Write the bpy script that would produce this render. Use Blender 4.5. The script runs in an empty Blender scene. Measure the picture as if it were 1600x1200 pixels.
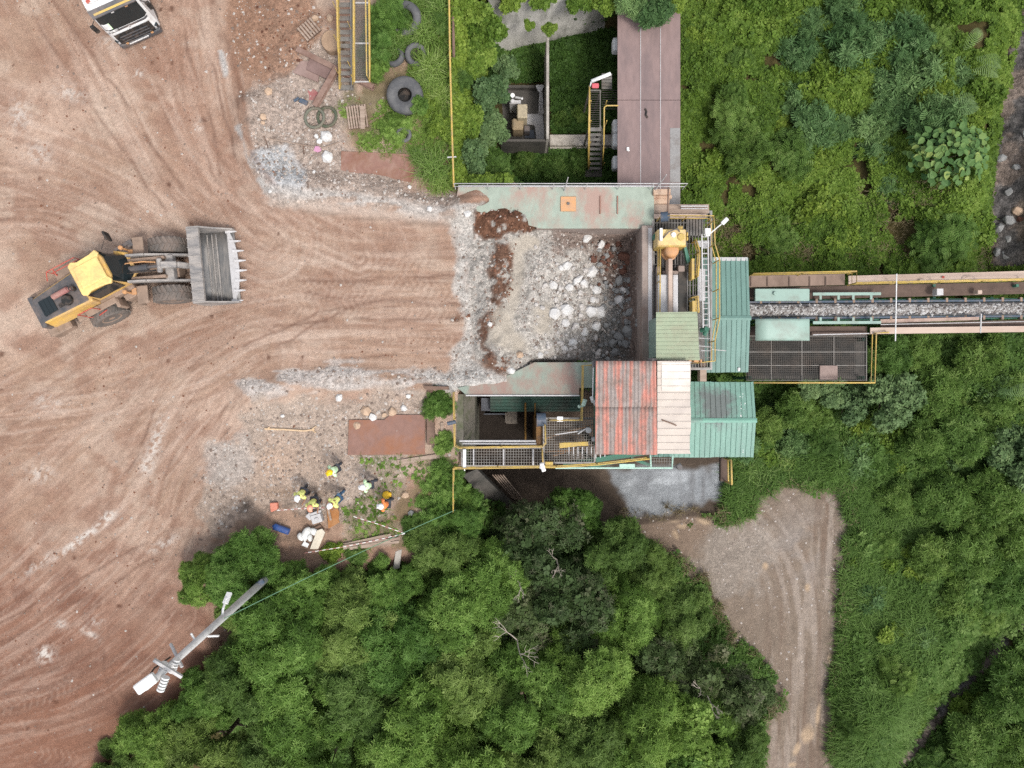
import bpy, math, random
import numpy as np
from mathutils import Vector, Matrix
R = math.radians
scene = bpy.context.scene
COL = scene.collection

# ---------------------------------------------------------------- camera, sky, sun, exposure
H = 34.72                      # flying height above the upper yard, metres
F = 1111.1                     # focal length in photo pixels (1600 wide)
cam_d = bpy.data.cameras.new('camera'); cam_d.sensor_width = 36; cam_d.lens = 25.0
cam_d.clip_start = 0.5; cam_d.clip_end = 2000
cam = bpy.data.objects.new('camera', cam_d); COL.objects.link(cam)
cam.location = (0, 0, H); cam.rotation_euler = (0, 0, 0)
scene.camera = cam

SUN_EL, SUN_AZ = 60.0, 140.0    # azimuth clockwise from +Y
world = bpy.data.worlds.new('World'); scene.world = world; world.use_nodes = True
wn = world.node_tree.nodes; wl = world.node_tree.links
sky = wn.new('ShaderNodeTexSky'); sky.sky_type = 'NISHITA'; sky.sun_disc = False
sky.sun_elevation = R(SUN_EL); sky.sun_rotation = R(SUN_AZ)
sky.air_density = 1.0; sky.dust_density = 3.0; sky.ozone_density = 1.0
hs = wn.new('ShaderNodeHueSaturation'); hs.inputs['Saturation'].default_value = 0.35   # overcast: a greyer sky
wl.new(sky.outputs[0], hs.inputs['Color'])
wl.new(hs.outputs[0], wn['Background'].inputs[0]); wn['Background'].inputs[1].default_value = 0.165
sun_d = bpy.data.lights.new('sun', 'SUN'); sun_d.energy = 1.5; sun_d.angle = R(13); sun_d.color = (1, 0.96, 0.9)
sun = bpy.data.objects.new('sun', sun_d); COL.objects.link(sun)
sun.rotation_euler = (R(90 - SUN_EL), 0, R(180 - SUN_AZ)); sun.location = (0, 0, 60)
scene.view_settings.view_transform = 'Standard'; scene.view_settings.look = 'None'
scene.view_settings.gamma = 1; scene.view_settings.exposure = 0.6
scene.view_settings.use_curve_mapping = False
scene.cycles.max_bounces = 6; scene.cycles.diffuse_bounces = 4; scene.cycles.glossy_bounces = 2
scene.cycles.transmission_bounces = 2; scene.cycles.transparent_max_bounces = 4
scene.cycles.use_denoising = False

# ---------------------------------------------------------------- small helpers
def P(px, py, z=0.0):
    """point at height z standing under photo pixel (px, py)"""
    k = (H - z) / F
    return Vector(((px - 800) * k, (600 - py) * k, z))
def M2(px, z=0.0): return px * (H - z) / F          # pixels -> metres at height z
def lin(c):
    return tuple((x / 12.92 if x <= 0.04045 else ((x + 0.055) / 1.055) ** 2.4) for x in [v / 255 for v in c])

LIN0 = lin
def lin(c, k=0.74): return tuple(v * k for v in LIN0(c))      # measured picture colour -> surface albedo

def value_noise(x, y, seed=0):
    xi = np.floor(x).astype(np.int64); yi = np.floor(y).astype(np.int64)
    xf = x - xi; yf = y - yi
    u = xf * xf * (3 - 2 * xf); v = yf * yf * (3 - 2 * yf)
    def h(a, b):
        n = (a * 374761393 + b * 668265263 + seed * 974634777) & 0x7fffffff
        n = ((n ^ (n >> 13)) * 1274126177) & 0x7fffffff
        n = n ^ (n >> 16)
        return (n & 0xffff) / 65535.0
    a = h(xi, yi); b = h(xi + 1, yi); c = h(xi, yi + 1); d = h(xi + 1, yi + 1)
    return (a * (1 - u) + b * u) * (1 - v) + (c * (1 - u) + d * u) * v
def fbm(x, y, seed=0, oct=4, gain=0.5):
    s = 0; a = 1; t = 0
    for i in range(oct):
        s = s + a * value_noise(x * 2 ** i + 17.3 * i, y * 2 ** i - 9.1 * i, seed + i); t += a; a *= gain
    return s / t
def sstep(a, b, x):
    t = np.clip((x - a) / (b - a), 0, 1); return t * t * (3 - 2 * t)
def poly_sd(px, py, poly):
    """signed distance to polygon, positive inside"""
    d2 = np.full(px.shape, 1e18); inside = np.zeros(px.shape, bool)
    n = len(poly)
    for i in range(n):
        x0, y0 = poly[i]; x1, y1 = poly[(i + 1) % n]
        ex, ey = x1 - x0, y1 - y0
        t = np.clip(((px - x0) * ex + (py - y0) * ey) / (ex * ex + ey * ey + 1e-12), 0, 1)
        d2 = np.minimum(d2, (px - x0 - t * ex) ** 2 + (py - y0 - t * ey) ** 2)
        if y0 != y1:
            c = ((y0 > py) != (y1 > py)) & (px < (x1 - x0) * (py - y0) / (y1 - y0) + x0)
            inside ^= c
    d = np.sqrt(d2); return np.where(inside, d, -d)
def line_ds(px, py, pts):
    """(distance along, signed offset, |offset|) to a polyline"""
    best = np.full(px.shape, 1e18); S = np.zeros(px.shape); D = np.zeros(px.shape); acc = 0
    for (x0, y0), (x1, y1) in zip(pts[:-1], pts[1:]):
        ex, ey = x1 - x0, y1 - y0; L = math.hypot(ex, ey)
        t = np.clip(((px - x0) * ex + (py - y0) * ey) / (L * L), 0, 1)
        d2 = (px - x0 - t * ex) ** 2 + (py - y0 - t * ey) ** 2
        sd = ((px - x0) * ey - (py - y0) * ex) / L
        m = d2 < best
        best = np.where(m, d2, best); S = np.where(m, acc + t * L, S)
        D = np.where(m, np.sign(sd) * np.sqrt(d2), D); acc += L
    return S, D
def smooth_line(pts, n=8):
    """Catmull-Rom through the points"""
    out = []; q = [pts[0]] + list(pts) + [pts[-1]]
    for i in range(1, len(q) - 2):
        for k in range(n):
            t = k / n
            out.append(tuple(0.5 * ((2 * q[i][j]) + (-q[i-1][j] + q[i+1][j]) * t + (2*q[i-1][j] - 5*q[i][j] + 4*q[i+1][j] - q[i+2][j]) * t*t
                       + (-q[i-1][j] + 3*q[i][j] - 3*q[i+1][j] + q[i+2][j]) * t**3) for j in range(len(q[i]))))
    out.append(tuple(pts[-1])); return out

class MB:
    """collects shapes and links them as ONE mesh object"""
    def __init__(s): s.v = []; s.f = []; s.mi = []
    def add(s, vs, fs, mi=0):
        b = len(s.v); s.v += [tuple(v) for v in vs]; s.f += [tuple(i + b for i in f) for f in fs]; s.mi += [mi] * len(fs); return s
    def box(s, c, size, rot=None, mi=0):
        hx, hy, hz = size[0] / 2, size[1] / 2, size[2] / 2
        vs = [Vector((x * hx, y * hy, z * hz)) for z in (-1, 1) for y in (-1, 1) for x in (-1, 1)]
        if rot is not None: vs = [rot @ v for v in vs]
        c = Vector(c); vs = [v + c for v in vs]
        return s.add(vs, [(0,2,3,1), (4,5,7,6), (0,1,5,4), (2,6,7,3), (0,4,6,2), (1,3,7,5)], mi)
    def prism(s, top, depth, mi=0):
        """top: list of Vectors; extruded straight down by depth (or down to z=float list)"""
        top = [Vector(p) for p in top]
        a = sum((top[i].x * top[(i+1) % len(top)].y - top[(i+1) % len(top)].x * top[i].y) for i in range(len(top)))
        if a < 0: top = top[::-1]
        n = len(top); bot = [Vector((p.x, p.y, p.z - depth)) for p in top]
        fs = [tuple(range(n)), tuple(range(2*n - 1, n - 1, -1))] + [(i, n + i, n + (i+1) % n, (i+1) % n) for i in range(n)]
        return s.add(top + bot, fs, mi)
    def pbox(s, x0, y0, x1, y1, z0, z1, mi=0):
        """box whose TOP face at z1 covers the pixel rectangle"""
        return s.prism([P(x0, y0, z1), P(x1, y0, z1), P(x1, y1, z1), P(x0, y1, z1)], z1 - z0, mi)
    def beam(s, p0, p1, w, h, mi=0, up=(0, 0, 1), roll=0):
        p0 = Vector(p0); p1 = Vector(p1); d = p1 - p0; L = d.length; d.normalize()
        up = Vector(up)
        if abs(d.dot(up)) > 0.97: up = Vector((0, 1, 0))
        sd = d.cross(up).normalized(); u = sd.cross(d)
        m = Matrix((d, sd, u)).transposed()
        if roll: m = m @ Matrix.Rotation(roll, 3, 'X')
        return s.box((p0 + p1) / 2, (L, w, h), m, mi)
    def tube(s, pts, r, n=6, closed=False, mi=0, r1=None):
        pts = [Vector(p) for p in pts]; k = len(pts); rings = []; prev = None
        for i, p in enumerate(pts):
            a = pts[(i - 1) % k] if (closed or i > 0) else p
            b = pts[(i + 1) % k] if (closed or i < k - 1) else p
            d = (b - a)
            if d.length < 1e-9: d = Vector((0, 0, 1))
            d.normalize()
            ref = prev if prev is not None else (Vector((0, 0, 1)) if abs(d.z) < 0.9 else Vector((1, 0, 0)))
            x = ref - d * ref.dot(d)
            if x.length < 1e-6: x = d.orthogonal()
            x.normalize(); prev = x; y = d.cross(x)
            rr = r if r1 is None else r + (r1 - r) * i / max(1, k - 1)
            rings.append([p + (x * math.cos(2*math.pi*j/n) + y * math.sin(2*math.pi*j/n)) * rr for j in range(n)])
        fs = []; m = k if closed else k - 1
        for i in range(m):
            for j in range(n):
                a = i * n + j; b = i * n + (j + 1) % n; c = ((i + 1) % k) * n + (j + 1) % n; d = ((i + 1) % k) * n + j
                fs.append((a, b, c, d))
        if not closed: fs += [tuple(range(n))[::-1], tuple((k - 1) * n + j for j in range(n))]
        return s.add([v for rg in rings for v in rg], fs, mi)
    def cyl(s, p0, p1, r0, r1=None, n=16, mi=0): return s.tube([p0, p1], r0, n, False, mi, r0 if r1 is None else r1)
    def lathe(s, prof, o=(0, 0, 0), rot=None, n=24, mi=0, cap=True):
        """profile (r, h) turned about local Z"""
        o = Vector(o); vs = []; k = len(prof)
        for (r, h) in prof:
            for j in range(n):
                v = Vector((r * math.cos(2*math.pi*j/n), r * math.sin(2*math.pi*j/n), h))
                vs.append((rot @ v if rot is not None else v) + o)
        fs = [(i*n + j, i*n + (j+1) % n, (i+1)*n + (j+1) % n, (i+1)*n + j) for i in range(k - 1) for j in range(n)]
        if cap and prof[0][0] > 1e-4: fs.append(tuple(range(n))[::-1])
        if cap and prof[-1][0] > 1e-4: fs.append(tuple((k-1)*n + j for j in range(n)))
        return s.add(vs, fs, mi)
    def grid(s, fn, nu, nv, mi=0):
        vs = [fn(i / nu, j / nv) for j in range(nv + 1) for i in range(nu + 1)]; w = nu + 1
        return s.add(vs, [(j*w + i, j*w + i + 1, (j+1)*w + i + 1, (j+1)*w + i) for j in range(nv) for i in range(nu)], mi)
    def build(s, name, mats, parent=None, smooth=False, bevel=0, local=False, seg=1, solid=0, origin=None):
        if not isinstance(mats, (list, tuple)): mats = [mats]
        off = Vector((0, 0, 0)); loc = None
        if parent is not None:
            if not local:
                q = parent
                while q is not None: off = off + q.location; q = q.parent
        elif not local:
            if origin is None:
                a = np.array(s.v); loc = Vector(((a[:,0].min() + a[:,0].max()) / 2, (a[:,1].min() + a[:,1].max()) / 2, a[:,2].min()))
            else: loc = Vector(origin)
            off = loc
        me = bpy.data.meshes.new(name)
        me.from_pydata([(v[0] - off.x, v[1] - off.y, v[2] - off.z) for v in s.v], [], s.f)
        for m in mats: me.materials.append(m)
        if len(mats) > 1: me.polygons.foreach_set('material_index', s.mi)
        if smooth: me.polygons.foreach_set('use_smooth', [True] * len(s.f))
        me.update()
        o = bpy.data.objects.new(name, me); COL.objects.link(o)
        if loc is not None: o.location = loc
        if parent is not None: o.parent = parent
        if solid:
            q = o.modifiers.new('solid', 'SOLIDIFY'); q.thickness = solid; q.offset = -1
        if bevel:
            b = o.modifiers.new('bevel', 'BEVEL'); b.width = bevel; b.segments = seg; b.limit_method = 'ANGLE'; b.angle_limit = R(40)
        return o

def tag(o, label=None, cat=None, group=None, kind=None):
    if label: o['label'] = label
    if cat: o['category'] = cat
    if group: o['group'] = group
    if kind: o['kind'] = kind
    return o
def thing(name, loc, label, cat, group=None, rz=0):
    o = bpy.data.objects.new(name, None); COL.objects.link(o); o.location = loc; o.rotation_euler = (0, 0, rz)
    o.empty_display_size = 0.3
    return tag(o, label, cat, group)
def copy_tree(o, loc=None, rz=None, label=None, scale=None, group=None):
    c = o.copy(); COL.objects.link(c)
    if loc is not None: c.location = loc
    if rz is not None: c.rotation_euler = (0, 0, rz)
    if scale is not None: c.scale = scale
    if label: c['label'] = label
    if group: c['group'] = group
    for ch in o.children:
        d = ch.copy(); COL.objects.link(d); d.parent = c
        for g in ch.children:
            e = g.copy(); COL.objects.link(e); e.parent = d
    return c

# ---------------------------------------------------------------- materials
def nt_of(name):
    m = bpy.data.materials.new(name); m.use_nodes = True
    t = m.node_tree; return m, t, t.nodes, t.links, t.nodes['Principled BSDF']
def ramp(n, stops):
    r = n.new('ShaderNodeValToRGB'); e = r.color_ramp.elements
    e[0].position, e[0].color = stops[0][0], (*stops[0][1], 1); e[1].position, e[1].color = stops[-1][0], (*stops[-1][1], 1)
    for p, c in stops[1:-1]:
        q = e.new(p); q.color = (*c, 1)
    return r
def noise(n, l, co, scale, detail=4, rough=0.6, vec=None):
    t = n.new('ShaderNodeTexNoise'); t.inputs['Scale'].default_value = scale; t.inputs['Detail'].default_value = detail
    t.inputs['Roughness'].default_value = rough
    if vec is not None:
        mp = n.new('ShaderNodeMapping'); mp.inputs['Scale'].default_value = vec; l.new(co, mp.inputs['Vector']); co = mp.outputs[0]
    l.new(co, t.inputs['Vector']); return t.outputs['Fac']
def mixc(n, l, fac, a, b, mode='MIX'):
    m = n.new('ShaderNodeMix'); m.data_type = 'RGBA'; m.blend_type = mode
    for sock, v in ((m.inputs['Factor'], fac), (m.inputs[6], a), (m.inputs[7], b)):
        if isinstance(v, (int, float)): sock.default_value = v
        elif isinstance(v, tuple): sock.default_value = (*v, 1)
        else: l.new(v, sock)
    return m.outputs[2]
def mrange(n, l, v, a, b, c=0, d=1):
    m = n.new('ShaderNodeMapRange'); l.new(v, m.inputs[0])
    for i, x in zip((1, 2, 3, 4), (a, b, c, d)): m.inputs[i].default_value = x
    return m.outputs[0]
MATS = {}
def mat(name, c, rough=0.6, metal=0.0, dirt=None, amt=0.5, scale=1.5, var=0.15, bump=0.0, stretch=None, c2=None, lo=0.45, hi=0.65, spec=0.3):
    """painted / dirty surface: base colour c with fine variation, patches of dirt colour, optional bump"""
    if name in MATS: return MATS[name]
    m, t, n, l, b = nt_of(name)
    co = n.new('ShaderNodeTexCoord').outputs['Object']
    f1 = noise(n, l, co, scale * 6, 5, 0.65, stretch)
    g = mrange(n, l, f1, 0.25, 0.75, 1 - var, 1 + var)
    base = mixc(n, l, 1.0, c, g, 'MULTIPLY')
    if c2 is not None:
        f3 = noise(n, l, co, scale * 2.2, 3, 0.5, stretch)
        base = mixc(n, l, mrange(n, l, f3, 0.45, 0.6), base, c2)
    if dirt is not None:
        f2 = noise(n, l, co, scale, 6, 0.7, stretch)
        base = mixc(n, l, mrange(n, l, f2, lo, hi, 0, amt), base, dirt)
    l.new(base, b.inputs['Base Color'])
    b.inputs['Roughness'].default_value = rough; b.inputs['Metallic'].default_value = metal
    b.inputs['Specular IOR Level'].default_value = spec
    if bump:
        bp = n.new('ShaderNodeBump'); bp.inputs['Strength'].default_value = bump; bp.inputs['Distance'].default_value = 0.02
        l.new(f1, bp.inputs['Height']); l.new(bp.outputs[0], b.inputs['Normal'])
    MATS[name] = m; return m
def leaf_mat(name, a, b2, c, trans=0.3):
    """foliage: three greens picked by the face attribute v and by object"""
    m, t, n, l, b = nt_of(name)
    at = n.new('ShaderNodeAttribute'); at.attribute_name = 'v'
    oi = n.new('ShaderNodeObjectInfo')
    r = ramp(n, [(0.0, a), (0.5, b2), (1.0, c)]); l.new(at.outputs['Fac'], r.inputs[0])
    hv = n.new('ShaderNodeHueSaturation')
    l.new(mrange(n, l, oi.outputs['Random'], 0, 1, 0.478, 0.503), hv.inputs['Hue'])
    l.new(mrange(n, l, oi.outputs['Random'], 0, 1, 1.2, 0.8), hv.inputs['Value'])
    l.new(r.outputs[0], hv.inputs['Color'])
    l.new(hv.outputs[0], b.inputs['Base Color']); b.inputs['Roughness'].default_value = 0.6; b.inputs['Specular IOR Level'].default_value = 0.2
    tr = n.new('ShaderNodeBsdfTranslucent'); l.new(hv.outputs[0], tr.inputs['Color'])
    ms = n.new('ShaderNodeMixShader'); ms.inputs[0].default_value = trans
    l.new(b.outputs[0], ms.inputs[1]); l.new(tr.outputs[0], ms.inputs[2])
    l.new(ms.outputs[0], n['Material Output'].inputs['Surface'])
    MATS[name] = m; return m

DUST = lin((175, 150, 132)); RUSTC = lin((120, 84, 66))
m_yellow = mat('yellow_paint', (0.50, 0.35, 0.09), 0.55, dirt=(0.30, 0.22, 0.13), amt=0.9, scale=3, lo=0.42, hi=0.7)
m_cream = mat('cream_yellow_paint', (0.62, 0.46, 0.20), 0.5, dirt=DUST, amt=0.5, scale=2)
m_loader = mat('loader_yellow', (0.60, 0.37, 0.085), 0.5, dirt=lin((190,160,130)), amt=0.85, scale=1.3, lo=0.34, hi=0.7)
m_loadcab = mat('loader_pale_yellow', (0.74, 0.53, 0.20), 0.45, dirt=lin((205,170,125)), amt=0.7, scale=1.2)
m_dgrey = mat('dark_grey_paint', (0.075, 0.075, 0.08), 0.5, dirt=DUST, amt=0.35, scale=1.5, lo=0.42)
m_black = mat('black_rubber', (0.018, 0.018, 0.018), 0.7, dirt=DUST, amt=0.25, scale=3)
m_tyre = mat('dusty_tyre', (0.115, 0.104, 0.094), 0.85, dirt=lin((150,130,118)), amt=0.6, scale=1.6, lo=0.4, bump=0.3)
m_oldtyre = mat('old_tyre', (0.075, 0.076, 0.08), 0.85, dirt=(0.17,0.165,0.16), amt=0.6, scale=1.5, lo=0.4, bump=0.3)
m_glass = mat('dark_glass', (0.012, 0.018, 0.02), 0.12, spec=0.6, var=0.05)
m_steel = mat('worn_steel', (0.27, 0.26, 0.25), 0.5, 0.4, dirt=(0.16,0.13,0.11), amt=0.6, scale=1.6, bump=0.2)
m_bucket = mat('bucket_steel', (0.33, 0.30, 0.275), 0.65, 0.1, dirt=(0.14,0.14,0.145), amt=0.8, scale=1.3, stretch=(1,3,1), lo=0.42)
m_bucketin = mat('bucket_inner_steel', (0.15, 0.15, 0.15), 0.5, 0.3, dirt=(0.33,0.30,0.27), amt=0.7, scale=1.5, stretch=(4,0.6,1), lo=0.42)
m_dust = mat('dust_covered_metal', lin((165,142,125)), 0.9, dirt=(0.12,0.09,0.07), amt=0.5, scale=1.5)
m_white = mat('white_paint', (0.72, 0.72, 0.71), 0.5, dirt=(0.35,0.31,0.28), amt=0.4, scale=2)
m_red = mat('red_paint', (0.45, 0.07, 0.05), 0.5, dirt=DUST, amt=0.4, scale=2)
m_orange = mat('orange_plastic', (0.75, 0.16, 0.06), 0.5)
m_concrete = mat('concrete', (0.40, 0.37, 0.33), 0.9, dirt=(0.13,0.11,0.09), amt=0.75, scale=0.7, bump=0.25, lo=0.45, hi=0.7)
m_rim = mat('dusty_concrete_rim', lin((170,155,146)), 0.9, dirt=lin((120,92,78)), amt=0.7, scale=0.5, bump=0.2, stretch=(1,0.6,1))
m_oldconc = mat('stained_concrete', (0.50, 0.48, 0.44), 0.95, dirt=(0.07,0.075,0.05), amt=0.8, scale=0.5, bump=0.4, stretch=(1,1,0.35), lo=0.45, hi=0.62)
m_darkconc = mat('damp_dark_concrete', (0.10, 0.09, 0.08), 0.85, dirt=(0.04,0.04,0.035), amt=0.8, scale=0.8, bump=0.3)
m_rust = mat('rusted_plate', lin((152,116,103)), 0.85, dirt=lin((138,96,76)), amt=0.8, scale=0.9, bump=0.2, c2=lin((164,132,118)))
m_rustb = mat('rusted_plate_dark', lin((150,116,104)), 0.85, dirt=lin((160,108,78)), amt=0.8, scale=0.5, bump=0.2)
m_browndeck = mat('brown_deck_plate', lin((150,128,124)), 0.75, dirt=lin((118,104,104)), amt=0.7, scale=0.45, bump=0.1, stretch=(1.6,0.5,1))
m_greendeck = mat('green_steel_plate', lin((160,172,158)), 0.6, dirt=lin((172,140,128)), amt=0.9, scale=0.5, bump=0.1, lo=0.44, hi=0.6, stretch=(1,0.6,1))
m_teal = mat('teal_roof_sheet', lin((120,154,144)), 0.55, dirt=lin((92,110,104)), amt=0.7, scale=0.45, stretch=(1,0.25,1), var=0.08)
m_teal2 = mat('bright_teal_roof_sheet', lin((128,176,158)), 0.5, dirt=lin((124,126,124)), amt=0.9, scale=0.28, lo=0.5, hi=0.62, var=0.1)
m_ltgreen = mat('pale_green_paint', lin((160,186,174)), 0.5, dirt=lin((140,140,130)), amt=0.5, scale=1, var=0.06)
m_sage = mat('sage_roof_sheet', lin((160,172,144)), 0.6, dirt=lin((150,130,112)), amt=0.4, scale=0.8, var=0.06)
m_creamroof = mat('cream_roof_sheet', lin((212,200,188)), 0.6, dirt=lin((196,184,176)), amt=0.6, scale=0.5, var=0.05)
m_dkgreen = mat('dark_green_sheet', (0.03, 0.075, 0.055), 0.6, dirt=(0.06,0.055,0.045), amt=0.6, scale=1)
m_green = mat('green_paint', (0.05, 0.16, 0.11), 0.55, dirt=(0.1,0.09,0.08), amt=0.4, scale=1.5)
m_mint = mat('mint_pipe_paint', (0.38, 0.55, 0.47), 0.5)
m_grate = mat('dark_grating', (0.05, 0.047, 0.043), 0.7, 0.2, dirt=(0.13,0.10,0.08), amt=0.5, scale=1)
m_gratel = mat('grey_grating', (0.20, 0.19, 0.175), 0.6, 0.3, dirt=(0.13,0.10,0.08), amt=0.6, scale=1)
m_wood = mat('weathered_wood', lin((178,158,142)), 0.85, dirt=lin((120,98,84)), amt=0.6, scale=1.4, stretch=(0.3,3,1), bump=0.2)
m_darkwood = mat('old_brown_timber', lin((132,108,94)), 0.85, dirt=lin((88,70,60)), amt=0.7, scale=1.2, bump=0.2)
m_belt = mat('conveyor_belt_rubber', (0.05, 0.05, 0.055), 0.7, dirt=(0.16,0.15,0.15), amt=0.5, scale=1.5)
m_beige = mat('beige_walk_plate', lin((208,186,170)), 0.7, dirt=lin((176,148,130)), amt=0.6, scale=0.7, stretch=(0.3,1,1), var=0.06)
m_dkwalk = mat('dark_brown_walk_plate', lin((108,90,80)), 0.85, dirt=lin((74,62,56)), amt=0.7, scale=0.8)
m_skin = mat('skin', (0.30, 0.16, 0.10), 0.6)
m_hiviz = mat('hi_vis_yellow_cloth', (0.72, 0.76, 0.24), 0.8)
m_hivizg = mat('hi_vis_green_cloth', (0.60, 0.82, 0.52), 0.8)
m_hivizo = mat('hi_vis_orange_cloth', (0.80, 0.25, 0.08), 0.8)
m_navy = mat('navy_cloth', (0.045, 0.048, 0.058), 0.85)
m_jeans = mat('blue_jeans_cloth', (0.05, 0.10, 0.17), 0.85)
m_boot = mat('boot_leather', (0.02, 0.017, 0.015), 0.7)
m_blue = mat('blue_plastic', (0.03, 0.085, 0.27), 0.5, dirt=DUST, amt=0.3, scale=3)
m_bluegrey = mat('blue_grey_drum', (0.06, 0.085, 0.12), 0.5, dirt=DUST, amt=0.3, scale=3)
m_copper = mat('dusty_orange_motor', lin((214,160,110)), 0.6, dirt=DUST, amt=0.5, scale=3)
m_galv = mat('pale_grey_metal', (0.47, 0.46, 0.46), 0.5, dirt=(0.3,0.27,0.25), amt=0.4, scale=1.5)
m_bark = mat('bark', (0.16, 0.12, 0.09), 0.9, dirt=(0.08,0.06,0.045), amt=0.7, scale=3, bump=0.4)
m_deadwood = mat('bleached_dead_wood', (0.36, 0.31, 0.26), 0.9, var=0.2)
m_fibc = mat('white_woven_plastic', (0.66, 0.66, 0.64), 0.85, dirt=(0.3,0.28,0.25), amt=0.5, scale=3, bump=0.3)
# ================================================================ TERRAIN
PLATEAU = [(-9000,-9000),(712,-9000),(712,292),(1008,292),(1008,606),(716,606),(716,735),(704,800),(640,850),(560,872),(480,880),
           (330,848),(305,1000),(240,1110),(160,1170),(40,1260),(-200,1500),(-9000,9000)]
BANK = [(700,-9000),(712,0),(775,-14),(800,-20),(960,-50),(1080,-40),(1160,-200),(1500,-9000)]
HOPPER = [(742,322),(800,318),(850,352),(1003,356),(1003,570),(850,570),(800,590),(742,560),(730,440)]
ROAD = smooth_line([(970,806),(985,850),(1060,872),(1110,945),(1160,1010),(1205,1080),(1195,1150),(1170,1320),(1310,1320),(1306,1180),(1300,1100),
        (1312,1000),(1320,900),(1328,810),(1312,768),(1250,752),(1200,765),(1155,812),(1120,806),(1060,800)], 4)
YARD = [(728,600),(1100,600),(1138,700),(1133,770),(1126,800),(1060,812),(1000,820),(960,838),(905,800),(880,782),(800,800),(760,770),(735,735)]
CREEK = smooth_line([(1640,-160),(1618,40),(1588,180),(1574,300),(1572,390),(1590,480),(1650,600),(1700,800),(1625,940),(1540,1030),(1470,1110),(1400,1200),(1330,1330)], 5)
def to_px(X, Y, Z): 
    k = F / (H - Z); return 800 + X * k, 600 - Y * k
def soft_blob(px, py, cx, cy, rx, ry, rot=0):
    c, s = math.cos(rot), math.sin(rot); dx, dy = px - cx, py - cy
    return np.exp(-(((dx*c + dy*s) / rx) ** 2 + ((-dx*s + dy*c) / ry) ** 2))
UBERM = smooth_line([(392,170),(400,240),(440,292),(520,300),(620,312),(700,332),(745,312)], 5)
LBERM = smooth_line([(390,612),(480,598),(580,590),(660,600),(735,598)], 5)
def height(X, Y):
    px, py = to_px(X, Y, 0.0)
    sA = poly_sd(px, py, PLATEAU) * H / F; sB = poly_sd(px, py, BANK) * H / F
    n1 = fbm(X * 0.25, Y * 0.25, 3, 4); n2 = fbm(X * 1.3, Y * 1.3, 8, 3)
    qx, qy = to_px(X, Y, -6.5)
    low = -6.5 + 0 * X
    pit = sstep(700, 770, px) * sstep(1080, 1040, px) * sstep(320, 300, py)
    low = low + 0.9 * pit
    flat = np.maximum(sstep(-40, 10, poly_sd(qx, qy, ROAD)), sstep(-30, 5, poly_sd(qx, qy, YARD)))
    low = low + (1 - flat) * ((n1 - 0.5) * 1.6 + (n2 - 0.5) * 0.5) * (1 - 0.7 * pit) + flat * (n2 - 0.5) * 0.12
    s, d = line_ds(qx, qy, CREEK)
    low = low - (1.6 * (qy < 430) + .5 * (qy >= 430)) * np.exp(-(d / 45) ** 2) + 0.22 * (n2 - .5) * np.exp(-(d / 50) ** 2) * 2
    low = low + 0.9 * np.exp(-((np.abs(d) - 110) / 60) ** 2) * (1 - flat)
    hA = (fbm(X * 0.2, Y * 0.2, 21, 3) - 0.5) * 0.16 + (fbm(X * 1.6, Y * 1.6, 22, 3) - 0.5) * 0.05
    for ln, hh, w in ((UBERM, 0.55, 24), (LBERM, 0.34, 17)):
        s, d = line_ds(px, py, ln)
        hA = hA + hh * np.exp(-(d / w) ** 2) * (0.65 + 0.7 * fbm(px * 0.02, py * 0.05, 31, 3))
    hA = hA + 0.5 * soft_blob(px, py, 735, 330, 40, 22) + 0.45 * soft_blob(px, py, 770, 592, 36, 20)
    hA = hA + 0.5 * soft_blob(px, py, 470, 60, 60, 70) * fbm(X * 1.1, Y * 1.1, 61, 3)
    # the rubble filling the hopper: slopes down to the far wall
    sh = sstep(-6, 10, poly_sd(px, py, HOPPER))
    pile = -1.9 * sstep(790, 985, px) - 0.4 * sstep(900, 990, px) * sstep(520, 400, py) + 0.55 * soft_blob(px, py, 795, 345, 48, 26) \
           + 0.45 * soft_blob(px, py, 885, 470, 70, 80) + (fbm(X * 0.9, Y * 0.9, 41, 4) - 0.5) * 0.7 + (fbm(X * 4, Y * 4, 42, 2) - 0.5) * 0.14
    pile = pile + 0.28 * soft_blob(px, py, 782, 425, 14, 60) + 0.3 * soft_blob(px, py, 775, 545, 25, 40)
    hA = hA * (1 - sh) + pile * sh
    # under the steel wings the fill is low
    wing = np.maximum(sstep(838, 872, px + (py - 300) * -0.9 + 25) * sstep(360, 354, py) * sstep(282, 290, py),
                      sstep(822, 850, px + (py - 565) * 0.9) * sstep(560, 566, py) * sstep(628, 618, py)) * sstep(1040, 1010, px)
    hA = hA * (1 - wing) - 1.3 * wing
    # ruts of the wheel tracks
    w = 0.3 + 5.2 * sstep(745, 850, py) + 2.2 * sstep(300, 280, py) * sstep(640, 700, px) * sstep(830, 790, px)
    tA = sstep(-1, 0, sA / w) if np.isscalar(w) else np.clip(sA / w + 1, 0, 1)
    tA = tA * tA * (3 - 2 * tA)
    tB = sstep(-0.25, 0, sB)
    h = low + (hA - low) * tA
    hb = -0.4 - 2.2 * sstep(780, 1000, px) + (n2 - .5) * 0.5
    h = np.where((tA < 0.5) & (sB > -0.3), np.maximum(h, low + (hb - low) * tB), h)
    return h

def arr(a, b, st): return np.linspace(a, b, int(round((b - a) / st)) + 1)
gx = np.concatenate([[-420, -200, -100, -60, -42], arr(-33, 33, 0.09), [42, 60, 100, 200, 420]])
gy = np.concatenate([[-420, -200, -100, -60, -38], arr(-25, 25, 0.09), [38, 60, 100, 200, 420]])
GX, GY = np.meshgrid(gx, gy); GZ = height(GX, GY)
far = np.maximum(sstep(34, 60, np.abs(GX)), sstep(26, 60, np.abs(GY)))
px, py = to_px(GX, GY, GZ)

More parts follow.
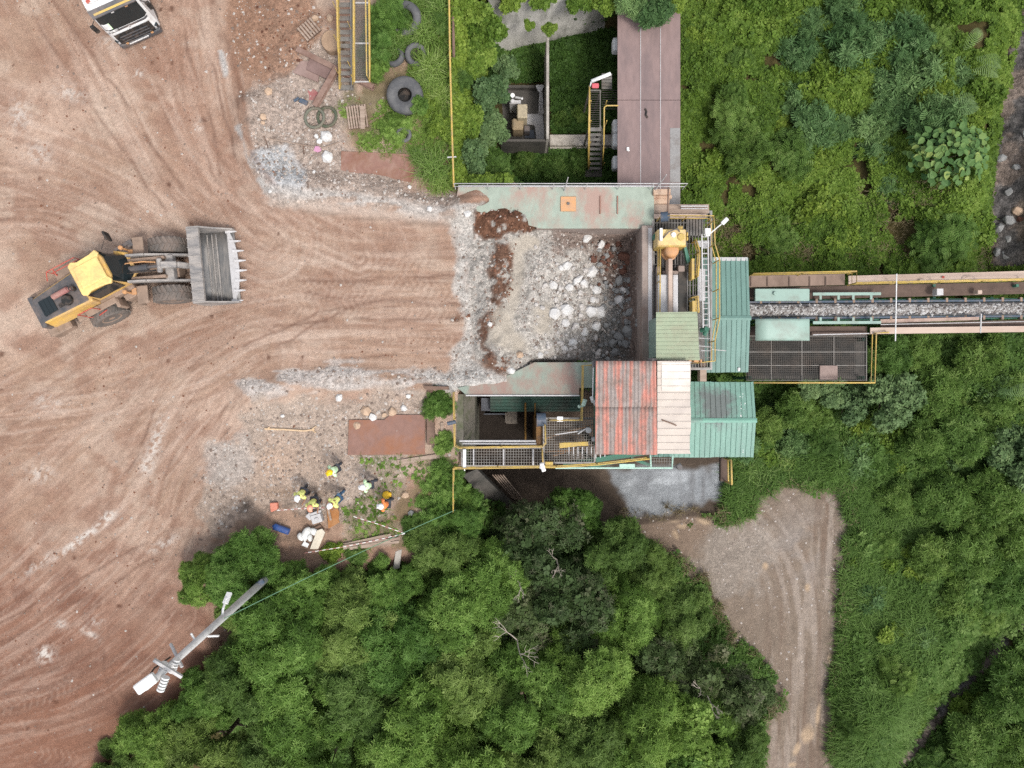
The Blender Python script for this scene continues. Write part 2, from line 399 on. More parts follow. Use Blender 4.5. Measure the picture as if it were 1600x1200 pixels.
# ---- real colours of the soils (albedo), as measured surfaces not shading
K = 0.74
def A(r, g, b): return np.array(LIN0((r, g, b))) * K
C = np.zeros(px.shape + (3,)); 
def put(col, w): 
    global C
    C = C + (np.array(col) - C) * np.clip(w, 0, 1)[..., None]
big = fbm(px * 0.006, py * 0.006, 101, 4); med = fbm(px * 0.03, py * 0.03, 102, 4); fin = fbm(px * 0.12, py * 0.12, 103, 3)
C[:] = A(174, 145, 125)
put(A(199, 172, 153), sstep(0.46, 0.64, big) * 0.85)
put(A(160, 128, 110), sstep(0.50, 0.66, med) * 0.6); put(A(152, 118, 100), sstep(0.55, 0.7, fbm(px*.011, py*.013, 107, 4)) * .6)
put(A(194, 172, 154), sstep(0.54, 0.7, fbm(px*0.018, py*0.03, 105, 4)) * 0.7)
red = sstep(700, 1000, py - 0.25 * px + 60 * (med - .5)) * sstep(420, 300, px)
put(A(138, 97, 78), red * 0.92); put(A(124, 88, 73), red * sstep(0.48, 0.66, med) * 0.7)
put(A(170, 128, 108), soft_blob(px, py, 300, 180, 70, 170, -0.2) * 0.35)
put(A(146, 108, 88), soft_blob(px, py, 372, 120, 26, 150, -0.12) * 0.6 * sstep(0.3, 0.6, fbm(px*.05, py*.008, 109, 3)))
guides = [([(760,455),(560,455),(400,470),(250,520),(100,600),(-80,720)],110), ([(760,440),(560,430),(400,400),(280,330),(120,250),(-100,180)],110),
          ([(310,-60),(330,100),(360,220),(430,330),(560,400)],95), ([(400,560),(300,650),(200,760),(60,900),(-60,980)],120),
          ([(330,620),(270,740),(230,860),(120,980),(-40,1080)],95), ([(-40,1130),(120,1090),(200,1040),(280,960)],80),
          ([(100,-60),(190,120),(290,300),(420,380)],120), ([(-60,330),(60,320),(160,350),(300,420)],70), ([(760,540),(600,535),(430,540),(300,600),(120,640),(-40,660)],60)]
RUT = np.zeros(px.shape)
plate = (GZ > -1.0)
for gi, (ln, hw) in enumerate(guides):
    s, d = line_ds(px, py, smooth_line(ln, 6)); w = np.exp(-(d / hw) ** 2)
    a = fbm(s * 0.005, d * 0.09, 200 + gi, 4, 0.6); b = fbm(s * 0.007 + 40, d * 0.13, 240 + gi, 4, 0.6)
    put(A(140, 108, 92) if gi in (4, 5) else A(158, 126, 108), w * sstep(0.48, 0.74, a) * (0.3 if gi in (3, 8) else .5) * plate)
    c3 = fbm(s * 0.012, d * 0.22 + 2.5 * fbm(s * .01, d * .03, 290 + gi, 2), 260 + gi, 3, 0.6); put(A(136, 106, 90), w * sstep(0.54, 0.7, c3) * 0.3 * plate); put(A(206, 184, 168), w * sstep(0.40, 0.26, c3) * 0.22 * plate)
    put(A(210, 187, 170) if gi not in (4, 5) else A(188, 158, 140), w * sstep(0.52, 0.76, b) * 0.42 * plate)
    RUT += w * sstep(0.5, 0.7, a) * 0.6
# single wheel ruts with sharp edges
ruts = [[(400,560),(470,520),(560,476),(640,470),(740,474)], [(380,540),(460,505),(520,485),(600,478),(690,480)], [(470,440),(560,441),(660,432),(735,430)],
        [(480,460),(540,465),(620,472),(720,478)], [(430,512),(520,500),(640,500),(725,497)], [(540,560),(620,552),(680,550),(730,552)],
        [(320,240),(360,330),(420,380)], [(300,-20),(335,120),(368,240)], [(280,-20),(300,100),(330,200),(345,290)], [(330,-20),(350,90),(372,170)],
        [(-10,345),(60,340),(130,345)], [(-20,985),(120,905),(230,850)], [(-10,1010),(140,930),(240,870)], [(-20,1090),(80,1070),(150,1030)], [(-20,1120),(90,1085),(200,1050)],
        [(190,1120),(160,1040),(170,980)], [(240,640),(205,730),(160,790)], [(370,640),(350,680),(330,720)], [(355,630),(335,670),(310,720)], [(20,-20),(130,150),(260,330)], [(70,-20),(160,110),(300,320)]]
for ri, ln in enumerate(ruts):
    s, d = line_ds(px, py, smooth_line(ln, 5)); d = d + (fbm(s * 0.03, s * 0 + ri, 300 + ri, 2) - .5) * 8
    m = np.exp(-(d / 2.2) ** 2) * sstep(0.3, 0.55, fbm(s * 0.02, s * 0 + 3 * ri, 330 + ri, 2))
    put(A(122, 92, 78), m * 0.6); RUT += m * .8
# tyre tread pattern on the ramp
for (ln, hw) in (([(470,455),(600,456),(730,455)], 14), ([(450,482),(600,484),(720,488)], 13), ([(560,403),(650,405),(725,405)], 12), ([(430,440),(600,440),(700,447)], 9),
                 ([(0,1110),(80,1085),(150,1040)], 12), ([(60,1178),(100,1185),(130,1190)], 13), ([(0,1045),(90,1015)], 9), ([(600,530),(720,528)], 10)):
    s, d = line_ds(px, py, ln); inn = (np.abs(d) < hw) & (s > 1)
    tr = np.sin(2 * math.pi * (s / 11.0 + np.abs(d) * 0.06)) * inn * sstep(0.3, 0.5, fbm(s * 0.03, d * 0.05, 350, 2))
    put(A(128, 96, 80), np.clip(tr, 0, 1) * 0.22); put(A(208, 184, 166), np.clip(-tr, 0, 1) * 0.16); RUT += np.clip(tr, 0, 1) * 0.2
# clods, dark damp spots and pale dust
rs = np.random.RandomState(5)
for i in range(70):
    cx, cy = rs.uniform(0, 720), rs.uniform(0, 1180); r = rs.uniform(1.5, 5)
    q = (np.abs(px - cx) < 25) & (np.abs(py - cy) < 25)
    C[q] += (A(98, 66, 52) - C[q]) * (np.clip(1.5 - 1.2 * np.hypot(px[q]-cx, (py[q]-cy)*rs.uniform(.7, 1.4)) / r - 1.2*(fin[q]-.5), 0, 0.8))[:, None]
for (cx, cy, rx, ry, rot, st) in ((168,808,13,7,-0.8,1),(130,840,55,6,-0.62,.9),(70,1022,12,11,0,1),(243,690,9,36,0.3,.8),(228,728,10,12,0,.7),(60,880,26,5,-.7,.6),(62,740,22,14,0,.5),
        (75,628,26,12,.2,.45),(110,145,26,12,.3,.5),(30,180,18,24,0,.5),(215,115,9,7,0,.7),(60,240,20,16,0,.5),(178,62,24,14,0,.4),(150,970,10,6,0,.6),(255,850,24,7,-.5,.6),(95,975,8,6,0,.7),(140,990,16,5,.6,.6),(310,196,6,9,0,.5)):
    put(A(214, 204, 194), soft_blob(px, py, cx, cy, rx, ry, rot) * 1.25 * st * sstep(0.40, 0.56, fbm(px * .2, py * .2, 145, 3, .7)))
# gravel zones
def zone(poly, soft, wob=14, seed=0): return sstep(-soft, soft, poly_sd(px + (fbm(px*.04, py*.04, 400+seed, 3)-.5)*wob*2, py + (fbm(px*.04, py*.04, 430+seed, 3)-.5)*wob*2, poly))
GR = np.zeros(px.shape); ragn = fbm(px * .16, py * .16, 140, 3, .7)
def grav(col, w, g=1.0):
    global GR
    w = np.clip(w, 0, 1); w = w * sstep(.22, .5, w + (ragn - .5) * .6)
    put(col, w); GR = np.maximum(GR, np.clip(w, 0, 1) * g)
grav(A(176, 160, 148), zone([(385,150),(430,70),(520,60),(560,130),(540,230),(640,290),(700,300),(735,320),(720,352),(560,318),(440,325),(398,280)], 14, 14, 1) * 0.9, 0.9)
grav(A(154, 120, 99), zone([(350,-60),(500,-60),(500,60),(455,110),(405,130),(360,90)], 14, 16, 2) * 0.9, 0.7)
grav(A(188, 188, 188), zone([(395,232),(440,222),(480,268),(470,302),(420,290)], 10, 12, 3), 1)
s, d = line_ds(px, py, smooth_line([(343,70),(352,110),(366,160),(372,200),(384,250),(420,300)], 5))
grav(A(196, 194, 190), np.exp(-(d / 6.5) ** 2) * sstep(0.38, 0.5, med) * 0.85, 0.5)
put(A(120, 88, 72), np.exp(-((d - 14) / 5) ** 2) * 0.5 * plate)
s, d = line_ds(px, py, smooth_line([(420,300),(500,305),(600,318),(680,332),(760,316),(850,352)], 5))
grav(A(192, 186, 180), np.exp(-(d / 13) ** 2) * sstep(0.38, 0.52, fbm(px*.02, py*.09, 111, 3)) * 0.9, 0.8)
s, d = line_ds(px, py, smooth_line([(430,322),(520,335),(620,345),(700,352)], 5))
put(A(120, 100, 86), np.exp(-(d / 5) ** 2) * sstep(0.4, 0.6, fbm(px*.02, py*.12, 113, 3)) * 0.55)
put(A(204, 190, 178), np.exp(-((d - 9) / 9) ** 2) * 0.5)
grav(A(196, 187, 180), zone([(350,585),(480,565),(640,572),(720,590),(735,612),(660,612),(540,612),(400,622)], 12, 12, 4) * sstep(0.3, 0.5, fbm(px*.015, py*.07, 115, 3)), 0.7)
put(A(146, 120, 100), soft_blob(px, py, 590, 592, 90, 6, -0.03) * 0.6 * sstep(.4, .6, fin))
grav(A(182, 166, 152), zone([(405,625),(540,612),(665,606),(668,650),(640,720),(620,790),(560,830),(480,800),(400,790),(330,850),(300,790),(350,700)], 18, 20, 5) * 0.8, 0.8)
put(A(192, 166, 146), soft_blob(px, py, 430, 720, 65, 36) * 0.8 * sstep(.25, .5, med))
put(A(146, 120, 98), soft_blob(px, py, 450, 770, 60, 8) * 0.6)
grav(A(180, 172, 165), zone([(330,690),(400,680),(400,740),(360,770),(310,750)], 24, 18, 6) * 0.7, 0.8)
put(A(90, 78, 68), zone([(340,790),(480,790),(470,860),(330,860)], 16, 20, 7) * 0.5 * sstep(.35, .6, fin)); 
grav(A(90,80,72), soft_blob(px, py, 385, 790, 14, 16) * 0.8, .9)
grav(A(192, 187, 180), zone([(715,315),(770,318),(745,345),(740,420),(745,560),(800,600),(690,612),(700,560),(722,520),(712,430),(705,350)], 12, 16, 8) * 0.95, 0.9)
grav(A(168, 170, 166), soft_blob(px, py, 750, 420, 14, 60) * 0.6, 0.9)
grav(A(196, 192, 186), zone([(640,580),(760,575),(850,596),(790,608),(690,612)], 10, 12, 9) * 0.8, 1)
# hopper rubble
HP = sstep(-3, 3, poly_sd(px, py, HOPPER)) * (GZ > -5)
hn = fbm(px * .03, py * .03, 120, 4); hf = fbm(px * .1, py * .1, 121, 3)
grav(A(178, 172, 164), HP, 1)
grav(A(128, 120, 112), HP * sstep(890, 960, px + 60 * (hn - .5)) * 0.85, 1)
grav(A(136, 116, 106), HP * zone([(850,350),(1010,350),(1010,570),(975,570),(968,480),(930,430),(935,400),(860,390)], 14, 22, 11) * 0.8, 1)
grav(A(138, 136, 132), HP * zone([(930,470),(965,480),(960,570),(880,570),(925,540)], 10, 16, 12) * 0.9, .8)
grav(A(196, 190, 182), HP * zone([(830,400),(900,390),(945,440),(940,500),(900,560),(800,560),(830,500)], 14, 22, 13) * 0.75, 1)
CLAY = np.maximum(zone([(740,330),(764,314),(815,314),(846,352),(825,366),(755,372),(738,364)], 5, 8, 14) * 1.25, np.maximum(zone([(768,375),(800,382),(800,465),(775,470),(764,430)], 6, 12, 15), zone([(745,520),(770,468),(795,462),(770,510),(755,545),(800,570),(790,585),(765,575),(745,548)], 7, 14, 16)))
CLAY = np.maximum(CLAY, np.maximum(soft_blob(px, py, 720, 492, 9, 6), soft_blob(px, py, 712, 500, 10, 5)))
grav(A(110, 79, 62), CLAY * sstep(0.3, 0.42, hf) * 0.95, 0.8)
DUSTZ = np.maximum(zone([(800,370),(845,372),(840,395),(822,400),(822,450),(800,500),(795,480),(802,430)], 6, 10, 17), np.maximum(zone([(775,480),(800,470),(810,520),(830,545),(800,555),(760,530)], 8, 10, 18), zone([(835,480),(862,478),(858,520),(838,520)], 8, 8, 19)))
put(A(186, 176, 162), DUSTZ * 0.95); GR = GR * (1 - 0.85 * DUSTZ)
# lower level: yard, road, creek, vegetation soil
low = sstep(-1.2, -2.4, GZ) * (1 - HP)
put(A(84, 76, 46), low); put(A(82, 104, 52) * (.8 + .4 * value_noise(GX * .15, GY * .15, 9))[..., None], low * sstep(.3, .8, far)); GR = np.where(low > .5, 0.15, GR)
bk = (GZ < -0.1) & (poly_sd(px, py, BANK) > -40) & (HP < .1); put(A(70, 72, 40), bk * 1.0)
RD = zone(ROAD, 9, 26, 20) * low; YD = sstep(-3, 3, poly_sd(px, py, YARD)) * low
put(A(140, 125, 111), RD); GR = np.maximum(GR, RD * 0.22)
for ln, hw in (([(1180,800),(1240,900),(1250,1050),(1240,1300)], 60), ([(1290,790),(1285,900),(1270,1050),(1265,1300)], 50)):
    s, d = line_ds(px, py, smooth_line(ln, 6)); w = np.exp(-(d / hw) ** 2) * RD
    put(A(172, 158, 146), w * sstep(.5, .66, fbm(s*.007, d*.1, 500+hw, 4, .6)) * .7); put(A(122, 102, 88), w * sstep(.5, .66, fbm(s*.007+9, d*.1, 520+hw, 4, .6)) * .6)
grav(A(166, 156, 146), RD * zone([(1100,830),(1200,800),(1220,860),(1180,930),(1110,940),(1070,880)], 34, 34, 21) * .6, .8)
put(A(142, 122, 106), RD * zone([(970,800),(1120,806),(1100,850),(1060,880),(985,860)], 14, 14, 22) * .75)
put(A(158, 150, 144), RD * soft_blob(px, py, 1250, 850, 40, 50) * .6 * sstep(.3, .6, med))
MUD = [(1066,822,9,5,0),(1056,836,5,10,-.4),(1050,812,12,5,.1),(1100,815,14,5,.3),(1045,868,12,4,.5),(1262,1148,12,16,.5),(1278,1118,4,22,.15),(1305,1085,7,9,0),(1298,1030,5,12,0),(1238,1195,8,4,0),(1262,918,5,8,0),(1196,884,5,7,0),(1245,1170,5,14,.4)]
for (cx, cy, rx, ry, rot) in MUD: put(A(188, 164, 138), RD * np.clip(soft_blob(px, py, cx, cy, rx, ry, rot) * 2.2 - .7 + (fin - .5), 0, 1)); 
put(A(92, 80, 70), YD); GR = np.maximum(GR, YD * .12)
put(A(112, 98, 86), YD * sstep(.45, .65, med) * .8)
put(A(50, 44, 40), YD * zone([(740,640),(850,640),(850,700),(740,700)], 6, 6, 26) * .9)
pale = YD * zone([(958,735),(1140,728),(1134,772),(1100,790),(1040,804),(985,806),(968,770)], 7, 14, 23)
put(A(158, 162, 166), pale * .95); put(A(192, 196, 200), pale * sstep(.5, .66, fbm(px*.012+py*.01, py*.04, 124, 4)) * .75); put(A(124, 124, 126), pale * sstep(1045, 1090, px) * sstep(.42, .6, fbm(px*.1, py*.015, 125, 4)) * .7)
put(A(132, 134, 138), pale * soft_blob(px, py, 1010, 752, 22, 24) * sstep(.4, .6, fbm(px*.05, py*.05, 127, 3)) * .7)
s, d = line_ds(px, py, CREEK); CR = np.exp(-(d / 34) ** 4) * low * (py < 420) + np.exp(-((d + 20 * (med - .5)) / 13) ** 4) * low * (py >= 420) * sstep(.36, .5, fbm(px * .02, py * .02, 142, 3))
grav(A(140, 126, 116), CR, 1); grav(A(96, 96, 96), CR * sstep(.45, .6, med) * .8, 1)
grav(A(150, 130, 116), soft_blob(px, py, 1540, 395, 22, 40) * low * .8, .4)
put(A(150, 128, 108), low * soft_blob(px, py, 1135, 370, 40, 16) * .5)
# grass-stained parts of the upper yard
GRASSY = np.maximum(zone([(540,140),(600,-60),(720,-60),(720,300),(652,296),(648,238),(540,240),(528,190)], 10, 18, 24), zone([(560,715),(640,716),(716,700),(716,800),(640,852),(530,850),(540,800),(600,745)], 10, 20, 25) * .8) * (1 - low)
put(A(110, 104, 72), GRASSY * .75 * sstep(.3, .6, med)); GR = GR * (1 - .5 * GRASSY)

GZ = GZ - np.clip(RUT, 0, 1.4) * 0.035 * plate
# ---- one sheet, split where the surfaces change
ny, nx = GX.shape
verts = np.stack([GX, GY, GZ], -1).reshape(-1, 3)
i0 = (np.arange(ny - 1)[:, None] * nx + np.arange(nx - 1)[None]).reshape(-1)
quads = np.stack([i0, i0 + 1, i0 + nx + 1, i0 + nx], -1)
def fc(a): return (a[:-1, :-1] + a[1:, :-1] + a[:-1, 1:] + a[1:, 1:]).reshape(-1) / 4
cls = np.zeros(len(quads), int)
cls[fc(RD) > .5] = 1; cls[(fc(YD) > .5) & (cls == 0)] = 2; cls[fc(CR) > .5] = 3; cls[fc(HP) > .5] = 4
def ground_material(name):
    m, t, n, l, b = nt_of(name)
    at = n.new('ShaderNodeAttribute'); at.attribute_name = 'soil'
    ag = n.new('ShaderNodeAttribute'); ag.attribute_name = 'pebbles'
    co = n.new('ShaderNodeNewGeometry').outputs['Position']
    f1 = noise(n, l, co, 3.0, 6, 0.7); f2 = noise(n, l, co, 16.0, 4, 0.7)
    c = mixc(n, l, 1.0, at.outputs['Color'], mrange(n, l, f1, .25, .75, .82, 1.16), 'MULTIPLY')
    c = mixc(n, l, 1.0, c, mrange(n, l, f2, .25, .75, .70, 1.26), 'MULTIPLY')
    v = n.new('ShaderNodeTexVoronoi'); v.inputs['Scale'].default_value = 9.0; l.new(co, v.inputs['Vector'])
    v2 = n.new('ShaderNodeTexVoronoi'); v2.inputs['Scale'].default_value = 4.5; l.new(co, v2.inputs['Vector'])
    sx = n.new('ShaderNodeSeparateColor'); l.new(v.outputs['Color'], sx.inputs[0])
    sy = n.new('ShaderNodeSeparateColor'); l.new(v2.outputs['Color'], sy.inputs[0])
    p1 = mrange(n, l, sx.outputs[0], 0, 1, .66, 1.28); p2 = mrange(n, l, sy.outputs[1], 0, 1, .8, 1.15)
    pb = mixc(n, l, 1.0, mixc(n, l, 1.0, c, p1, 'MULTIPLY'), p2, 'MULTIPLY')
    c = mixc(n, l, ag.outputs['Fac'], c, pb)
    l.new(c, b.inputs['Base Color']); b.inputs['Roughness'].default_value = .95; b.inputs['Specular IOR Level'].default_value = .15
    mm = n.new('ShaderNodeMath'); mm.operation = 'MULTIPLY'; l.new(v.outputs['Distance'], mm.inputs[0]); l.new(ag.outputs['Fac'], mm.inputs[1])
    ad = n.new('ShaderNodeMath'); ad.operation = 'SUBTRACT'; l.new(f2, ad.inputs[0]); l.new(mm.outputs[0], ad.inputs[1])
    bp = n.new('ShaderNodeBump'); bp.inputs['Strength'].default_value = .7; bp.inputs['Distance'].default_value = .05
    l.new(ad.outputs[0], bp.inputs['Height']); l.new(bp.outputs[0], b.inputs['Normal'])
    return m
gm = ground_material('soil_and_gravel')
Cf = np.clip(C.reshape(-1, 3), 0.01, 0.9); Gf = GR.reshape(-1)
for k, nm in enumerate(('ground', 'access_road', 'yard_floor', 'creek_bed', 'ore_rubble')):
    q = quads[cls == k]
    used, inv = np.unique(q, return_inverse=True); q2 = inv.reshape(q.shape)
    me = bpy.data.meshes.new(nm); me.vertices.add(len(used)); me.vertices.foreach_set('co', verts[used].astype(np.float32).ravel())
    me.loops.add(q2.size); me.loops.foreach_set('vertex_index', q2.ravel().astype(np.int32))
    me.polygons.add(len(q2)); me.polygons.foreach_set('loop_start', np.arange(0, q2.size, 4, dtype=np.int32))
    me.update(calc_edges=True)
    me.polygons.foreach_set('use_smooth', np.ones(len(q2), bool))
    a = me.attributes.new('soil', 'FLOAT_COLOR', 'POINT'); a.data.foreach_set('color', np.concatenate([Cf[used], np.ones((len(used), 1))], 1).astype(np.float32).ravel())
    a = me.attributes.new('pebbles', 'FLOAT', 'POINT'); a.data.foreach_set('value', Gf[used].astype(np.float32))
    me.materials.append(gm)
    o = bpy.data.objects.new(nm, me); COL.objects.link(o)
    if nm == 'ore_rubble': tag(o, 'grey and brown crushed ore filling the feed hopper', 'rubble', kind='stuff')
    else: tag(o, kind='structure')
def hz(x, y): return float(height(np.array([[x]]), np.array([[y]]))[0, 0])
def ground_at(ppx, ppy):
    """point on the terrain seen at photo pixel (ppx, ppy)"""
    z = 0.0
    for _ in range(6):
        p = P(ppx, ppy, z); z = hz(p.x, p.y)
    return P(ppx, ppy, z)
# fast lookup on the built grid
FX = gx[5:-5]; FY = gy[5:-5]; FZ = GZ[5:-5, 5:-5]
def gz_arr(x, y):
    i = np.clip(((x - FX[0]) / (FX[1] - FX[0])).astype(int), 0, len(FX) - 1); j = np.clip(((y - FY[0]) / (FY[1] - FY[0])).astype(int), 0, len(FY) - 1)
    return FZ[j, i]
def grid_sample(a, x, y):
    a = a[5:-5, 5:-5]
    i = np.clip(((x - FX[0]) / (FX[1] - FX[0])).astype(int), 0, len(FX) - 1); j = np.clip(((y - FY[0]) / (FY[1] - FY[0])).astype(int), 0, len(FY) - 1)
    return a[j, i]
# ================================================================ PLANT STRUCTURES
def rail(name, pts, label, mat_, h=1.05, step=1.5, r=0.028, mid=True, cat='railing', group=None, toe=False):
    """handrail on floor points pts (Vectors): top rail, mid rail, a child for each post"""
    pts = [Vector(p) for p in pts]
    t = thing(name, pts[0], label, cat, group)
    up = Vector((0, 0, h))
    # rounded corners
    top = [p + up for p in pts]
    MB().tube(top, r, 8).build('top_rail', mat_, t, smooth=True)
    if mid: MB().tube([p + up * 0.5 for p in pts], r * 0.85, 6).build('mid_rail', mat_, t, smooth=True)
    for a, b in zip(pts[:-1], pts[1:]):
        L = (b - a).length; k = max(1, int(round(L / step)))
        for i in range(k + 1):
            if i == 0 and a is not pts[0]: continue
            p = a + (b - a) * (i / k)
            MB().cyl(p, p + up, r * 0.9, n=6).build('post', mat_, t)
    if toe:
        m = MB()
        for a, b in zip(pts[:-1], pts[1:]): m.beam(a + Vector((0,0,.05)), b + Vector((0,0,.05)), .01, .1)
        m.build('toe_board', mat_, t)
    return t
def ribbed(a, b, c, d, pitch, amp, style, n_v=1):
    """sheet a-b (across the ribs) to d-c; ribs run from a-b edge to d-c edge"""
    a, b, c, d = map(Vector, (a, b, c, d)); L = (b - a).length
    nrm = (b - a).cross(d - a).normalized()
    if nrm.z < 0: nrm = -nrm
    if style == 'wave':
        k = max(8, int(L / pitch * 8)); us = [i / k for i in range(k + 1)]; hs = [amp * math.sin(2 * math.pi * u * L / pitch) for u in us]
    else:
        us, hs = [0.0], [0.0]; q = max(1, int(round(L / pitch))); w = 0.022 / L
        for i in range(q):
            m = (i + 0.5) / q
            us += [m - 1.6*w, m - .7*w, m + .7*w, m + 1.6*w]; hs += [0, amp, amp, 0]
        us.append(1.0); hs.append(0)
    vs = []; rj = random.Random(int(abs(a.x * 97 + a.y * 31))); n_v = max(n_v, 8); nsh = max(1, int(L / .95)); jit = [rj.uniform(-.035, .035) for _ in range(nsh + 1)]; lift = [rj.uniform(0, .012) for _ in range(nsh + 1)]
    dn = (d - a).normalized()
    for j in range(n_v + 1):
        t = j / n_v
        for i_, (u, hh) in enumerate(zip(us, hs)):
            p = (a + (b - a) * u) * (1 - t) + (d + (c - d) * u) * t; s_ = min(nsh, int(u * nsh))
            p = p + dn * (jit[s_] * t * t) + nrm * (hh + lift[s_] + .010 * math.sin(9 * t + 5 * u * L + s_) * math.sin(2.3 * u * L + 4 * t))
            vs.append(p)
    w = len(us)
    fs = [(j*w + i, j*w + i + 1, (j+1)*w + i + 1, (j+1)*w + i) for j in range(n_v) for i in range(w - 1)]
    return vs, fs
def bars(x0, y0, x1, y1, z, sx, sy, r=0.012, hh=0.03):
    """open grating over a pixel rectangle, bar spacing sx, sy metres (0 = none)"""
    m = MB(); a = P(x0, y0, z); b = P(x1, y1, z); X0, X1 = min(a.x, b.x), max(a.x, b.x); Y0, Y1 = min(a.y, b.y), max(a.y, b.y)
    if sx:
        k = int((X1 - X0) / sx)
        for i in range(k + 1):
            x = X0 + (X1 - X0) * i / k; m.box((x, (Y0 + Y1) / 2, z - hh / 2), (2 * r, Y1 - Y0, hh))
    if sy:
        k = int((Y1 - Y0) / sy)
        for i in range(k + 1):
            y = Y0 + (Y1 - Y0) * i / k; m.box(((X0 + X1) / 2, y, z - hh / 2 - 0.004), (X1 - X0, 2 * r, hh))
    return m
def frame(x0, y0, x1, y1, z, w=0.08, hh=0.15):
    m = MB(); c = [P(x0, y0, z), P(x1, y0, z), P(x1, y1, z), P(x0, y1, z)]
    for i in range(4):
        p, q = c[i], c[(i + 1) % 4]; d = (q - p).normalized() * (w / 2 if i % 2 == 0 else -w / 2)
        m.beam(p - Vector((0, 0, hh / 2)) - d, q - Vector((0, 0, hh / 2)) + d, w, hh)
    return m
LOW = -6.5

# ---- feed hopper: steel wings, concrete rim and walls
hop = thing('feed_hopper', P(870, 460, -3), 'ore feed hopper with green steel wing plates and concrete rim', 'hopper')
m = MB()
def wing_top(px_, py_):     # plane of the top wing
    return 0.12 + 0.5 * (357 - py_) / 65
def wp(px_, py_, z): return P(px_, py_, z)
m.prism([wp(716, 291, .62), wp(1022, 291, .62), wp(1022, 357, .12), wp(845, 357, .12), wp(745, 330, .3), wp(712, 318, .4)], .05)
m.build('wing_plate', m_greendeck, hop, bevel=.01)
m = MB(); m.prism([wp(728, 617, .55), wp(905, 617, .55), wp(905, 606, .45), wp(928, 606, .45), wp(928, 566, .12), wp(835, 566, .12), wp(790, 588, .3), wp(715, 606, .45)], .05)
m.build('wing_plate', m_greendeck, hop, bevel=.01)
m = MB(); m.pbox(1003, 352, 1020, 572, -6.4, .42); m.build('rim', m_rim, hop, bevel=.03)
m = MB(); m.pbox(838, 349, 1002, 357.2, -4.5, .06); m.build('side_wall', m_rim, hop, bevel=.02)
m = MB(); m.pbox(828, 566.5, 1002, 574, -4.5, .06); m.build('side_wall', m_rim, hop, bevel=.02)
m = MB(); m.pbox(1013, 356, 1019, 520, .42, .46); m.build('wear_strip', m_galv, hop)
m = MB(); m.beam(wp(716, 291, .64), wp(1022, 291, .64), .06, .10); m.build('edge_flange', m_galv, hop); m = MB(); m.beam(wp(728, 618, .57), wp(905, 618, .57), .06, .12); m.build('edge_flange', m_galv, hop)
for x in (760, 800, 850, 900, 940, 980):
    m = MB(); m.beam(wp(x, 293, .55), wp(x, 292, LOW + 1), .12, .2); m.build('support_column', m_green, hop)
m = MB(); m.pbox(903, 289.5, 904.6, 357, .1, .63); 
m = MB(); m.prism([wp(876, 307, .56), wp(900, 307, .56), wp(900, 330, .40), wp(876, 330, .40)], .07); m.build('access_hatch', m_copper, hop, bevel=.01)
m = MB(); m.cyl(wp(888, 318, .50), wp(888, 318, .56), .07); m.build('hatch_knob', m_dgrey, hop)
for x in (938, 965):
    m = MB(); m.prism([wp(x-1, 306, .56), wp(x+1, 306, .56), wp(x+1, 334, .36), wp(x-1, 334, .36)], .05); m.build('lifting_lug', m_rust, hop)
rail('safety_rail', [P(712, 296, .62), P(1066, 296, .62)], 'thin pale safety rail along the outer edge of the upper hopper wing', m_galv, 1.0, 1.6, .022)
for (x, y, h2) in ((882, 292, 2.2), (1023, 292, 2.6)):
    m = MB(); m.cyl(P(x, y+6, .6), P(x, y+6, .6) + Vector((0, 0, h2)), .03, .02, 8); tag(m.build('rail_pole', m_galv), 'slim pale pole standing at the safety rail near the brown deck' if x > 900 else 'slim pale pole standing in the middle of the safety rail', 'pole')

# ---- retaining walls of the yard edge
def wall(name, pts, zt, zb, th, mt, label, cat='wall'):
    m = MB()
    for a, b in zip(pts[:-1], pts[1:]):
        A0, B0 = P(*a, zt), P(*b, zt); d = (B0 - A0).normalized(); nn = Vector((-d.y, d.x, 0)) * th
        m.prism([A0, B0, B0 + nn, A0 + nn], zt - zb)
    return tag(m.build(name, mt, bevel=.02), label, cat)
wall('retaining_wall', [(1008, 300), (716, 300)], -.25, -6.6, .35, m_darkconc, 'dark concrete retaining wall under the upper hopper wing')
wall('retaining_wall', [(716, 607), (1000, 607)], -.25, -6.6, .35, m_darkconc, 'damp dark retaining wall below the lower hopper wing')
m = MB(); a = P(742, 616, 0.02)
m.prism([P(713, 616, .02), P(724, 616, .02), P(724, 706, .02), P(713, 706, .02)], 6.6)
m.prism([P(724.5, 616, -.5), P(742, 616, -1.6), P(742, 700, -1.6), P(724.5, 700, -.5)], 5.5)
tag(m.build('shaft_wall', mat('mossy_concrete', (.16,.145,.12), .95, dirt=(.06,.075,.03), amt=.8, scale=1.1, bump=.4)), 'mossy concrete wall on the left side of the service shaft', 'wall')
m = MB(); m.prism([P(735, 737, -.8), P(745, 733, -.8), P(812, 800, -5.8), P(800, 806, -5.8)], 1.0); m.prism([P(722, 742, -.4), P(735, 737, -.8), P(800, 806, -5.8), P(785, 812, -5.9)], 1.2)
tag(m.build('wing_wall', m_darkconc), 'sloping dark wing wall descending to the lower yard', 'wall')
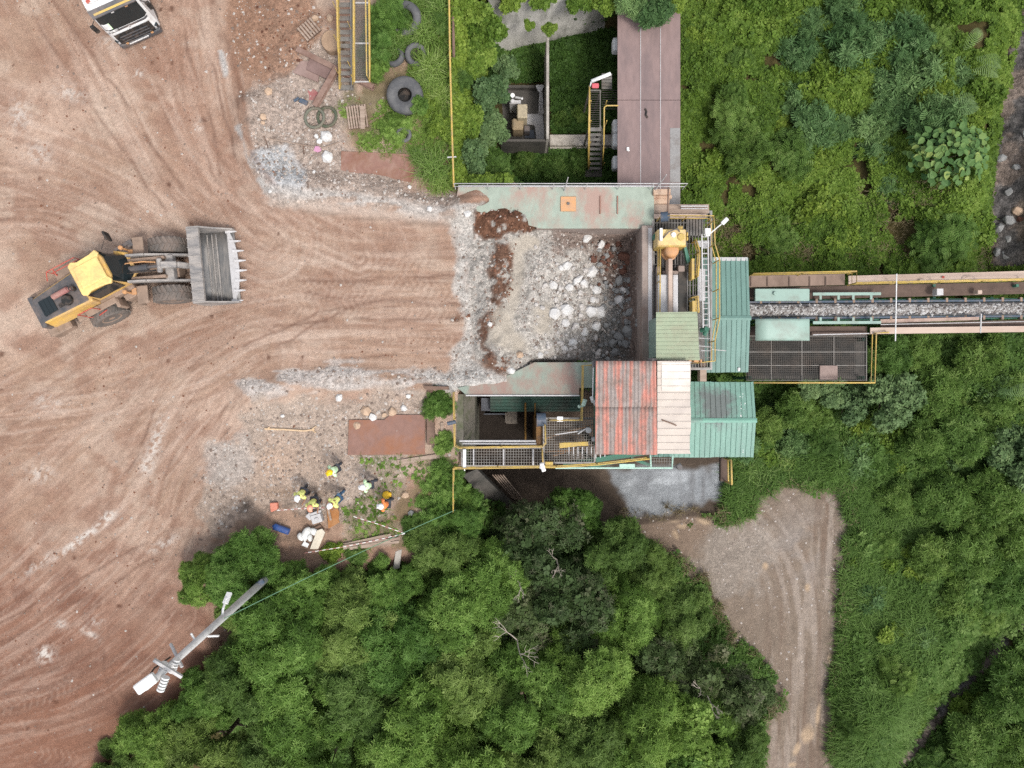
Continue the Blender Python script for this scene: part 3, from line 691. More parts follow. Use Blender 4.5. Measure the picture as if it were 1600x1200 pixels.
# concrete wall at the head of the pit
m = MB(); a, b = P(770, 91, -5.8), P(972, 43, -5.8); d = (b - a).normalized(); nn = Vector((-d.y, d.x, 0))
def wallfn(u, v):
    p = a + (b - a) * u; zt = -.2 - 2.4 * u
    q = p + nn * (.25 * v) + nn * .12 * (value_noise(np.array(u*9), np.array(v*5), 4) - .5); q.z = -5.9 + (zt + 5.9) * v; return q
m.grid(wallfn, 30, 12); 
top = [wallfn(0, 1), wallfn(1, 1), wallfn(1, 1) + nn * .5, wallfn(0, 1) + nn * .5]; m.add(top, [(0, 1, 2, 3)])
cr = []
tag(m.build('block_wall', m_oldconc, smooth=False), 'old stained concrete wall with vines at the head of the pit', 'wall')

# ---- brown steel deck building on the right of the pit
zb = -1.2
dk = thing('deck_building', P(1012, 170, LOW + .8), 'long flat deck of brown steel plates beside the pit', 'deck')
m = MB(); m.pbox(965, -60, 1063, 156, zb - .06, zb); m.build('deck_plate', m_browndeck, dk)
m = MB(); m.pbox(965, 156.8, 1063, 325, zb - .06, zb + .01); m.build('deck_plate', m_browndeck, dk)
m = MB(); m.pbox(1046, 286, 1062.6, 325, zb + .012, zb + .03); m.pbox(1047, 200, 1062.6, 285, zb+.012, zb+.02); m.build('grey_patch_plate', m_steel, dk)
m = MB()
for x in (1001, 1032): m.pbox(x - .4, 20, x + .4, 324, zb, zb + .025)
m.build('weld_seam', m_galv, dk)
m = MB(); m.pbox(985, -60, 1050, 320, LOW + .6, zb - .08); m.build('wall', m_darkconc, dk)
m = MB(); m.pbox(966, -60, 969, 324, zb - .35, zb - .065); m.pbox(1059, -60, 1062, 324, zb - .35, zb - .065); m.build('edge_beam', m_dgrey, dk)
for y in (68, 196, 218, 253):
    c = P(962, y, -2.3); m = MB(); m.box((c.x + .3, c.y, -2.6), (.9, .72, .6)); m.build('bracket_block', m_white, dk, bevel=.12, seg=2)
m = MB(); m.tube([P(1008, 170, zb+.03), P(1010, 174, zb+.04), P(1009, 180, zb+.04), P(1012, 184, zb+.04)], .05, 6); tag(m.build('rope_scrap', m_black), 'curl of black rope lying on the brown deck', 'rope')
m = MB(); m.box(P(981, 233, zb + .06), (.12, .16, .1)); m.box(P(982, 235, zb+.05), (.08,.1,.08), Matrix.Rotation(.6,3,'Z')); tag(m.build('paper_scrap', m_white), 'small white scrap on the brown deck', 'scrap')

# ---- generator bay in the pit
zf = -5.55
gb = thing('generator_bay', P(830, 190, zf), 'roofless concrete bay holding a generator in the pit', 'bay')
zt = -2.9
m = MB(); m.pbox(853.5, 58, 858, 217, zf - .3, zt); m.build('side_wall', m_concrete, gb, bevel=.02)
m = MB(); m.pbox(782, 217, 859, 221, zf - .3, zt - .4); m.build('front_wall', m_darkconc, gb, bevel=.02)
m = MB(); m.pbox(776, 133, 853, 137, zf - .3, zf + .5); m.build('back_kerb', m_darkconc, gb)
m = MB(); m.prism([P(776, 138, zf + .12), P(852, 138, zf + .12), P(852, 219, zf + .12), P(776, 219, zf + .12)], .3); m.build('floor', m_darkconc, gb)
m = MB(); m.prism([P(824, 178, zf + .16), P(848, 178, zf + .16), P(851, 217, zf + .16), P(838, 217, zf + .16), P(836, 198, zf+.16), P(833, 195, zf + .16), P(822, 194, zf + .16)], .03); m.build('floor_slab', m_galv, gb)
gen = thing('generator', P(815, 180, zf + .1), 'dusty generator set half hidden by the shrub in the concrete bay', 'generator')
m = MB(); m.pbox(808, 162, 824, 184, zf + .2, zf + 1.9); m.build('engine_cover', mat('tan_metal', lin((205,190,160)), .6, dirt=(.2,.17,.13), amt=.6, scale=2), gen, bevel=.05)
m = MB(); m.pbox(800, 184, 818, 202, zf + .2, zf + 1.4); m.build('alternator', mat('tan_metal2', lin((170,150,120)), .6, dirt=(.15,.13,.1), amt=.6, scale=2), gen, bevel=.08)
m = MB(); m.pbox(796, 156, 814, 162, zf + .3, zf + 1.6); m.cyl(P(801, 158, zf + 1.6), P(801, 158, zf + 1.9), .12); m.build('radiator', m_galv, gen, bevel=.03)
m = MB(); m.cyl(P(801, 149, zf + 1.5), P(801, 149, zf + 2.0), .12); m.cyl(P(806, 152, zf+1.4), P(816, 154, zf+1.7), .06); m.build('exhaust', m_white, gen)
m = MB(); m.pbox(819, 196, 828, 205, zf + .15, zf + .9); m.build('battery_box', m_dgrey, gen, bevel=.02)
m = MB(); 
for k in (0, 1, 2): m.tube([P(844 + 1.2*k, 141, zf + .9 - .1*k), P(842.5 + 3*k, 178, zf + .35)], .05, 6)
m.beam(P(838, 135, zf + .9), P(849, 135, zf + .9), .1, .2); m.prism([P(837, 134, zf + 1), P(850, 134, zf + 1), P(846, 143, zf + .9), P(841, 143, zf + .9)], .05)
tag(m.build('pipe_chute', m_galv), 'grey pipes running down the inside of the bay wall', 'pipes')
m = MB(); c = P(838, 208, zf+.12)
m.prism([P(820, 203, zf+.17), P(834, 203, zf+.17), P(836, 216, zf+.17), P(820, 216, zf+.17)], .02); tag(m.build('drip_tray', mat('dark_blue_metal', (.06,.07,.09), .4)), 'dark steel drip tray on the floor of the bay', 'tray')
m = MB(); m.pbox(859, 210, 966, 227, zf - .4, zf + .55); m.pbox(859, 227.6, 966, 232, zf - .4, zf + .3); tag(m.build('concrete_beam', mat('pale_beam', (.46,.42,.37), .9, dirt=(.14,.12,.09), amt=.6, scale=1.3, bump=.2), bevel=.03), 'pale concrete beam crossing the pit floor under the stair', 'beam')

# ---- stair tower in the pit
stz = -2.2
st = thing('pit_stair', P(938, 200, zf), 'steel grating stair with yellow handrails descending into the pit', 'stair')
fr = frame(921, 141, 938, 200, stz, .06, .12); fr.build('landing_frame', m_gratel, st)
bars(921, 141, 938, 200, stz, 0, .11, .014).build('landing_grating', m_grate, st)
bars(941, 141, 966, 170, stz - .1, 0, .12, .014).build('side_grating', m_grate, st)
for i in range(9):
    t = i / 8; y = 203 + 60 * t; z = stz - (stz - zf) * .8 * t
    m = MB(); m.beam(P(921, y, z), P(939, y, z), .14, .035); m.build('step', m_gratel, st)
m = MB(); m.beam(P(920, 200, stz), P(919, 268, zf + .6), .04, .2); m.beam(P(940, 200, stz), P(939, 268, zf + .6), .04, .2); m.build('stringer', m_gratel, st)
for i in range(5):
    m = MB(); y = 137 - 5 * i; m.beam(P(940, y, stz + .2 * i), P(956, y, stz + .2 * i), .14, .03); m.build('step', m_gratel, st)
m = MB(); m.tube([P(921, 134, stz + 1.05), P(920, 200, stz + 1.05), P(919, 264, zf + 1.6)], .04, 8); m.tube([P(922, 134, stz + .6), P(921.5, 200, stz + .6), P(920.5, 264, zf + 1.2)], .03, 6); m.build('handrail', m_yellow, st, smooth=True)
m = MB(); m.tube([P(966, 165, stz + 1), P(948, 165, stz + 1), P(944, 168, stz + 1), P(943.5, 225, stz + .6), P(941, 264, zf + 1.5)], .035, 8); m.build('handrail', m_yellow, st, smooth=True)
for (x, y, z) in ((920.5, 142, stz), (920, 170, stz), (920, 200, stz), (919.5, 232, stz - 1.5), (919, 263, zf + .5), (944, 170, stz), (944, 200, stz), (942, 240, stz - 1.8), (941, 263, zf + .5)):
    m = MB(); m.cyl(P(x, y, z), P(x, y, z) + Vector((0, 0, 1.05)), .025, n=6); m.build('rail_post', m_yellow, st)
m = MB(); m.pbox(914, 264, 941, 276, zf - .2, zf + .35); m.build('base_block', m_darkconc, st, bevel=.03)
for (x, y) in ((921, 143), (938, 143), (921, 199), (938, 199)):
    m = MB(); m.beam(P(x, y, stz - .1), P(x, y, stz - .1) + Vector((0, 0, -3.3)), .1, .1); m.build('support_leg', m_gratel, st)
m = MB(); m.cyl(P(924, 127, stz + 1.3), P(954, 115, stz + 1.4), .09, n=12); m.cyl(P(924, 127, stz + 1.3), P(922, 135, stz + 1.1), .03); tag(m.build('tube_lamp', m_white, smooth=True), 'white tube lamp mounted at the top of the pit stair', 'lamp')
m = MB(); c = P(930, 134, stz + 1.0); m.box(c, (.36, .24, .12)); tag(m.build('warning_box', mat('pink_red', (.55,.12,.14), .6), bevel=.03), 'small pinkish red box on the pit stair handrail', 'box')

# ---- crusher platform to the right of the hopper
zp = .25
pl = thing('crusher_platform', P(1060, 450, LOW), 'steel service platform beside the hopper rim', 'platform')
bars(1022, 332, 1110, 575, zp - .02, .14, .5, .015).build('deck_grating', m_gratel, pl)
frame(1021, 331, 1111, 576, zp - .03, .12, .25).build('deck_frame', m_steel, pl)
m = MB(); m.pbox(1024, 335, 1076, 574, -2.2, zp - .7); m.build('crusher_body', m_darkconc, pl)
m = MB(); m.pbox(1078, 470, 1100, 574, -2.2, zp-.5); m.build('side_plate', m_steel, pl)
for (x, y) in ((1024, 336), (1106, 336), (1024, 570), (1106, 570), (1106, 450)):
    m = MB(); a = P(x, y, zp - .28); m.beam(a, (a.x, a.y, LOW - .2), .2, .2); m.build('column', m_green, pl)
m = MB(); m.pbox(1021, 319, 1108, 333, zp - .2, zp + .05); m.build('edge_plank', m_wood, pl, bevel=.01)
m = MB(); m.pbox(1022, 334, 1104, 341, zp, zp + .12); m.build('kick_beam', m_beige, pl)
m = MB(); m.pbox(1074, 342, 1099, 368, zp - .5, zp - .02); m.build('grey_floor_plate', m_gratel, pl)
m = MB(); m.pbox(1090, 376, 1108, 386, zp, zp+.04); m.pbox(1090, 420, 1102, 470, zp+.0, zp+.03); m.build('floor_plate', m_galv, pl)
# white covers and beam of the crusher
m = MB(); m.pbox(1029, 429, 1044, 490, zp + .1, zp + .75); m.pbox(1051.5, 429, 1059.5, 490, zp + .1, zp + .72); tag(m.build('cover_plate', m_galv, bevel=.02), 'pale grey drive cover plates on the crusher platform', 'cover')
m = MB(); m.pbox(1044.5, 404, 1051, 490, zp + .3, zp + .95); tag(m.build('drive_beam', m_beige, bevel=.02), 'narrow beige beam running from the motor over the covers', 'beam')
m = MB(); m.pbox(1060, 420, 1073, 490, zp - .4, zp + .2); tag(m.build('dark_chute', m_grate, bevel=.02), 'dark open chute beside the pale drive covers', 'chute')
m = MB(); m.pbox(1026, 416, 1033, 490, zp, zp + .35); m.pbox(1060, 415, 1070, 424, zp, zp + .4); m.pbox(1035, 423, 1060, 428, zp, zp+.3); tag(m.build('support_frame', mat('dull_brown_steel', (.3,.24,.21), .8, dirt=(.15,.11,.09), amt=.6, scale=2), bevel=.02), 'dull brown support frame under the drive covers', 'frame')
m = MB()
for x in (1036, 1041, 1055, 1064): m.cyl(P(x, 395, zp + .06), P(x, 418, zp + .06), .03, n=6)
for x in (1074, 1078, 1083): m.cyl(P(x, 425, zp + .2), P(x, 486, zp + .25), .035, n=6)
tag(m.build('hydraulic_pipes', m_steel), 'bundle of thin pipes on the crusher platform', 'pipes')
# hydraulic power unit
hp = thing('hydraulic_unit', P(1050, 370, zp), 'cream yellow hydraulic power unit with lids on top', 'machine')
m = MB(); m.pbox(1027.5, 358, 1072, 383, zp, zp + 1.2); m.build('tank', m_cream, hp, bevel=.04)
m = MB(); m.pbox(1027.5, 383.3, 1072, 385.5, zp, zp + 1.1); m.build('side_rib', m_yellow, hp)
m = MB(); m.pbox(1031, 356, 1035.5, 376, zp + 1.2, zp + 1.36); m.build('level_cover', m_white, hp, bevel=.02)
m = MB(); m.lathe([(.01,.12), (.1,.12), (.12,.06), (.13,0)], P(1052, 367, zp + 1.2)); m.build('breather_cap', m_white, hp)
m = MB(); m.lathe([(.17,.0), (.17,.05), (.14,.07), (.01,.07)], P(1064, 370.5, zp + 1.2)); m.build('round_lid', m_yellow, hp)
m = MB(); m.tube([P(1036, 372, zp+1.26), P(1045, 362, zp+1.36), P(1058, 357, zp+1.4), P(1062, 362, zp+1.3)], .035, 6); m.build('hose', m_dgrey, hp, smooth=True)
m = MB(); m.cyl(P(1072.5, 366, zp + 1), P(1074.5, 366, zp + 1), .1); m.cyl(P(1072.5, 373, zp + 1), P(1074.5, 373, zp + 1), .1); m.cyl(P(1060, 356, zp+1), P(1066, 356, zp+1.1), .1); m.build('port', m_yellow, hp)
m = MB(); m.lathe([(.05,0), (.28,0), (.34,.12), (.34,.5), (.30,.62), (.14,.66), (.0,.66)], P(1046, 394, zp + .3)); m.lathe([(.37,0), (.37,.1), (.3,.1)], P(1045, 396, zp + .28)); tag(m.build('drive_motor', m_copper, smooth=True), 'round dusty orange motor below the yellow hydraulic unit', 'motor')
m = MB(); a = P(1034, 339, zp + .9); b = P(1044, 338, zp + 1.0); m.cyl(a, b, .23, n=20); m.cyl(b, b + (b - a) * .25, .12, n=12); m.cyl(a - (b-a)*.08, a, .25, n=20); tag(m.build('blue_drum', m_bluegrey), 'small dark blue drum on the platform edge above the hydraulic unit', 'drum')
m = MB(); m.lathe([(.0,.62), (.15,.62), (.17,.55), (.17,0)], P(1022.5, 373, zp)); tag(m.build('gas_bottle', m_green), 'green cylinder standing left of the hydraulic unit', 'cylinder')
m = MB(); m.pbox(1021, 295, 1048, 304, .2, .75); m.pbox(1021, 304.5, 1050, 310, .1, .5); m.pbox(1020, 310, 1046, 318, .0, .42)
tag(m.build('stacked_plates', mat('beige_orange', lin((206,178,154)), .75, dirt=lin((176,124,96)), amt=.8, scale=1.6), bevel=.02), 'beige and rusty plates stacked at the corner of the safety rail', 'plates')
m = MB(); m.cyl(P(1044.5, 292, 1.6), P(1043, 335, 1.2), .04); tag(m.build('brown_pipe', m_darkwood), 'thin brown pipe from the safety rail to the blue drum', 'pipe')
m = MB(); m.tube([P(1064, 322, .9), P(1106, 322, .9)], .03, 6); m.tube([P(1064, 326, .5), P(1106, 326, .5)], .025, 6)
for x in (1065, 1085, 1105): m.cyl(P(x, 324, zp-.1), P(x, 322.5, .9), .025, n=6)
tag(m.build('pale_rail', m_galv), 'pale double pipe rail at the top end of the crusher platform', 'railing')
# yellow rails of the platform
rail('yellow_rail', [P(1026, 345.5, zp), P(1105, 345.5, zp), P(1106, 352, zp), P(1107, 388, zp), P(1114, 412, zp), P(1114, 500, zp), P(1107, 535, zp), P(1107, 565, zp), P(1080, 568, zp)], 'long yellow handrail round the outer side of the crusher platform', m_yellow, 1.1, 1.3, .03)
rail('yellow_rail', [P(1025, 386, zp), P(1024, 560, zp)], 'straight yellow handrail along the hopper rim', m_yellow, 1.0, 1.6, .035)
rail('yellow_rail', [P(1081, 380, zp), P(1087, 398, zp), P(1084, 435, zp)], 'short bent yellow guard beside the ladder, upper one', m_yellow, .8, .8, .045)
rail('yellow_rail', [P(1076, 468, zp), P(1084, 466, zp), P(1085, 490, zp)], 'short yellow guard touching the sage green roof', m_yellow, .8, .8, .045)
m = MB(); m.pbox(1081, 404, 1085, 436, zp+.3, zp+.9); m.pbox(1082, 470, 1087, 487, zp+.3, zp+.9); tag(m.build('guard_plate', m_yellow), 'yellow guard plates between ladder and chute', 'guard')
m = MB(); m.prism([P(1068, 383, zp+.9), P(1072, 383, zp+.9), P(1079, 408, zp+.6), P(1074, 412, zp+.5)], .3); tag(m.build('green_deflector', m_green), 'dark green deflector plate right of the orange motor', 'plate')
# ladder lying across
ld = thing('access_ladder', P(1100, 370, .9), 'long pale ladder lying along the right side of the platform', 'ladder')
zl = zp + .75
for x0, x1 in ((1096.5, 1098.5), (1106, 1108)):
    m = MB(); m.beam(P(x0, 366, zl + .25), P(x1, 512, zl - .1), .05, .08); m.build('side_rail', m_galv, ld)
for i in range(17):
    t = i / 16; y = 370 + 138 * t; x = 1097 + 1.6 * t; z = zl + .25 - .35 * t
    m = MB(); m.cyl(P(x, y, z), P(x + 10, y, z), .022, n=6); m.build('rung', m_galv, ld)
m = MB(); m.cyl(P(1096, 516, zp+.2), P(1104, 514, zp+.5), .12); m.cyl(P(1100, 524, zp+.2), P(1106, 512, zp+.3), .1); tag(m.build('green_valve', m_green), 'dark green valve at the foot of the ladder', 'valve')
m = MB(); m.box(P(1105, 362, 1.6), (.25, .25, .3)); m.box(P(1105, 366, 1.4), (.2,.2,.3)); m.cyl(P(1108, 366, zp), P(1108, 366, 1.6), .05); m.tube([P(1108, 366, 1.6), P(1131, 347, 1.9)], .03, 6)
lp = thing('platform_lamp', P(1106, 366, zp), 'pale floodlight on a slanting arm right of the hydraulic unit', 'lamp')
m.build('mast', m_white, lp)
m = MB(); m.beam(P(1128, 350, 1.95), P(1137, 341, 2.0), .19, .1); m.build('lamp_head', m_white, lp, bevel=.03)
m = MB()
for (a, b) in (((1090, 528), (1118, 530)), ((1087, 540), (1112, 542)), ((1095, 548), (1110, 548)), ((1112, 546), (1134, 548))): m.cyl(P(*a, .8), P(*b, .6), .02, n=6)
tag(m.build('conduit_pipes', m_galv), 'thin conduits sticking out over the teal roof', 'pipes')

# ---- roofs
def gable(name, x0, x1, y0, ym, y1, ze, zr, label, mt, pitch, cap=None, xs=0, col_=m_dgrey):
    t = thing(name, P((x0 + x1) / 2, ym, LOW), label, 'roof')
    vs, fs = ribbed(P(x0, ym, zr), P(x1 + xs, ym, zr), P(x1, y0, ze), P(x0, y0, ze), pitch, .035, 'rib', 3); MB().add(vs, fs).build('roof_slope', mt, t, solid=.015)
    vs, fs = ribbed(P(x0, ym, zr), P(x1 + xs, ym, zr), P(x1, y1, ze), P(x0, y1, ze), pitch, .035, 'rib', 3); MB().add(vs, fs).build('roof_slope', mt, t, solid=.015)
    m = MB(); m.prism([P(x0, ym - 3.5, zr + .03), P(x1 + xs + 2, ym - 3.5, zr + .03), P(x1 + xs + 2, ym, zr + .075), P(x0, ym, zr + .075)], .02)
    m.prism([P(x0, ym, zr + .075), P(x1 + xs + 2, ym, zr + .075), P(x1 + xs + 2, ym + 3.5, zr + .03), P(x0, ym + 3.5, zr + .03)], .02); m.build('ridge_cap', cap or mt, t)
    return t
g1 = gable('teal_roof', 1092, 1169, 403, 497, 581, -.85, -.35, 'faded teal ridged roof over the conveyor tail', m_teal, .26, xs=3)
m = MB()
for (x, y) in ((1098, 410), (1163, 410), (1098, 575), (1163, 575)): a = P(x, y, -1.1); m.beam(a, (a.x, a.y, LOW), .15, .15)
m.build('posts', m_dgrey, g1)
m = MB(); m.pbox(1115, 402, 1168, 407.5, -.92, -.80); m.build('eave_trim', m_galv, g1)
m = MB(); m.pbox(1153, 574, 1157, 580, -.83, -.7); tag(m.build('white_lump', m_white, bevel=.04), 'small white lump on the lower eave of the faded teal roof', 'scrap')
def sooty():
    m_, t, n, l, b = nt_of('sooty_teal_sheet'); co = n.new('ShaderNodeTexCoord').outputs['Object']
    f1 = noise(n, l, co, 9, 5, .65); f2 = noise(n, l, co, 1.1, 6, .75); f3 = noise(n, l, co, .5, 4, .6, (2.5, .3, 1))
    c = mixc(n, l, 1.0, lin((128,168,153)), mrange(n, l, f1, .25, .75, .86, 1.14), 'MULTIPLY')
    c = mixc(n, l, mrange(n, l, f3, .45, .7, 0, .6), c, lin((112,140,130)))
    d = n.new('ShaderNodeVectorMath'); d.operation = 'DISTANCE'; mp = n.new('ShaderNodeMapping'); mp.inputs['Location'].default_value = (0, 0, 0); mp.inputs['Scale'].default_value = (1, 1, 0)
    l.new(co, mp.inputs[0]); l.new(mp.outputs[0], d.inputs[0]); d.inputs[1].default_value = (-1.0, 1.0, 0)
    s_ = n.new('ShaderNodeMath'); s_.operation = 'SUBTRACT'; l.new(mrange(n, l, d.outputs['Value'], .3, 1.7, 1, .2), s_.inputs[0]); l.new(mrange(n, l, f2, .3, .7, .0, .7), s_.inputs[1])
    c = mixc(n, l, mrange(n, l, s_.outputs[0], .1, .5, 0, .85), c, lin((112,112,112)))
    l.new(c, b.inputs['Base Color']); b.inputs['Roughness'].default_value = .6; return m_
g2 = gable('teal_roof', 1018, 1177, 597, 657, 714, -.9, -.45, 'brighter teal ridged roof with grey soot and white streaks', sooty(), .26, m_teal2, xs=4)
m = MB(); 
m.pbox(1022, 600, 1172, 712, -6.4, -1.2); m.build('wall', m_dkgreen, g2)
rs = np.random.RandomState(3)
dp = MB()
for k in range(46):
    x = rs.normal(1160, 2.4) if k < 40 else rs.uniform(1100, 1170); y = rs.uniform(602, 708); z = -.45 - .45 * abs(y - 657) / 57 + .008
    w = rs.uniform(.3, 1.3); hh = rs.uniform(.8, 4)
    dp.prism([P(x - w, y - hh, z), P(x + w*.6, y - hh * .8, z), P(x + w, y + hh, z), P(x - w * .5, y + hh * .7, z)], .004)
dp.build('white_streaks', m_white, g2)
# red worn roof
def red_roof_mat():
    m_, t, n, l, b = nt_of('worn_red_roof_sheet'); co = n.new('ShaderNodeTexCoord').outputs['Object']
    f = noise(n, l, co, 1.0, 5, .6, (3.6, .42, 1)); g = noise(n, l, co, 2.2, 5, .7); s = noise(n, l, co, 9, 4, .7)
    w = n.new('ShaderNodeTexWave'); w.bands_direction = 'X'; w.inputs['Scale'].default_value = .58; w.inputs['Distortion'].default_value = .6; w.inputs['Detail'].default_value = 1; l.new(co, w.inputs['Vector'])
    ad = n.new('ShaderNodeMath'); l.new(mrange(n, l, w.outputs['Fac'], 0, 1, -.14, .10), ad.inputs[0]); l.new(f, ad.inputs[1])
    c = mixc(n, l, mrange(n, l, ad.outputs[0], .42, .56), lin((160, 148, 142)), lin((204, 136, 120)))
    c = mixc(n, l, mrange(n, l, g, .44, .66, 0, .8), c, lin((142, 122, 112)))
    c = mixc(n, l, 1.0, c, mrange(n, l, s, .25, .75, .8, 1.2), 'MULTIPLY')
    l.new(c, b.inputs['Base Color']); b.inputs['Roughness'].default_value = .8; return m_
zr = 3.3
rr = thing('red_roof_room', P(978, 640, LOW), 'control room under a worn red corrugated roof', 'building')
mr = red_roof_mat()
vs, fs = ribbed(P(931, 564, zr + .1), P(1025, 564, zr + .1), P(1026, 636, zr), P(930, 636, zr), .17, .022, 'wave', 6); MB().add(vs, fs).build('roof_sheet', mr, rr, smooth=True, solid=.01)
vs, fs = ribbed(P(930, 635, zr - .03), P(1026, 635, zr - .03), P(1027, 711, zr - .12), P(930, 711, zr - .12), .17, .022, 'wave', 6); MB().add(vs, fs).build('roof_sheet', mr, rr, smooth=True, solid=.01)
m = MB(); m.pbox(939, 572, 1020, 704, .3, zr - .2); m.build('wall', m_green, rr)
for (x, y) in ((941, 575), (1018, 575), (941, 700), (1018, 700)):
    m = MB(); a = P(x, y, .3); m.beam(a, (a.x, a.y, LOW), .25, .25); m.build('column', m_dkgreen, rr)
m = MB(); m.pbox(925.5, 564, 930, 574, 2.9, 3.15); m.pbox(1012, 560, 1026, 563.5, 2.9, 3.1); m.build('gutter_block', m_dgrey, rr)
m = MB(); m.box(P(936, 641, 2.2), (.06, 1.4, .8)); m.build('window', m_glass, rr)
# cream roof
cr_ = thing('cream_roof_room', P(1052, 640, LOW), 'narrow room under a cream ribbed roof', 'building')
vs, fs = ribbed(P(1027, 564, 3.35), P(1027, 709, 3.15), P(1078.5, 709, 3.15), P(1078.5, 564, 3.35), .31, .03, 'rib', 3); MB().add(vs, fs).build('roof_sheet', m_creamroof, cr_, solid=.015)
m = MB(); m.prism([P(1034, 566, 3.375), P(1078, 566, 3.375), P(1078, 611, 3.315), P(1034, 611, 3.315)], .02); m.build('white_roof_sheet', mat('chalky_roof_sheet', lin((232,226,216)), .7, dirt=lin((206,196,184)), amt=.6, scale=.7, var=.06), cr_)
m = MB(); m.pbox(1034, 572, 1072, 702, -1, 3.0); m.build('wall', m_creamroof, cr_)
m = MB(); m.tube([P(1034, 656, 3.27), P(1042, 659, 3.27), P(1048, 661, 3.27), P(1057, 665, 3.27)], .03, 5); m.build('leaf_litter', m_darkwood, cr_)
# sage roof
sg = thing('sage_roof_cabin', P(1060, 525, zp), 'small cabin under a sage green ribbed roof', 'building')
vs, fs = ribbed(P(1025, 488, 3.2), P(1025, 562, 3.0), P(1094, 563, 2.95), P(1090, 487, 3.15), .17, .02, 'rib', 2); MB().add(vs, fs).build('roof_sheet', m_sage, sg, solid=.012)
m = MB(); m.pbox(1030, 494, 1087, 557, zp, 2.85); m.build('wall', m_ltgreen, sg)
m = MB(); m.pbox(1094, 566, 1104, 596, -.4, .1); tag(m.build('edge_plank', m_wood), 'short grey plank beside the cream roof', 'plank')
m = MB(); m.pbox(1076, 561, 1081, 565, 1.6, 1.9); m.pbox(1084, 560, 1092, 566, 1.4, 1.8); m.pbox(1094, 561, 1097, 567, 1.4, 1.7); tag(m.build('junction_boxes', m_copper, bevel=.03), 'small brown boxes at the lower corner of the sage roof', 'boxes')

# ---- grating terrace and walkway above the shaft
zw = .02
tw = thing('shaft_walkway', P(785, 715, 0), 'grey grating walkway spanning above the service shaft', 'walkway')
bars(723, 701, 848, 727, zw, .13, .13, .012).build('grating', m_gratel, tw)
frame(722, 700, 849, 728, zw - .01, .08, .16).build('edge_frame', m_steel, tw)
m = MB()
for x in (740, 787, 833): m = MB(); m.pbox(x - 1, 702, x + 1, 727, zw - .05, zw + .03); m.build('cross_bar', m_galv, tw)
te = thing('grating_terrace', P(890, 670, 0), 'open grating terrace left of the red roof with rusty bars beneath', 'terrace')
bars(851, 655, 928, 722, zw - .01, .12, .12, .012).build('grating', m_gratel, te)
bars(909, 570, 925, 655, zw, .1, .3, .012).build('narrow_grating', m_grate, te)
frame(850, 654, 929, 723, zw - .03, .1, .2).build('edge_frame', m_steel, te)
for i in range(9):
    m = MB(); x = 889 + 7 * i; m.beam(P(x, 698, .1), P(x, 716, -.1), .045, .05); m.build('stair_bar', m_galv, te)
m = MB()
for (a, b) in (((853, 685), (928, 663)), ((865, 712), (925, 694)), ((851, 706), (890, 704))): m.cyl(P(*a, -.5), P(*b, -.5), .035, n=6)
m.build('rusty_brace', m_copper, te)
for (x, y) in ((853, 658), (853, 720), (925, 720), (925, 600), (912, 572)):
    m = MB(); a = P(x, y, -.15); m.beam(a, (a.x, a.y, LOW), .18, .18); m.build('column', m_dkgreen, te)
m = MB(); m.beam(P(874, 695, .6), P(919, 693, .75), .2, .12); m.beam(P(874, 699, .6), P(919, 693.8, .5), .08, .1); tag(m.build('yellow_beam', m_yellow, bevel=.02), 'bright yellow beam lying across the grating terrace', 'beam')
m = MB(); m.beam(P(868, 679, .3), P(910, 673, .4), .05, .06); m.beam(P(903, 678, .5), P(918, 668, .6), .05, .05); m.lathe([(.0,.25),(.13,.25),(.15,.0)], P(919, 672, .4)); m.lathe([(.0,.25),(.1,.25),(.12,.0)], P(927, 686, .4)); tag(m.build('pipe_fitting', m_galv), 'pale bent pipe and fitting at the wall of the red roof room', 'pipe')
rail('yellow_rail', [P(924, 571, 0), P(908, 572, 0), P(906, 655, 0), P(858, 655, 0)], 'yellow handrail stepping round the grating terrace', m_yellow, 1.15, 1.4, .035)
rail('yellow_rail', [P(711, 613, 0), P(713, 694, 0), P(720, 697, 0), P(847, 695, 0), P(851, 690, 0), P(850, 662, 0)], 'yellow handrail round the open service shaft', m_yellow, 1.15, 1.6, .03)
rail('yellow_rail', [P(711, 800, -.6), P(711, 728, 0), P(845, 726, 0), P(868, 726, 0), P(930, 722, .2), P(1008, 713, .4)], 'yellow handrail along the lower side of the walkway', m_yellow, 1.15, 1.8, .035)
rail('yellow_rail', [P(846, 700, 0), P(847, 726, 0)], 'short yellow cross rail at the end of the walkway', m_yellow, 1.1, .8, .035)
m = MB(); m.cyl(P(840, 656, .5), P(853, 655, .5), .32, n=20); m.cyl(P(838.5, 656, .5), P(840, 656, .5), .34, n=20); tag(m.build('blue_drum', m_bluegrey), 'blue grey drum at the corner of the grating terrace', 'drum')
m = MB(); m.box(P(875, 655, 1.15), (.28, .24, .03)); m.lathe([(.03,.0),(.06,.0),(.06,.02),(.03,.02)], P(875, 655, 1.17)); tag(m.build('sign_board', m_white), 'small white square sign fixed on the yellow terrace rail', 'sign')
m = MB(); m.beam(P(911, 634, 1.9), P(914.5, 624, 1.95), .18, .08); m.cyl(P(905, 635, 1.5), P(911, 635, 1.9), .03); m.lathe([(.0,.12),(.08,.12),(.08,0)], P(905, 635, 1.4)); tag(m.build('terrace_lamp', m_ltgreen), 'small grey floodlight on the yellow rail above the terrace', 'lamp')
m = MB(); m.cyl(P(927.5, 566, 2.5), P(926, 626, 1.7), .03); m.beam(P(924, 620, 1.7), P(927, 628, 1.6), .16, .1); m.beam(P(927, 626, 1.6), P(930, 632, 1.5), .12, .1); tag(m.build('wall_lamp', m_white), 'white lamp and pipe on the left wall of the red roof room', 'lamp')
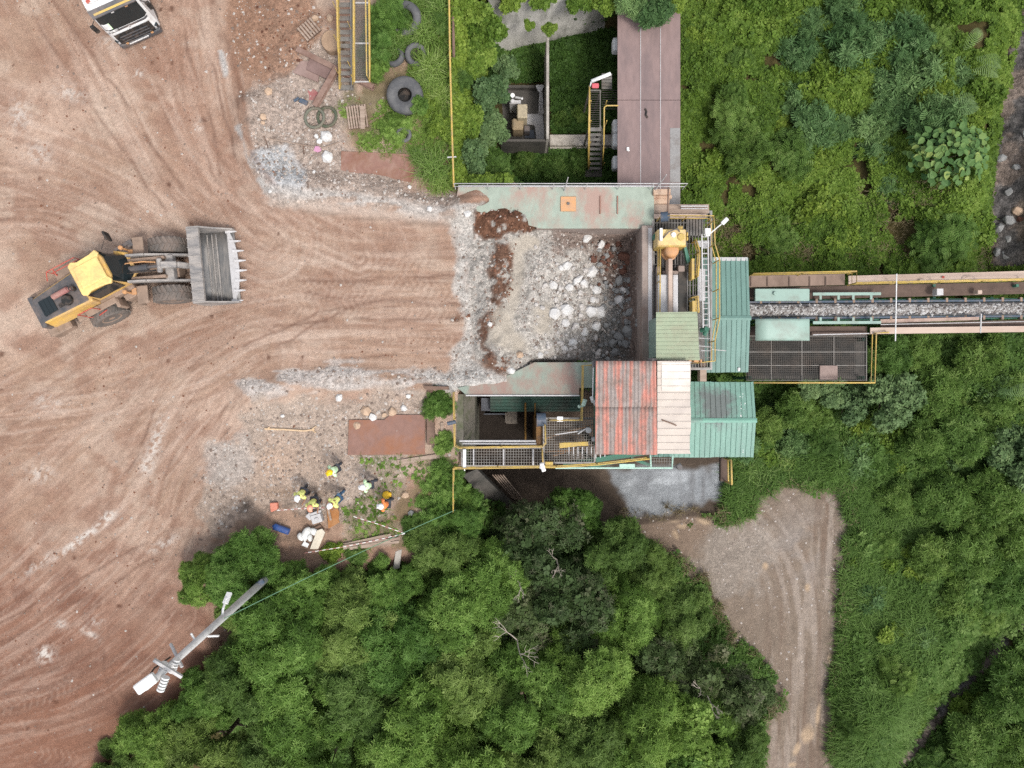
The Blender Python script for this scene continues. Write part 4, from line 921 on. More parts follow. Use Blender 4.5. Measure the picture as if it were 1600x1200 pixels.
m = MB(); m.beam(P(726, 702, 1.3), P(726, 731, 1.0), .14, .1); m.beam(P(726, 728, 1.0), P(726, 735, .9), .05, .08); tag(m.build('white_post', m_white), 'white post lying across the left end of the walkway', 'post')
m = MB(); m.beam(P(846, 724, 1.5), P(850, 736, 1.2), .2, .14); m.beam(P(843, 730, 1.3), P(851, 730, 1.3), .14, .1); tag(m.build('white_bracket_lamp', m_white, bevel=.03), 'white bracket lamp at the right end of the walkway', 'lamp')
m = MB(); m.pbox(852, 722, 864, 727.5, .5, 1.0); tag(m.build('yellow_plate', m_yellow), 'yellow plate at the right end of the walkway rail', 'plate')
m = MB(); m.cyl(P(718, 689, .9), P(837, 689, .7), .045, n=8); m.pbox(722, 692, 838, 694.5, .1, .3); tag(m.build('pale_pipe', m_galv), 'pale straight pipe along the shaft edge', 'pipe')
m = MB(); m.cyl(P(699, 662, 1.2), P(712, 659, 1.2), .09); tag(m.build('grey_lamp', m_bluegrey), 'small grey lamp sticking out left of the shaft rail', 'lamp')
# green stair/truss under the red roof edge and mint pipe
m = MB(); m.beam(P(880, 726, -.3), P(1010, 706, -.1), .25, .3); m.beam(P(915, 731, -.8), P(985, 719, -.8), .1, .1); m.beam(P(985, 716, -.5), P(1014, 726, -.6), .15, .15); tag(m.build('green_girder', m_green), 'dark green girder under the lower edge of the red roof', 'girder')
m = MB(); m.tube([P(868, 731, .3), P(1016, 731, .2), P(1050, 731, .2), P(1051, 712, .2)], .05, 8); m.tube([P(1016, 708, .1), P(1017, 731, .2)], .045, 8); m.pbox(968, 725, 992, 730, .1, .3)
tag(m.build('mint_pipe', m_mint), 'pale mint pipe along the lower edge of the building', 'pipe')
m = MB(); m.beam(P(1054, 730, 0), P(1063, 724, .2), .07, .07); m.lathe([(.0,.15),(.13,.15),(.15,0)], P(1061, 729, 0)); tag(m.build('pipe_lamp', m_dgrey), 'small dark lamp at the end of the mint pipe', 'lamp')
bars(1018, 716, 1050, 730, -.15, .12, .12, .01).build('service_grating', m_gratel)
o = COL.objects[-1]; tag(o, 'small grating panel below the cream roof', 'grating')
yl = rail('yellow_rail', [P(1132, 716, -1.6), P(1133, 752, -1.6)], 'short yellow handrail below the bright teal roof', m_yellow, 1.1, 1.0, .05)
m = MB(); m.pbox(1126, 716, 1137, 752, -1.9, -1.62); tag(m.build('stair_landing', m_dkwalk), 'small dark landing under the short yellow handrail', 'landing')
# shaft interior
z1 = -2.6
m = MB(); vs, fs = ribbed(P(766, 617, z1), P(766, 643, z1 - .3), P(906, 643, z1 - .3), P(906, 617, z1), .2, .03, 'rib', 4); m.add(vs, fs)
tag(m.build('shaft_roof', m_dkgreen, solid=.02), 'dark green ribbed lean-to roof inside the service shaft', 'roof')
m = MB(); m.pbox(752, 622, 766, 642, -4.5, -3.2); m.pbox(756, 646, 789, 648, -6.4, -4.0); tag(m.build('grey_cabinet', mat('dim_grey_metal', (.1,.105,.12), .5)), 'dim grey cabinet at the end of the green lean-to', 'cabinet')
m = MB(); m.pbox(791, 643, 808, 662, -6.4, -4.8); m.pbox(789, 645, 792, 660, -6.4, -4.4); tag(m.build('pump_box', mat('pale_brown_box', (.2,.17,.14), .8, dirt=(.08,.07,.06), amt=.7, scale=2)), 'pale brown pump box on the floor of the shaft', 'pump')
m = MB(); m.cyl(P(821, 630, -2), P(821, 690, -4), .05); m.cyl(P(836, 630, -2), P(836, 690, -4), .04); tag(m.build('brown_pipe', mat('brown_pipe_paint', (.2,.11,.03), .7)), 'pair of brown pipes slanting into the shaft', 'pipes')
m = MB(); m.pbox(838, 655, 848, 700, -6.4, -.3); tag(m.build('brown_column', mat('brown_beam', (.24,.13,.05), .8, dirt=(.08,.06,.05), amt=.7, scale=2)), 'brown steel column at the right side of the shaft', 'column')

# ---- conveyor, walkways and mesh deck on the right
zc = -2.6; dz = -.0016      # the belt sinks a little to the right
def zc_(x): return zc - .0022 * (x - 1170)
cv = thing('belt_conveyor', P(1400, 482, LOW), 'long belt conveyor carrying crushed rock to the right', 'conveyor')
XR = 1720
m = MB()
def beltfn(u, v):
    x = 1130 + (XR - 1130) * u; y = 485.5 - 4.5 * u; w = 10.0; tt = (v - .5) * 2
    return P(x, y + w * tt, zc_(x) + .10 * tt * tt)
m.grid(beltfn, 30, 8); m.build('belt', m_belt, cv, smooth=True, solid=.03)
for sgn in (-1, 1):
    m = MB(); m.beam(P(1130, 485.5 + 12.6 * sgn, zc_(1130) - .05), P(XR, 481 + 12.2 * sgn, zc_(XR) - .05), .10, .26); m.build('side_frame', m_bluegrey, cv)
    m = MB(); m.beam(P(1240, 485 + 15.5 * sgn, zc_(1240) - .16), P(XR, 481 + 15.0 * sgn, zc_(XR) - .16), .05, .16); m.build('green_channel', m_green, cv)
for i in range(26):
    x = 1188 + 29 * i
    if x > XR: break
    t = (x - 1130) / (XR - 1130)
    for sgn in (-1, 1):
        m = MB(); c = P(x, 485.5 - 4.5 * t + 14.0 * sgn, zc_(x)); m.box(c, (.12, .22, .2)); m.build('idler_bracket', m_dust, cv)
m = MB()
for i in range(6):
    x = 1190 + 90 * i
    for y in (466, 500): a = P(x, y, zc_(x) - .3); m.beam(a, (a.x, a.y, LOW - 1.2), .14, .14)
m.build('trestle_legs', m_green, cv)
m = MB(); m.pbox(1180, 451, 1265, 470, zc + .2, zc + .42); m.lathe([(.0,.12),(.09,.12),(.1,0)], P(1210, 458.5, zc + .42)); o = m.build('belt_cover', m_ltgreen, cv, bevel=.02)
m = MB()
m.grid(lambda u, v: P(1180 + 84.5 * u, 498 + 34 * v, zc + .42 - .22 * v * v), 4, 8); m.build('belt_cover', m_ltgreen, cv, smooth=True, solid=.03)
for (y0, y1, yb) in ((457.5, 461.5, 466), (502, 506.5, 498)):
    m = MB(); m.beam(P(1270, (y0+y1)/2, zc+.1), P(1376, (y0+y1)/2 - .5, zc+.05), .15, .08)
    for x in (1282, 1310, 1333, 1361): m.beam(P(x, (y0+y1)/2, zc + .06), P(x, yb + (2 if yb < 480 else -2), zc + .06), .12, .06)
    m.build('guard_frame', m_ltgreen, cv)
m = MB(); rs = random.Random(8)
for i in range(3000):
    x = 1168 + (XR - 1168) * rs.random(); t = (x - 1130) / (XR - 1130); yy = rs.gauss(0, 5)
    if abs(yy) > 8.6: continue
    c = P(x, 485.5 - 4.5 * t + yy, zc_(x) + .02 + .10 * (yy / 9) ** 2 + .13 * max(0, 1 - (yy / 7) ** 2)); s_ = rs.uniform(.03, .11)
    vs = [c + Vector((rs.uniform(.6, 1.3) * s_ * dx, rs.uniform(.6, 1.3) * s_ * dy, rs.uniform(.5, 1) * s_ * dz_)) for dx, dy, dz_ in ((1,0,0),(0,1,0),(-1,0,0),(0,-1,0),(.3,.2,1),(0,0,-1))]
    m.add(vs, [(0,1,4),(1,2,4),(2,3,4),(3,0,4),(1,0,5),(2,1,5),(3,2,5),(0,3,5)], rs.choice((0, 0, 1, 1, 2, 2, 3)))
STONES = [mat('stone_a', lin((176,172,168)), .9, var=.3), mat('stone_b', lin((150,144,140)), .9, var=.3), mat('stone_c', lin((206,204,202)), .9, var=.2), mat('stone_d', lin((112,104,100)), .9, var=.3)]
tag(m.build('belt_ore', STONES), 'crushed white and grey rock riding on the conveyor belt', 'ore', kind='stuff')
m = MB(); m.grid(lambda u, v: P(1168 + (XR - 1168) * u, 485.2 - 4.4 * u + 12.5 * (v - .5), zc_(1168 + (XR - 1168) * u) + .02 + .16 * math.sin(math.pi * v)), 60, 6)
tag(m.build('belt_fines', mat('ore_fines', lin((150,146,142)), .95, var=.5, scale=8, dirt=lin((160,156,152)), amt=.9, bump=.6)), 'grey ore fines heaped along the belt', 'ore', kind='stuff')
# walkways
w1 = thing('upper_walkway', P(1300, 440, LOW), 'beige plated walkway along the upper side of the conveyor', 'walkway')
m = MB(); m.prism([P(1168, 431, zc + .15), P(1320, 428, zc + .15), P(1320, 445, zc + .15), P(1168, 449, zc + .15)], .06); m.build('brown_deck', mat('pinkish_brown_deck', lin((150,128,114)), .85, dirt=lin((112,92,80)), amt=.6, scale=.8, stretch=(1,.4,1)), w1)
m = MB(); m.prism([P(1326, 431, zc + .2), P(XR, 420, zc + .2), P(XR, 436, zc + .2), P(1326, 444, zc + .2)], .05); m.build('beige_deck', m_beige, w1)
m = MB(); m.prism([P(1168, 450, zc - .3), P(1326, 446, zc - .3), P(XR, 438, zc - .9), P(XR, 456, zc - .9), P(1168, 470, zc - .3)], .05); m.build('lower_deck', m_dkwalk, w1)
m = MB()
for x in (1172, 1198, 1232, 1264, 1289): m.pbox(x, 432, x + 2, 447, zc + .15, zc + .18)
m.build('deck_rib', m_dkwalk, w1)
m = MB()
for x in (1200, 1330, 1460, 1590): a = P(x, 446, zc - .4); m.beam(a, (a.x, a.y, LOW - 1.5), .14, .14)
m.build('legs', m_green, w1)
rail('yellow_rail', [P(1168, 432, zc + .2), P(1324, 428.5, zc + .2), P(1324, 446, zc + .2), P(XR, 437, zc - .2)], 'yellow handrail along the upper conveyor walkway', m_yellow, 1.0, 2.2, .04)
w2 = thing('lower_walkway', P(1480, 512, LOW), 'narrow dusty walkway along the lower side of the conveyor', 'walkway')
m = MB(); m.prism([P(1360, 512, zc - .2), P(XR, 508, zc - .6), P(XR, 517, zc - .6), P(1360, 522, zc - .2)], .06); m.build('beige_deck', m_beige, w2)
m = MB(); m.prism([P(1376, 499, zc - .4), P(1530, 495, zc - .5), P(1530, 500, zc - .5), P(1376, 505, zc - .4)], .05); m.build('side_board', mat('pinkish_board', lin((190,164,150)), .8, dirt=lin((150,124,110)), amt=.6), w2)
m = MB(); m.prism([P(1376, 506, zc - .6), P(XR, 496, zc - .9), P(XR, 508, zc - .9), P(1376, 513, zc - .6)], .05); m.build('lower_deck', m_dkwalk, w2)
m = MB(); m.tube([P(1376, 507, zc - .1), P(XR, 500, zc - .5)], .02, 6); m.tube([P(1270, 523, zc-.1), P(1358, 521, zc-.1)], .03, 6); m.build('pipe', m_galv, w2)
m = MB()
for x in (1420, 1560): a = P(x, 512, zc - .7); m.beam(a, (a.x, a.y, LOW - 1.5), .14, .14)
m.build('legs', m_green, w2)
zd = -3.4
md = thing('mesh_deck', P(1265, 555, LOW), 'large dark mesh deck below the conveyor covers', 'deck')
bars(1166, 524, 1354, 594, zd, .11, .11, .014).build('mesh', m_grate, md)
m = MB()
for y in (525, 550, 571, 594): m.pbox(1166, y - .6, 1355, y + .6, zd - .1, zd + .02)
for x in (1205, 1253, 1303, 1354): m.pbox(x - .6, 524, x + .6, 595, zd - .12, zd + .015)
m.build('frame_bar', m_gratel, md)
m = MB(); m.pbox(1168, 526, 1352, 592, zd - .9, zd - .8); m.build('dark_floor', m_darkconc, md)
m = MB(); m.pbox(1168, 510, 1355, 523, zd + .2, zd + .3); m.pbox(1268, 519, 1355, 523.5, zd + .3, zd + .4); m.build('upper_ledge', m_dkwalk, md)
m = MB()
for (x, y) in ((1172, 530), (1350, 530), (1172, 590), (1350, 590)): a = P(x, y, zd - .2); m.beam(a, (a.x, a.y, LOW - .5), .15, .15)
m.build('legs', m_green, md)
m = MB(); m.pbox(1281, 571, 1309, 593, zd + .02, zd + .1); tag(m.build('square_plate', mat('pinkish_plate', lin((160,140,132)), .8, dirt=lin((124,104,96)), amt=.6), bevel=.02), 'square pinkish plate lying on the dark mesh deck', 'plate')
rail('yellow_rail', [P(1170, 598, zd), P(1355, 598, zd), P(1357, 522, zd), P(1376, 521, zd)], 'yellow handrail along two sides of the mesh deck', m_yellow, .8, 1.8, .045)
m = MB(); m.tube([P(1401, 428, -1.2), P(1399, 533, -1.2)], .03, 8); tag(m.build('white_bar', m_white), 'white bar laid across the conveyor', 'bar')
m = MB(); m.tube([P(1533, 490, -1.6), P(1532, 520, -2)], .035, 8); tag(m.build('white_bar', m_galv), 'short pale bar right of the conveyor middle', 'bar')
m = MB(); m.pbox(1464, 451, 1474, 461, zc - .3, zc + .1); m.prism([P(1459, 461, zc - .2), P(1464, 452, zc + .05), P(1464, 461, zc + .05)], .2); tag(m.build('white_box', m_galv), 'pale box standing on the upper walkway', 'box')
m = MB(); m.pbox(1528, 453, 1535, 459, zc - .5, zc - .1); tag(m.build('small_carton', m_beige, bevel=.02), 'small beige carton on the upper walkway at right', 'carton')
m = MB(); m.pbox(1437, 436, 1447, 441, zc + .2, zc + .35); tag(m.build('walkway_bag', m_beige, bevel=.03), 'small beige bag on the upper walkway edge', 'bag')
m = MB(); m.tube([P(1505, 436, zc + .3), P(1512, 432, zc + .4), P(1520, 433, zc + .3)], .03, 5); tag(m.build('pale_hose', m_beige), 'short pale hose on the upper walkway', 'hose')
m = MB(); m.cyl(P(1474, 433, zc + .2), P(1474, 433, zc + .3), .06); tag(m.build('red_marker', m_red), 'tiny red marker on the beige walkway', 'marker')
# ================================================================ WHEEL LOADER (local metres: front frame +X, articulated)
def rz(a): return Matrix.Rotation(a, 3, 'Z')
jp = P(197, 427, 1.2); jp.z = 0
YF, YR = R(5.5), R(28)
wl_ = thing('wheel_loader', (jp.x, jp.y, hz(jp.x, jp.y)), 'big dusty yellow wheel loader with its bucket raised toward the ramp', 'wheel loader')
class LB(MB):
    """shape builder in the loader's frame: everything added is turned by yaw"""
    def __init__(s, yaw): super().__init__(); s.m = rz(yaw)
    def add(s, vs, fs, mi=0): return super().add([s.m @ Vector(v) for v in vs], fs, mi)
def lbox(b, x0, x1, y0, y1, z0, z1): return b.box(((x0+x1)/2, (y0+y1)/2, (z0+z1)/2), (x1-x0, y1-y0, z1-z0))
def wheel(cx, cy, yaw, parent):
    rot = Matrix.Rotation(R(90), 3, 'X')
    b = LB(yaw); RW, W = .84, .37
    b.lathe([(.45,-W*.8),(.60,-W),(.74,-W*.98),(.81,-W*.8),(RW-.02,-W*.4),(RW-.02,W*.4),(.81,W*.8),(.74,W*.98),(.60,W),(.45,W*.8)], (cx, cy, RW), rot, 40)
    t = b.build('tyre', m_tyre, parent, smooth=True, local=True)
    g = LB(yaw)
    for k in range(22):                                  # lugs, chevron halves
        a = 2 * math.pi * k / 22
        for sg in (-1, 1):
            aa = a + (.14 if sg > 0 else 0)
            c = Vector((cx + (RW-.005) * math.cos(aa), cy + sg * .17, RW + (RW-.005) * math.sin(aa)))
            m = Matrix.Rotation(-aa + math.pi/2, 3, 'Y') @ Matrix.Rotation(sg * .5, 3, 'Z')
            g.box(c, (.11, .34, .06), m)
    g.build('tread', m_tyre, t, local=True)
    b = LB(yaw)
    b.lathe([(.0,-.30),(.14,-.30),(.16,-.22),(.30,-.20),(.40,-.30),(.46,-.31),(.46,.31),(.40,.30),(.30,.20),(.16,.22),(.14,.30),(.0,.30)], (cx, cy, RW), rot, 28)
    b.build('rim', m_dust, t, local=True, smooth=False)
    return t
for sg in (-1, 1):
    wheel(1.92, 1.14 * sg, YF, wl_); wheel(-1.75, 1.14 * sg, YR, wl_)
# front frame
b = LB(YF); lbox(b, .25, 2.5, -.42, .42, .55, 1.25); lbox(b, 1.6, 2.25, -.95, .95, .55, 1.05); lbox(b, .5, 2.2, -.50, -.36, 1.2, 2.0); lbox(b, .5, 2.2, .36, .50, 1.2, 2.0)
b.build('front_frame', m_dust, wl_, local=True, bevel=.03)
b = LB(YF); lbox(b, -.35, .35, -.3, .3, .6, 1.5); b.cyl((0,0,.5), (0,0,1.7), .2); b.build('hinge', m_dgrey, wl_, local=True, bevel=.02)
for sg in (-1, 1):
    b = LB(YF)
    pts = [(.55, 2.15), (1.3, 2.0), (2.3, 1.45), (3.0, 1.0), (3.35, .75)]
    for (xa, za), (xb, zb_) in zip(pts[:-1], pts[1:]): b.beam((xa, .60 * sg, za), (xb + .03, .60 * sg, zb_), .11, .34)
    b.build('boom_arm', m_bucket, wl_, local=True, bevel=.02)
    b = LB(YF); b.beam((.75, .42*sg, 1.0), (2.2, .46*sg, 1.35), .16, .16); b.cyl((.5, .42*sg, .95), (1.5, .44*sg, 1.18), .10); b.cyl((1.5, .44*sg, 1.18), (2.35, .46*sg, 1.40), .055)
    b.build('lift_cylinder', m_steel, wl_, local=True)
    b = LB(YF); lbox(b, .62, 1.12, sg*1.14-.42, sg*1.14+.42, 1.55, 1.62); lbox(b, .60, .68, sg*1.14-.42, sg*1.14+.42, .9, 1.6); b.build('front_mudguard', m_dust, wl_, local=True, bevel=.02)
    b = LB(YF); b.lathe([(.0,.1),(.09,.08),(.11,0)], (.3, sg * 1.02, 2.05), None, 12); b.cyl((.35, sg*1.0, 1.2), (.3, sg*1.02, 2.05), .05); lbox(b, .38, .6, sg*.9-.2, sg*.9+.1, 1.45, 1.6); b.build('headlight', m_copper, wl_, local=True)
b = LB(YF); lbox(b, 2.05, 2.45, -.62, .62, 1.25, 1.75); b.build('cross_tube', m_bucket, wl_, local=True, bevel=.08)
b = LB(YF); b.cyl((.55, 0, 2.0), (1.5, 0, 2.12), .15); b.cyl((1.5, 0, 2.12), (2.1, 0, 2.18), .07); b.build('tilt_cylinder', m_dgrey, wl_, local=True)
b = LB(YF); b.beam((2.1, .03, 2.18), (2.75, .03, 1.95), .3, .3); b.beam((2.72, .03, 1.95), (3.05, .03, 1.35), .26, .26); b.cyl((2.05, -.3, 2.15), (2.05, .35, 2.15), .12); b.build('bell_crank', m_bucket, wl_, local=True, bevel=.04)
for y in (-.24, .22):
    b = LB(YF); b.tube([(.0, y, 1.75), (.6, y, 2.3), (1.4, y, 2.35), (1.9, y * .8, 2.2)], .03, 6); b.build('hose', m_black if y < 0 else m_copper, wl_, local=True, smooth=True)
# bucket: curled-back open box seen from above
bw = 1.72
prof = [(3.42, 1.62), (3.30, 1.52), (3.22, 1.25), (3.24, .85), (3.38, .55), (3.65, .38), (4.1, .34), (4.95, .40)]
b = LB(YF)
def bk(u, v):
    f = u * (len(prof) - 1); i = min(int(f), len(prof) - 2); t = f - i
    return (prof[i][0] + (prof[i+1][0] - prof[i][0]) * t, bw * (2*v - 1), prof[i][1] + (prof[i+1][1] - prof[i][1]) * t)
b.grid(bk, 28, 4)
bucket = b.build('bucket', m_bucketin, wl_, local=True, smooth=True, solid=.05)
b = LB(YF); lbox(b, 3.20, 3.74, -bw, bw, 1.62, 1.68); lbox(b, 3.70, 3.76, -bw, bw, 1.5, 1.69)
for k in range(9): lbox(b, 3.18, 3.76, -bw + .02 + k * (2*bw-.1)/8, -bw + .07 + k * (2*bw-.1)/8, 1.68, 1.71)
b.build('spill_guard', m_bucket, bucket, local=True, bevel=.01)
for sg in (-1, 1):
    b = LB(YF); vs = []; o_ = [(3.2, 1.68), (3.75, 1.68), (4.2, 1.2), (4.95, .62), (4.98, .40), (4.1, .32), (3.6, .36), (3.3, .6), (3.2, 1.2)]
    for y in (bw * sg, (bw + .07) * sg): vs += [(x, y, z) for x, z in o_]
    n_ = len(o_); b.add(vs, [tuple(range(n_)), tuple(range(2*n_-1, n_-1, -1))] + [(i, (i+1) % n_, n_ + (i+1) % n_, n_ + i) for i in range(n_)]); b.build('side_plate', m_bucket, bucket, local=True)
b = LB(YF)
edge = [(-bw, 4.72), (-1.2, 4.92), (-.6, 5.02), (0, 5.05), (.6, 5.02), (1.2, 4.92), (bw, 4.72)]
vs = [(4.6, y, .43) for y, x in edge] + [(x, y, .46) for y, x in edge] + [(4.6, y, .36) for y, x in edge] + [(x, y, .40) for y, x in edge]
n_ = len(edge)
b.add(vs, [(i, i+1, n_+i+1, n_+i) for i in range(n_-1)] + [(2*n_+i+1, 2*n_+i, 3*n_+i, 3*n_+i+1) for i in range(n_-1)] + [(n_+i, n_+i+1, 3*n_+i+1, 3*n_+i) for i in range(n_-1)])
b.build('cutting_edge', m_galv, bucket, local=True)
for k in range(8):
    y = -bw + .05 + k * (2*bw - .1) / 7; x = 4.70 + .34 * (1 - (y / bw) ** 2)
    b = LB(YF); vs = [(x-.15, y-.07, .54), (x-.15, y+.07, .54), (x-.15, y+.07, .36), (x-.15, y-.07, .36), (x+.36, y-.02, .43), (x+.36, y+.02, .43), (x+.36, y+.02, .40), (x+.36, y-.02, .40)]
    b.add(vs, [(0,1,2,3), (7,6,5,4), (0,4,5,1), (1,5,6,2), (2,6,7,3), (3,7,4,0)]); b.build('tooth', m_galv, bucket, local=True)
for x in (3.62, 3.85, 4.05):
    b = LB(YF); z_ = .42; lbox(b, x, x+.05, -bw+.1, bw-.1, .40, .45); b.build('wear_strip', m_bucket, bucket, local=True)
# rear frame, cab and hood
b = LB(YR); lbox(b, -3.5, -.2, -.55, .55, .6, 1.5); lbox(b, -2.1, -1.4, -.95, .95, .6, 1.1); b.build('rear_frame', m_dgrey, wl_, local=True, bevel=.03)
b = LB(YR); vs = []
hp_ = [(-1.5, .85), (-3.2, .80), (-4.05, .70), (-4.1, .4)]
b.add([(-1.45,-.92,1.5),(-1.45,.92,1.5),(-4.15,.80,1.35),(-4.15,-.80,1.35),(-1.45,-.82,2.35),(-1.45,.82,2.35),(-4.0,.62,2.12),(-4.0,-.62,2.12)], [(0,1,2,3)[::-1],(4,5,6,7),(0,4,7,3),(1,2,6,5),(0,1,5,4),(3,7,6,2)])
b.build('engine_cover', m_loader, wl_, local=True, bevel=.07, seg=2)
b = LB(YR); b.add([(-1.6,-.72,2.37),(-1.6,.76,2.37),(-4.02,.58,2.15),(-4.02,-.58,2.15),(-1.6,-.72,2.30),(-1.6,.76,2.30),(-4.02,.58,2.08),(-4.02,-.58,2.08)], [(0,1,2,3),(7,6,5,4),(0,4,5,1),(1,5,6,2),(2,6,7,3),(3,7,4,0)]); lbox(b, -4.22, -3.98, -.78, .78, 1.5, 2.1)
hood = b.build('hood', m_dgrey, wl_, local=True, bevel=.03)
b = LB(YR); lbox(b, -3.75, -3.1, -.42, .30, 2.16, 2.29)
for k in range(3): lbox(b, -3.7+.2*k, -3.68+.2*k, -.40, .28, 2.29, 2.30)
b.build('grille', m_glass, hood, local=True)
b = LB(YR); b.cyl((-2.95, .12, 2.44), (-2.15, .10, 2.52), .13); b.cyl((-2.15,.10,2.5), (-1.92,-.02,2.62), .09); b.build('exhaust_muffler', mat('dull_pink_red', (.30,.13,.12), .6, dirt=DUST, amt=.5, scale=3), hood, local=True)
b = LB(YR); b.lathe([(.24,0),(.24,.16),(.18,.24),(.0,.24)], (-2.45, -.28, 2.3), None, 18); b.lathe([(.1,0),(.12,.3),(.05,.32)], (-1.95, .02, 2.36), None, 12); lbox(b, -2.95, -2.5, -.40, -.24, 2.24, 2.34); b.build('air_cleaner', m_black, hood, local=True)
b = LB(YR); lbox(b, -4.35, -3.3, -1.12, -.55, .9, 1.45); lbox(b, -4.35, -3.3, .55, 1.12, .9, 1.45); lbox(b, -4.4, -3.9, -1.1, 1.1, .75, 1.5); b.build('counterweight', m_dust, wl_, local=True, bevel=.06)
for sg in (-1, 1):
    b = LB(YR)
    if sg < 0: lbox(b, -2.75, -.75, -1.2, -.9, 1.72, 1.79); lbox(b, -.9, -.72, -1.4, -.95, .9, 1.7)
    else: lbox(b, -2.75, -.75, .9, 1.5, 1.72, 1.79)
    b.build('rear_mudguard', m_dust, wl_, local=True, bevel=.03)
b = LB(YR); lbox(b, -1.5, .25, -.95, .95, 1.3, 1.75); lbox(b, -.5, .2, -1.25, -.95, .7, 1.5); lbox(b, -.55, .15, -1.5, -1.2, .5, .62); b.build('cab_platform', m_dust, wl_, local=True, bevel=.04)
b = LB(YR); b.tube([(-2.3,-1.15,1.8),(-2.3,-1.15,2.5),(-1.6,-1.15,2.5),(-1.6,-1.15,1.8)], .025, 6); b.tube([(-2.2,-1.3,1.5),(-1.3,-1.35,1.9)], .025, 6); b.tube([(-2.6,-1.05,1.6),(-2.0,-1.35,1.9)], .02, 6); b.build('hand_rail', m_red, wl_, local=True)
b = LB(YR); b.tube([(-2.6,1.2,1.8),(-2.6,1.2,2.6),(-1.2,1.2,2.6),(-1.2,1.2,1.8)], .02, 6); b.tube([(-2.6,1.2,2.2),(-1.2,1.2,2.2)], .02, 6); b.tube([(-2.6,1.2,2.6),(-2.9,.95,2.3)], .02, 6); b.tube([(-2.3,1.2,2.6),(-2.4,.95,2.3)], .02, 6); b.build('hand_rail', m_red, wl_, local=True)
cab = LB(YR); cab.add([(-1.45,-.78,1.75),(.25,-.78,1.75),(.62,-.5,1.75),(.62,.5,1.75),(.25,.78,1.75),(-1.45,.78,1.75),(-1.35,-.7,3.06),(.0,-.7,3.06),(.10,-.45,3.06),(.10,.45,3.06),(.0,.7,3.06),(-1.35,.7,3.06)], [tuple(range(6))[::-1], tuple(range(6,12))] + [(i, (i+1)%6, 6+(i+1)%6, 6+i) for i in range(6)])
cabo = cab.build('cab', m_loader, wl_, local=True, bevel=.02)
b = LB(YR); b.add([(.27,-.76,1.98),(.65,-.46,1.98),(.65,.46,1.98),(.27,.76,1.98),(.05,-.70,3.0),(.16,-.45,3.0),(.16,.45,3.0),(.05,.70,3.0)], [(0,1,5,4),(1,2,6,5),(2,3,7,6)]); b.build('windscreen', m_glass, cabo, local=True)
b = LB(YR); b.add([(.62,-.55,1.8),(.62,.55,1.8),(.22,.84,1.8),(.22,-.84,1.8),(.72,-.5,1.95),(.72,.5,1.95),(.27,.86,1.95),(.27,-.86,1.95)], [(4,5,6,7),(0,4,7,3),(1,2,6,5),(0,1,5,4),(2,3,7,6)]); b.tube([(.74,-.52,1.9),(.74,.52,1.9),(.25,.86,1.9)], .06, 8); b.build('cab_front_band', m_loader, cabo, local=True)
for sg in (-1, 1):
    b = LB(YR); b.box((-.6, .79*sg, 2.55), (1.3, .02, 1.0)); b.build('side_window', m_glass, cabo, local=True)
b = LB(YR)
rp = [(-1.4,-.72),(-1.22,-.84),(-.95,-.72),(-.3,-.76),(.02,-.84),(.12,-.66),(-.02,-.46),(-.02,.46),(.12,.66),(.02,.84),(-.3,.76),(-.95,.72),(-1.22,.84),(-1.4,.72)]
b.add([(x, y, 3.06) for x, y in rp] + [(x*.98, y*.98, 3.2) for x, y in rp], [tuple(range(14))[::-1], tuple(range(14, 28))] + [(i, (i+1)%14, 14+(i+1)%14, 14+i) for i in range(14)])
roof = b.build('cab_roof', m_loadcab, cabo, local=True, bevel=.03)
b = LB(YR); lbox(b, -1.2, .0, -.5, .5, 3.2, 3.25); b.build('roof_panel', m_loadcab, cabo, local=True, bevel=.03)
b = LB(YR); b.beam((.2,.8,2.9), (.55,1.25,2.8), .03, .03); b.box((.62,1.3,2.7), (.10,.42,.45)); b.build('mirror', m_black, wl_, local=True, bevel=.02)
b = LB(YR); b.beam((.3,.9,1.9), (.9,1.05,1.6), .14, .1); b.box((.95,1.0,1.5), (.25,.3,.25)); b.build('work_light', m_dgrey, wl_, local=True)
# steps and valve boxes near the joint
b = LB(YF); lbox(b, -.2, .35, -1.15, -.55, .85, 1.3); lbox(b, .05, .45, -1.2, -.8, .55, .8); b.build('step_box', m_dust, wl_, local=True, bevel=.03)

# ================================================================ WHITE LORRY (only its cab is in the frame)
tc = P(197, 24, 1.2); yaw_t = R(-66)
tr = thing('lorry', (tc.x, tc.y, hz(tc.x, tc.y)), 'white lorry with dark windscreen driving in at the top edge', 'lorry', rz=yaw_t)
tr.rotation_euler = (0, 0, yaw_t); tr.scale = (.9, .9, .9)
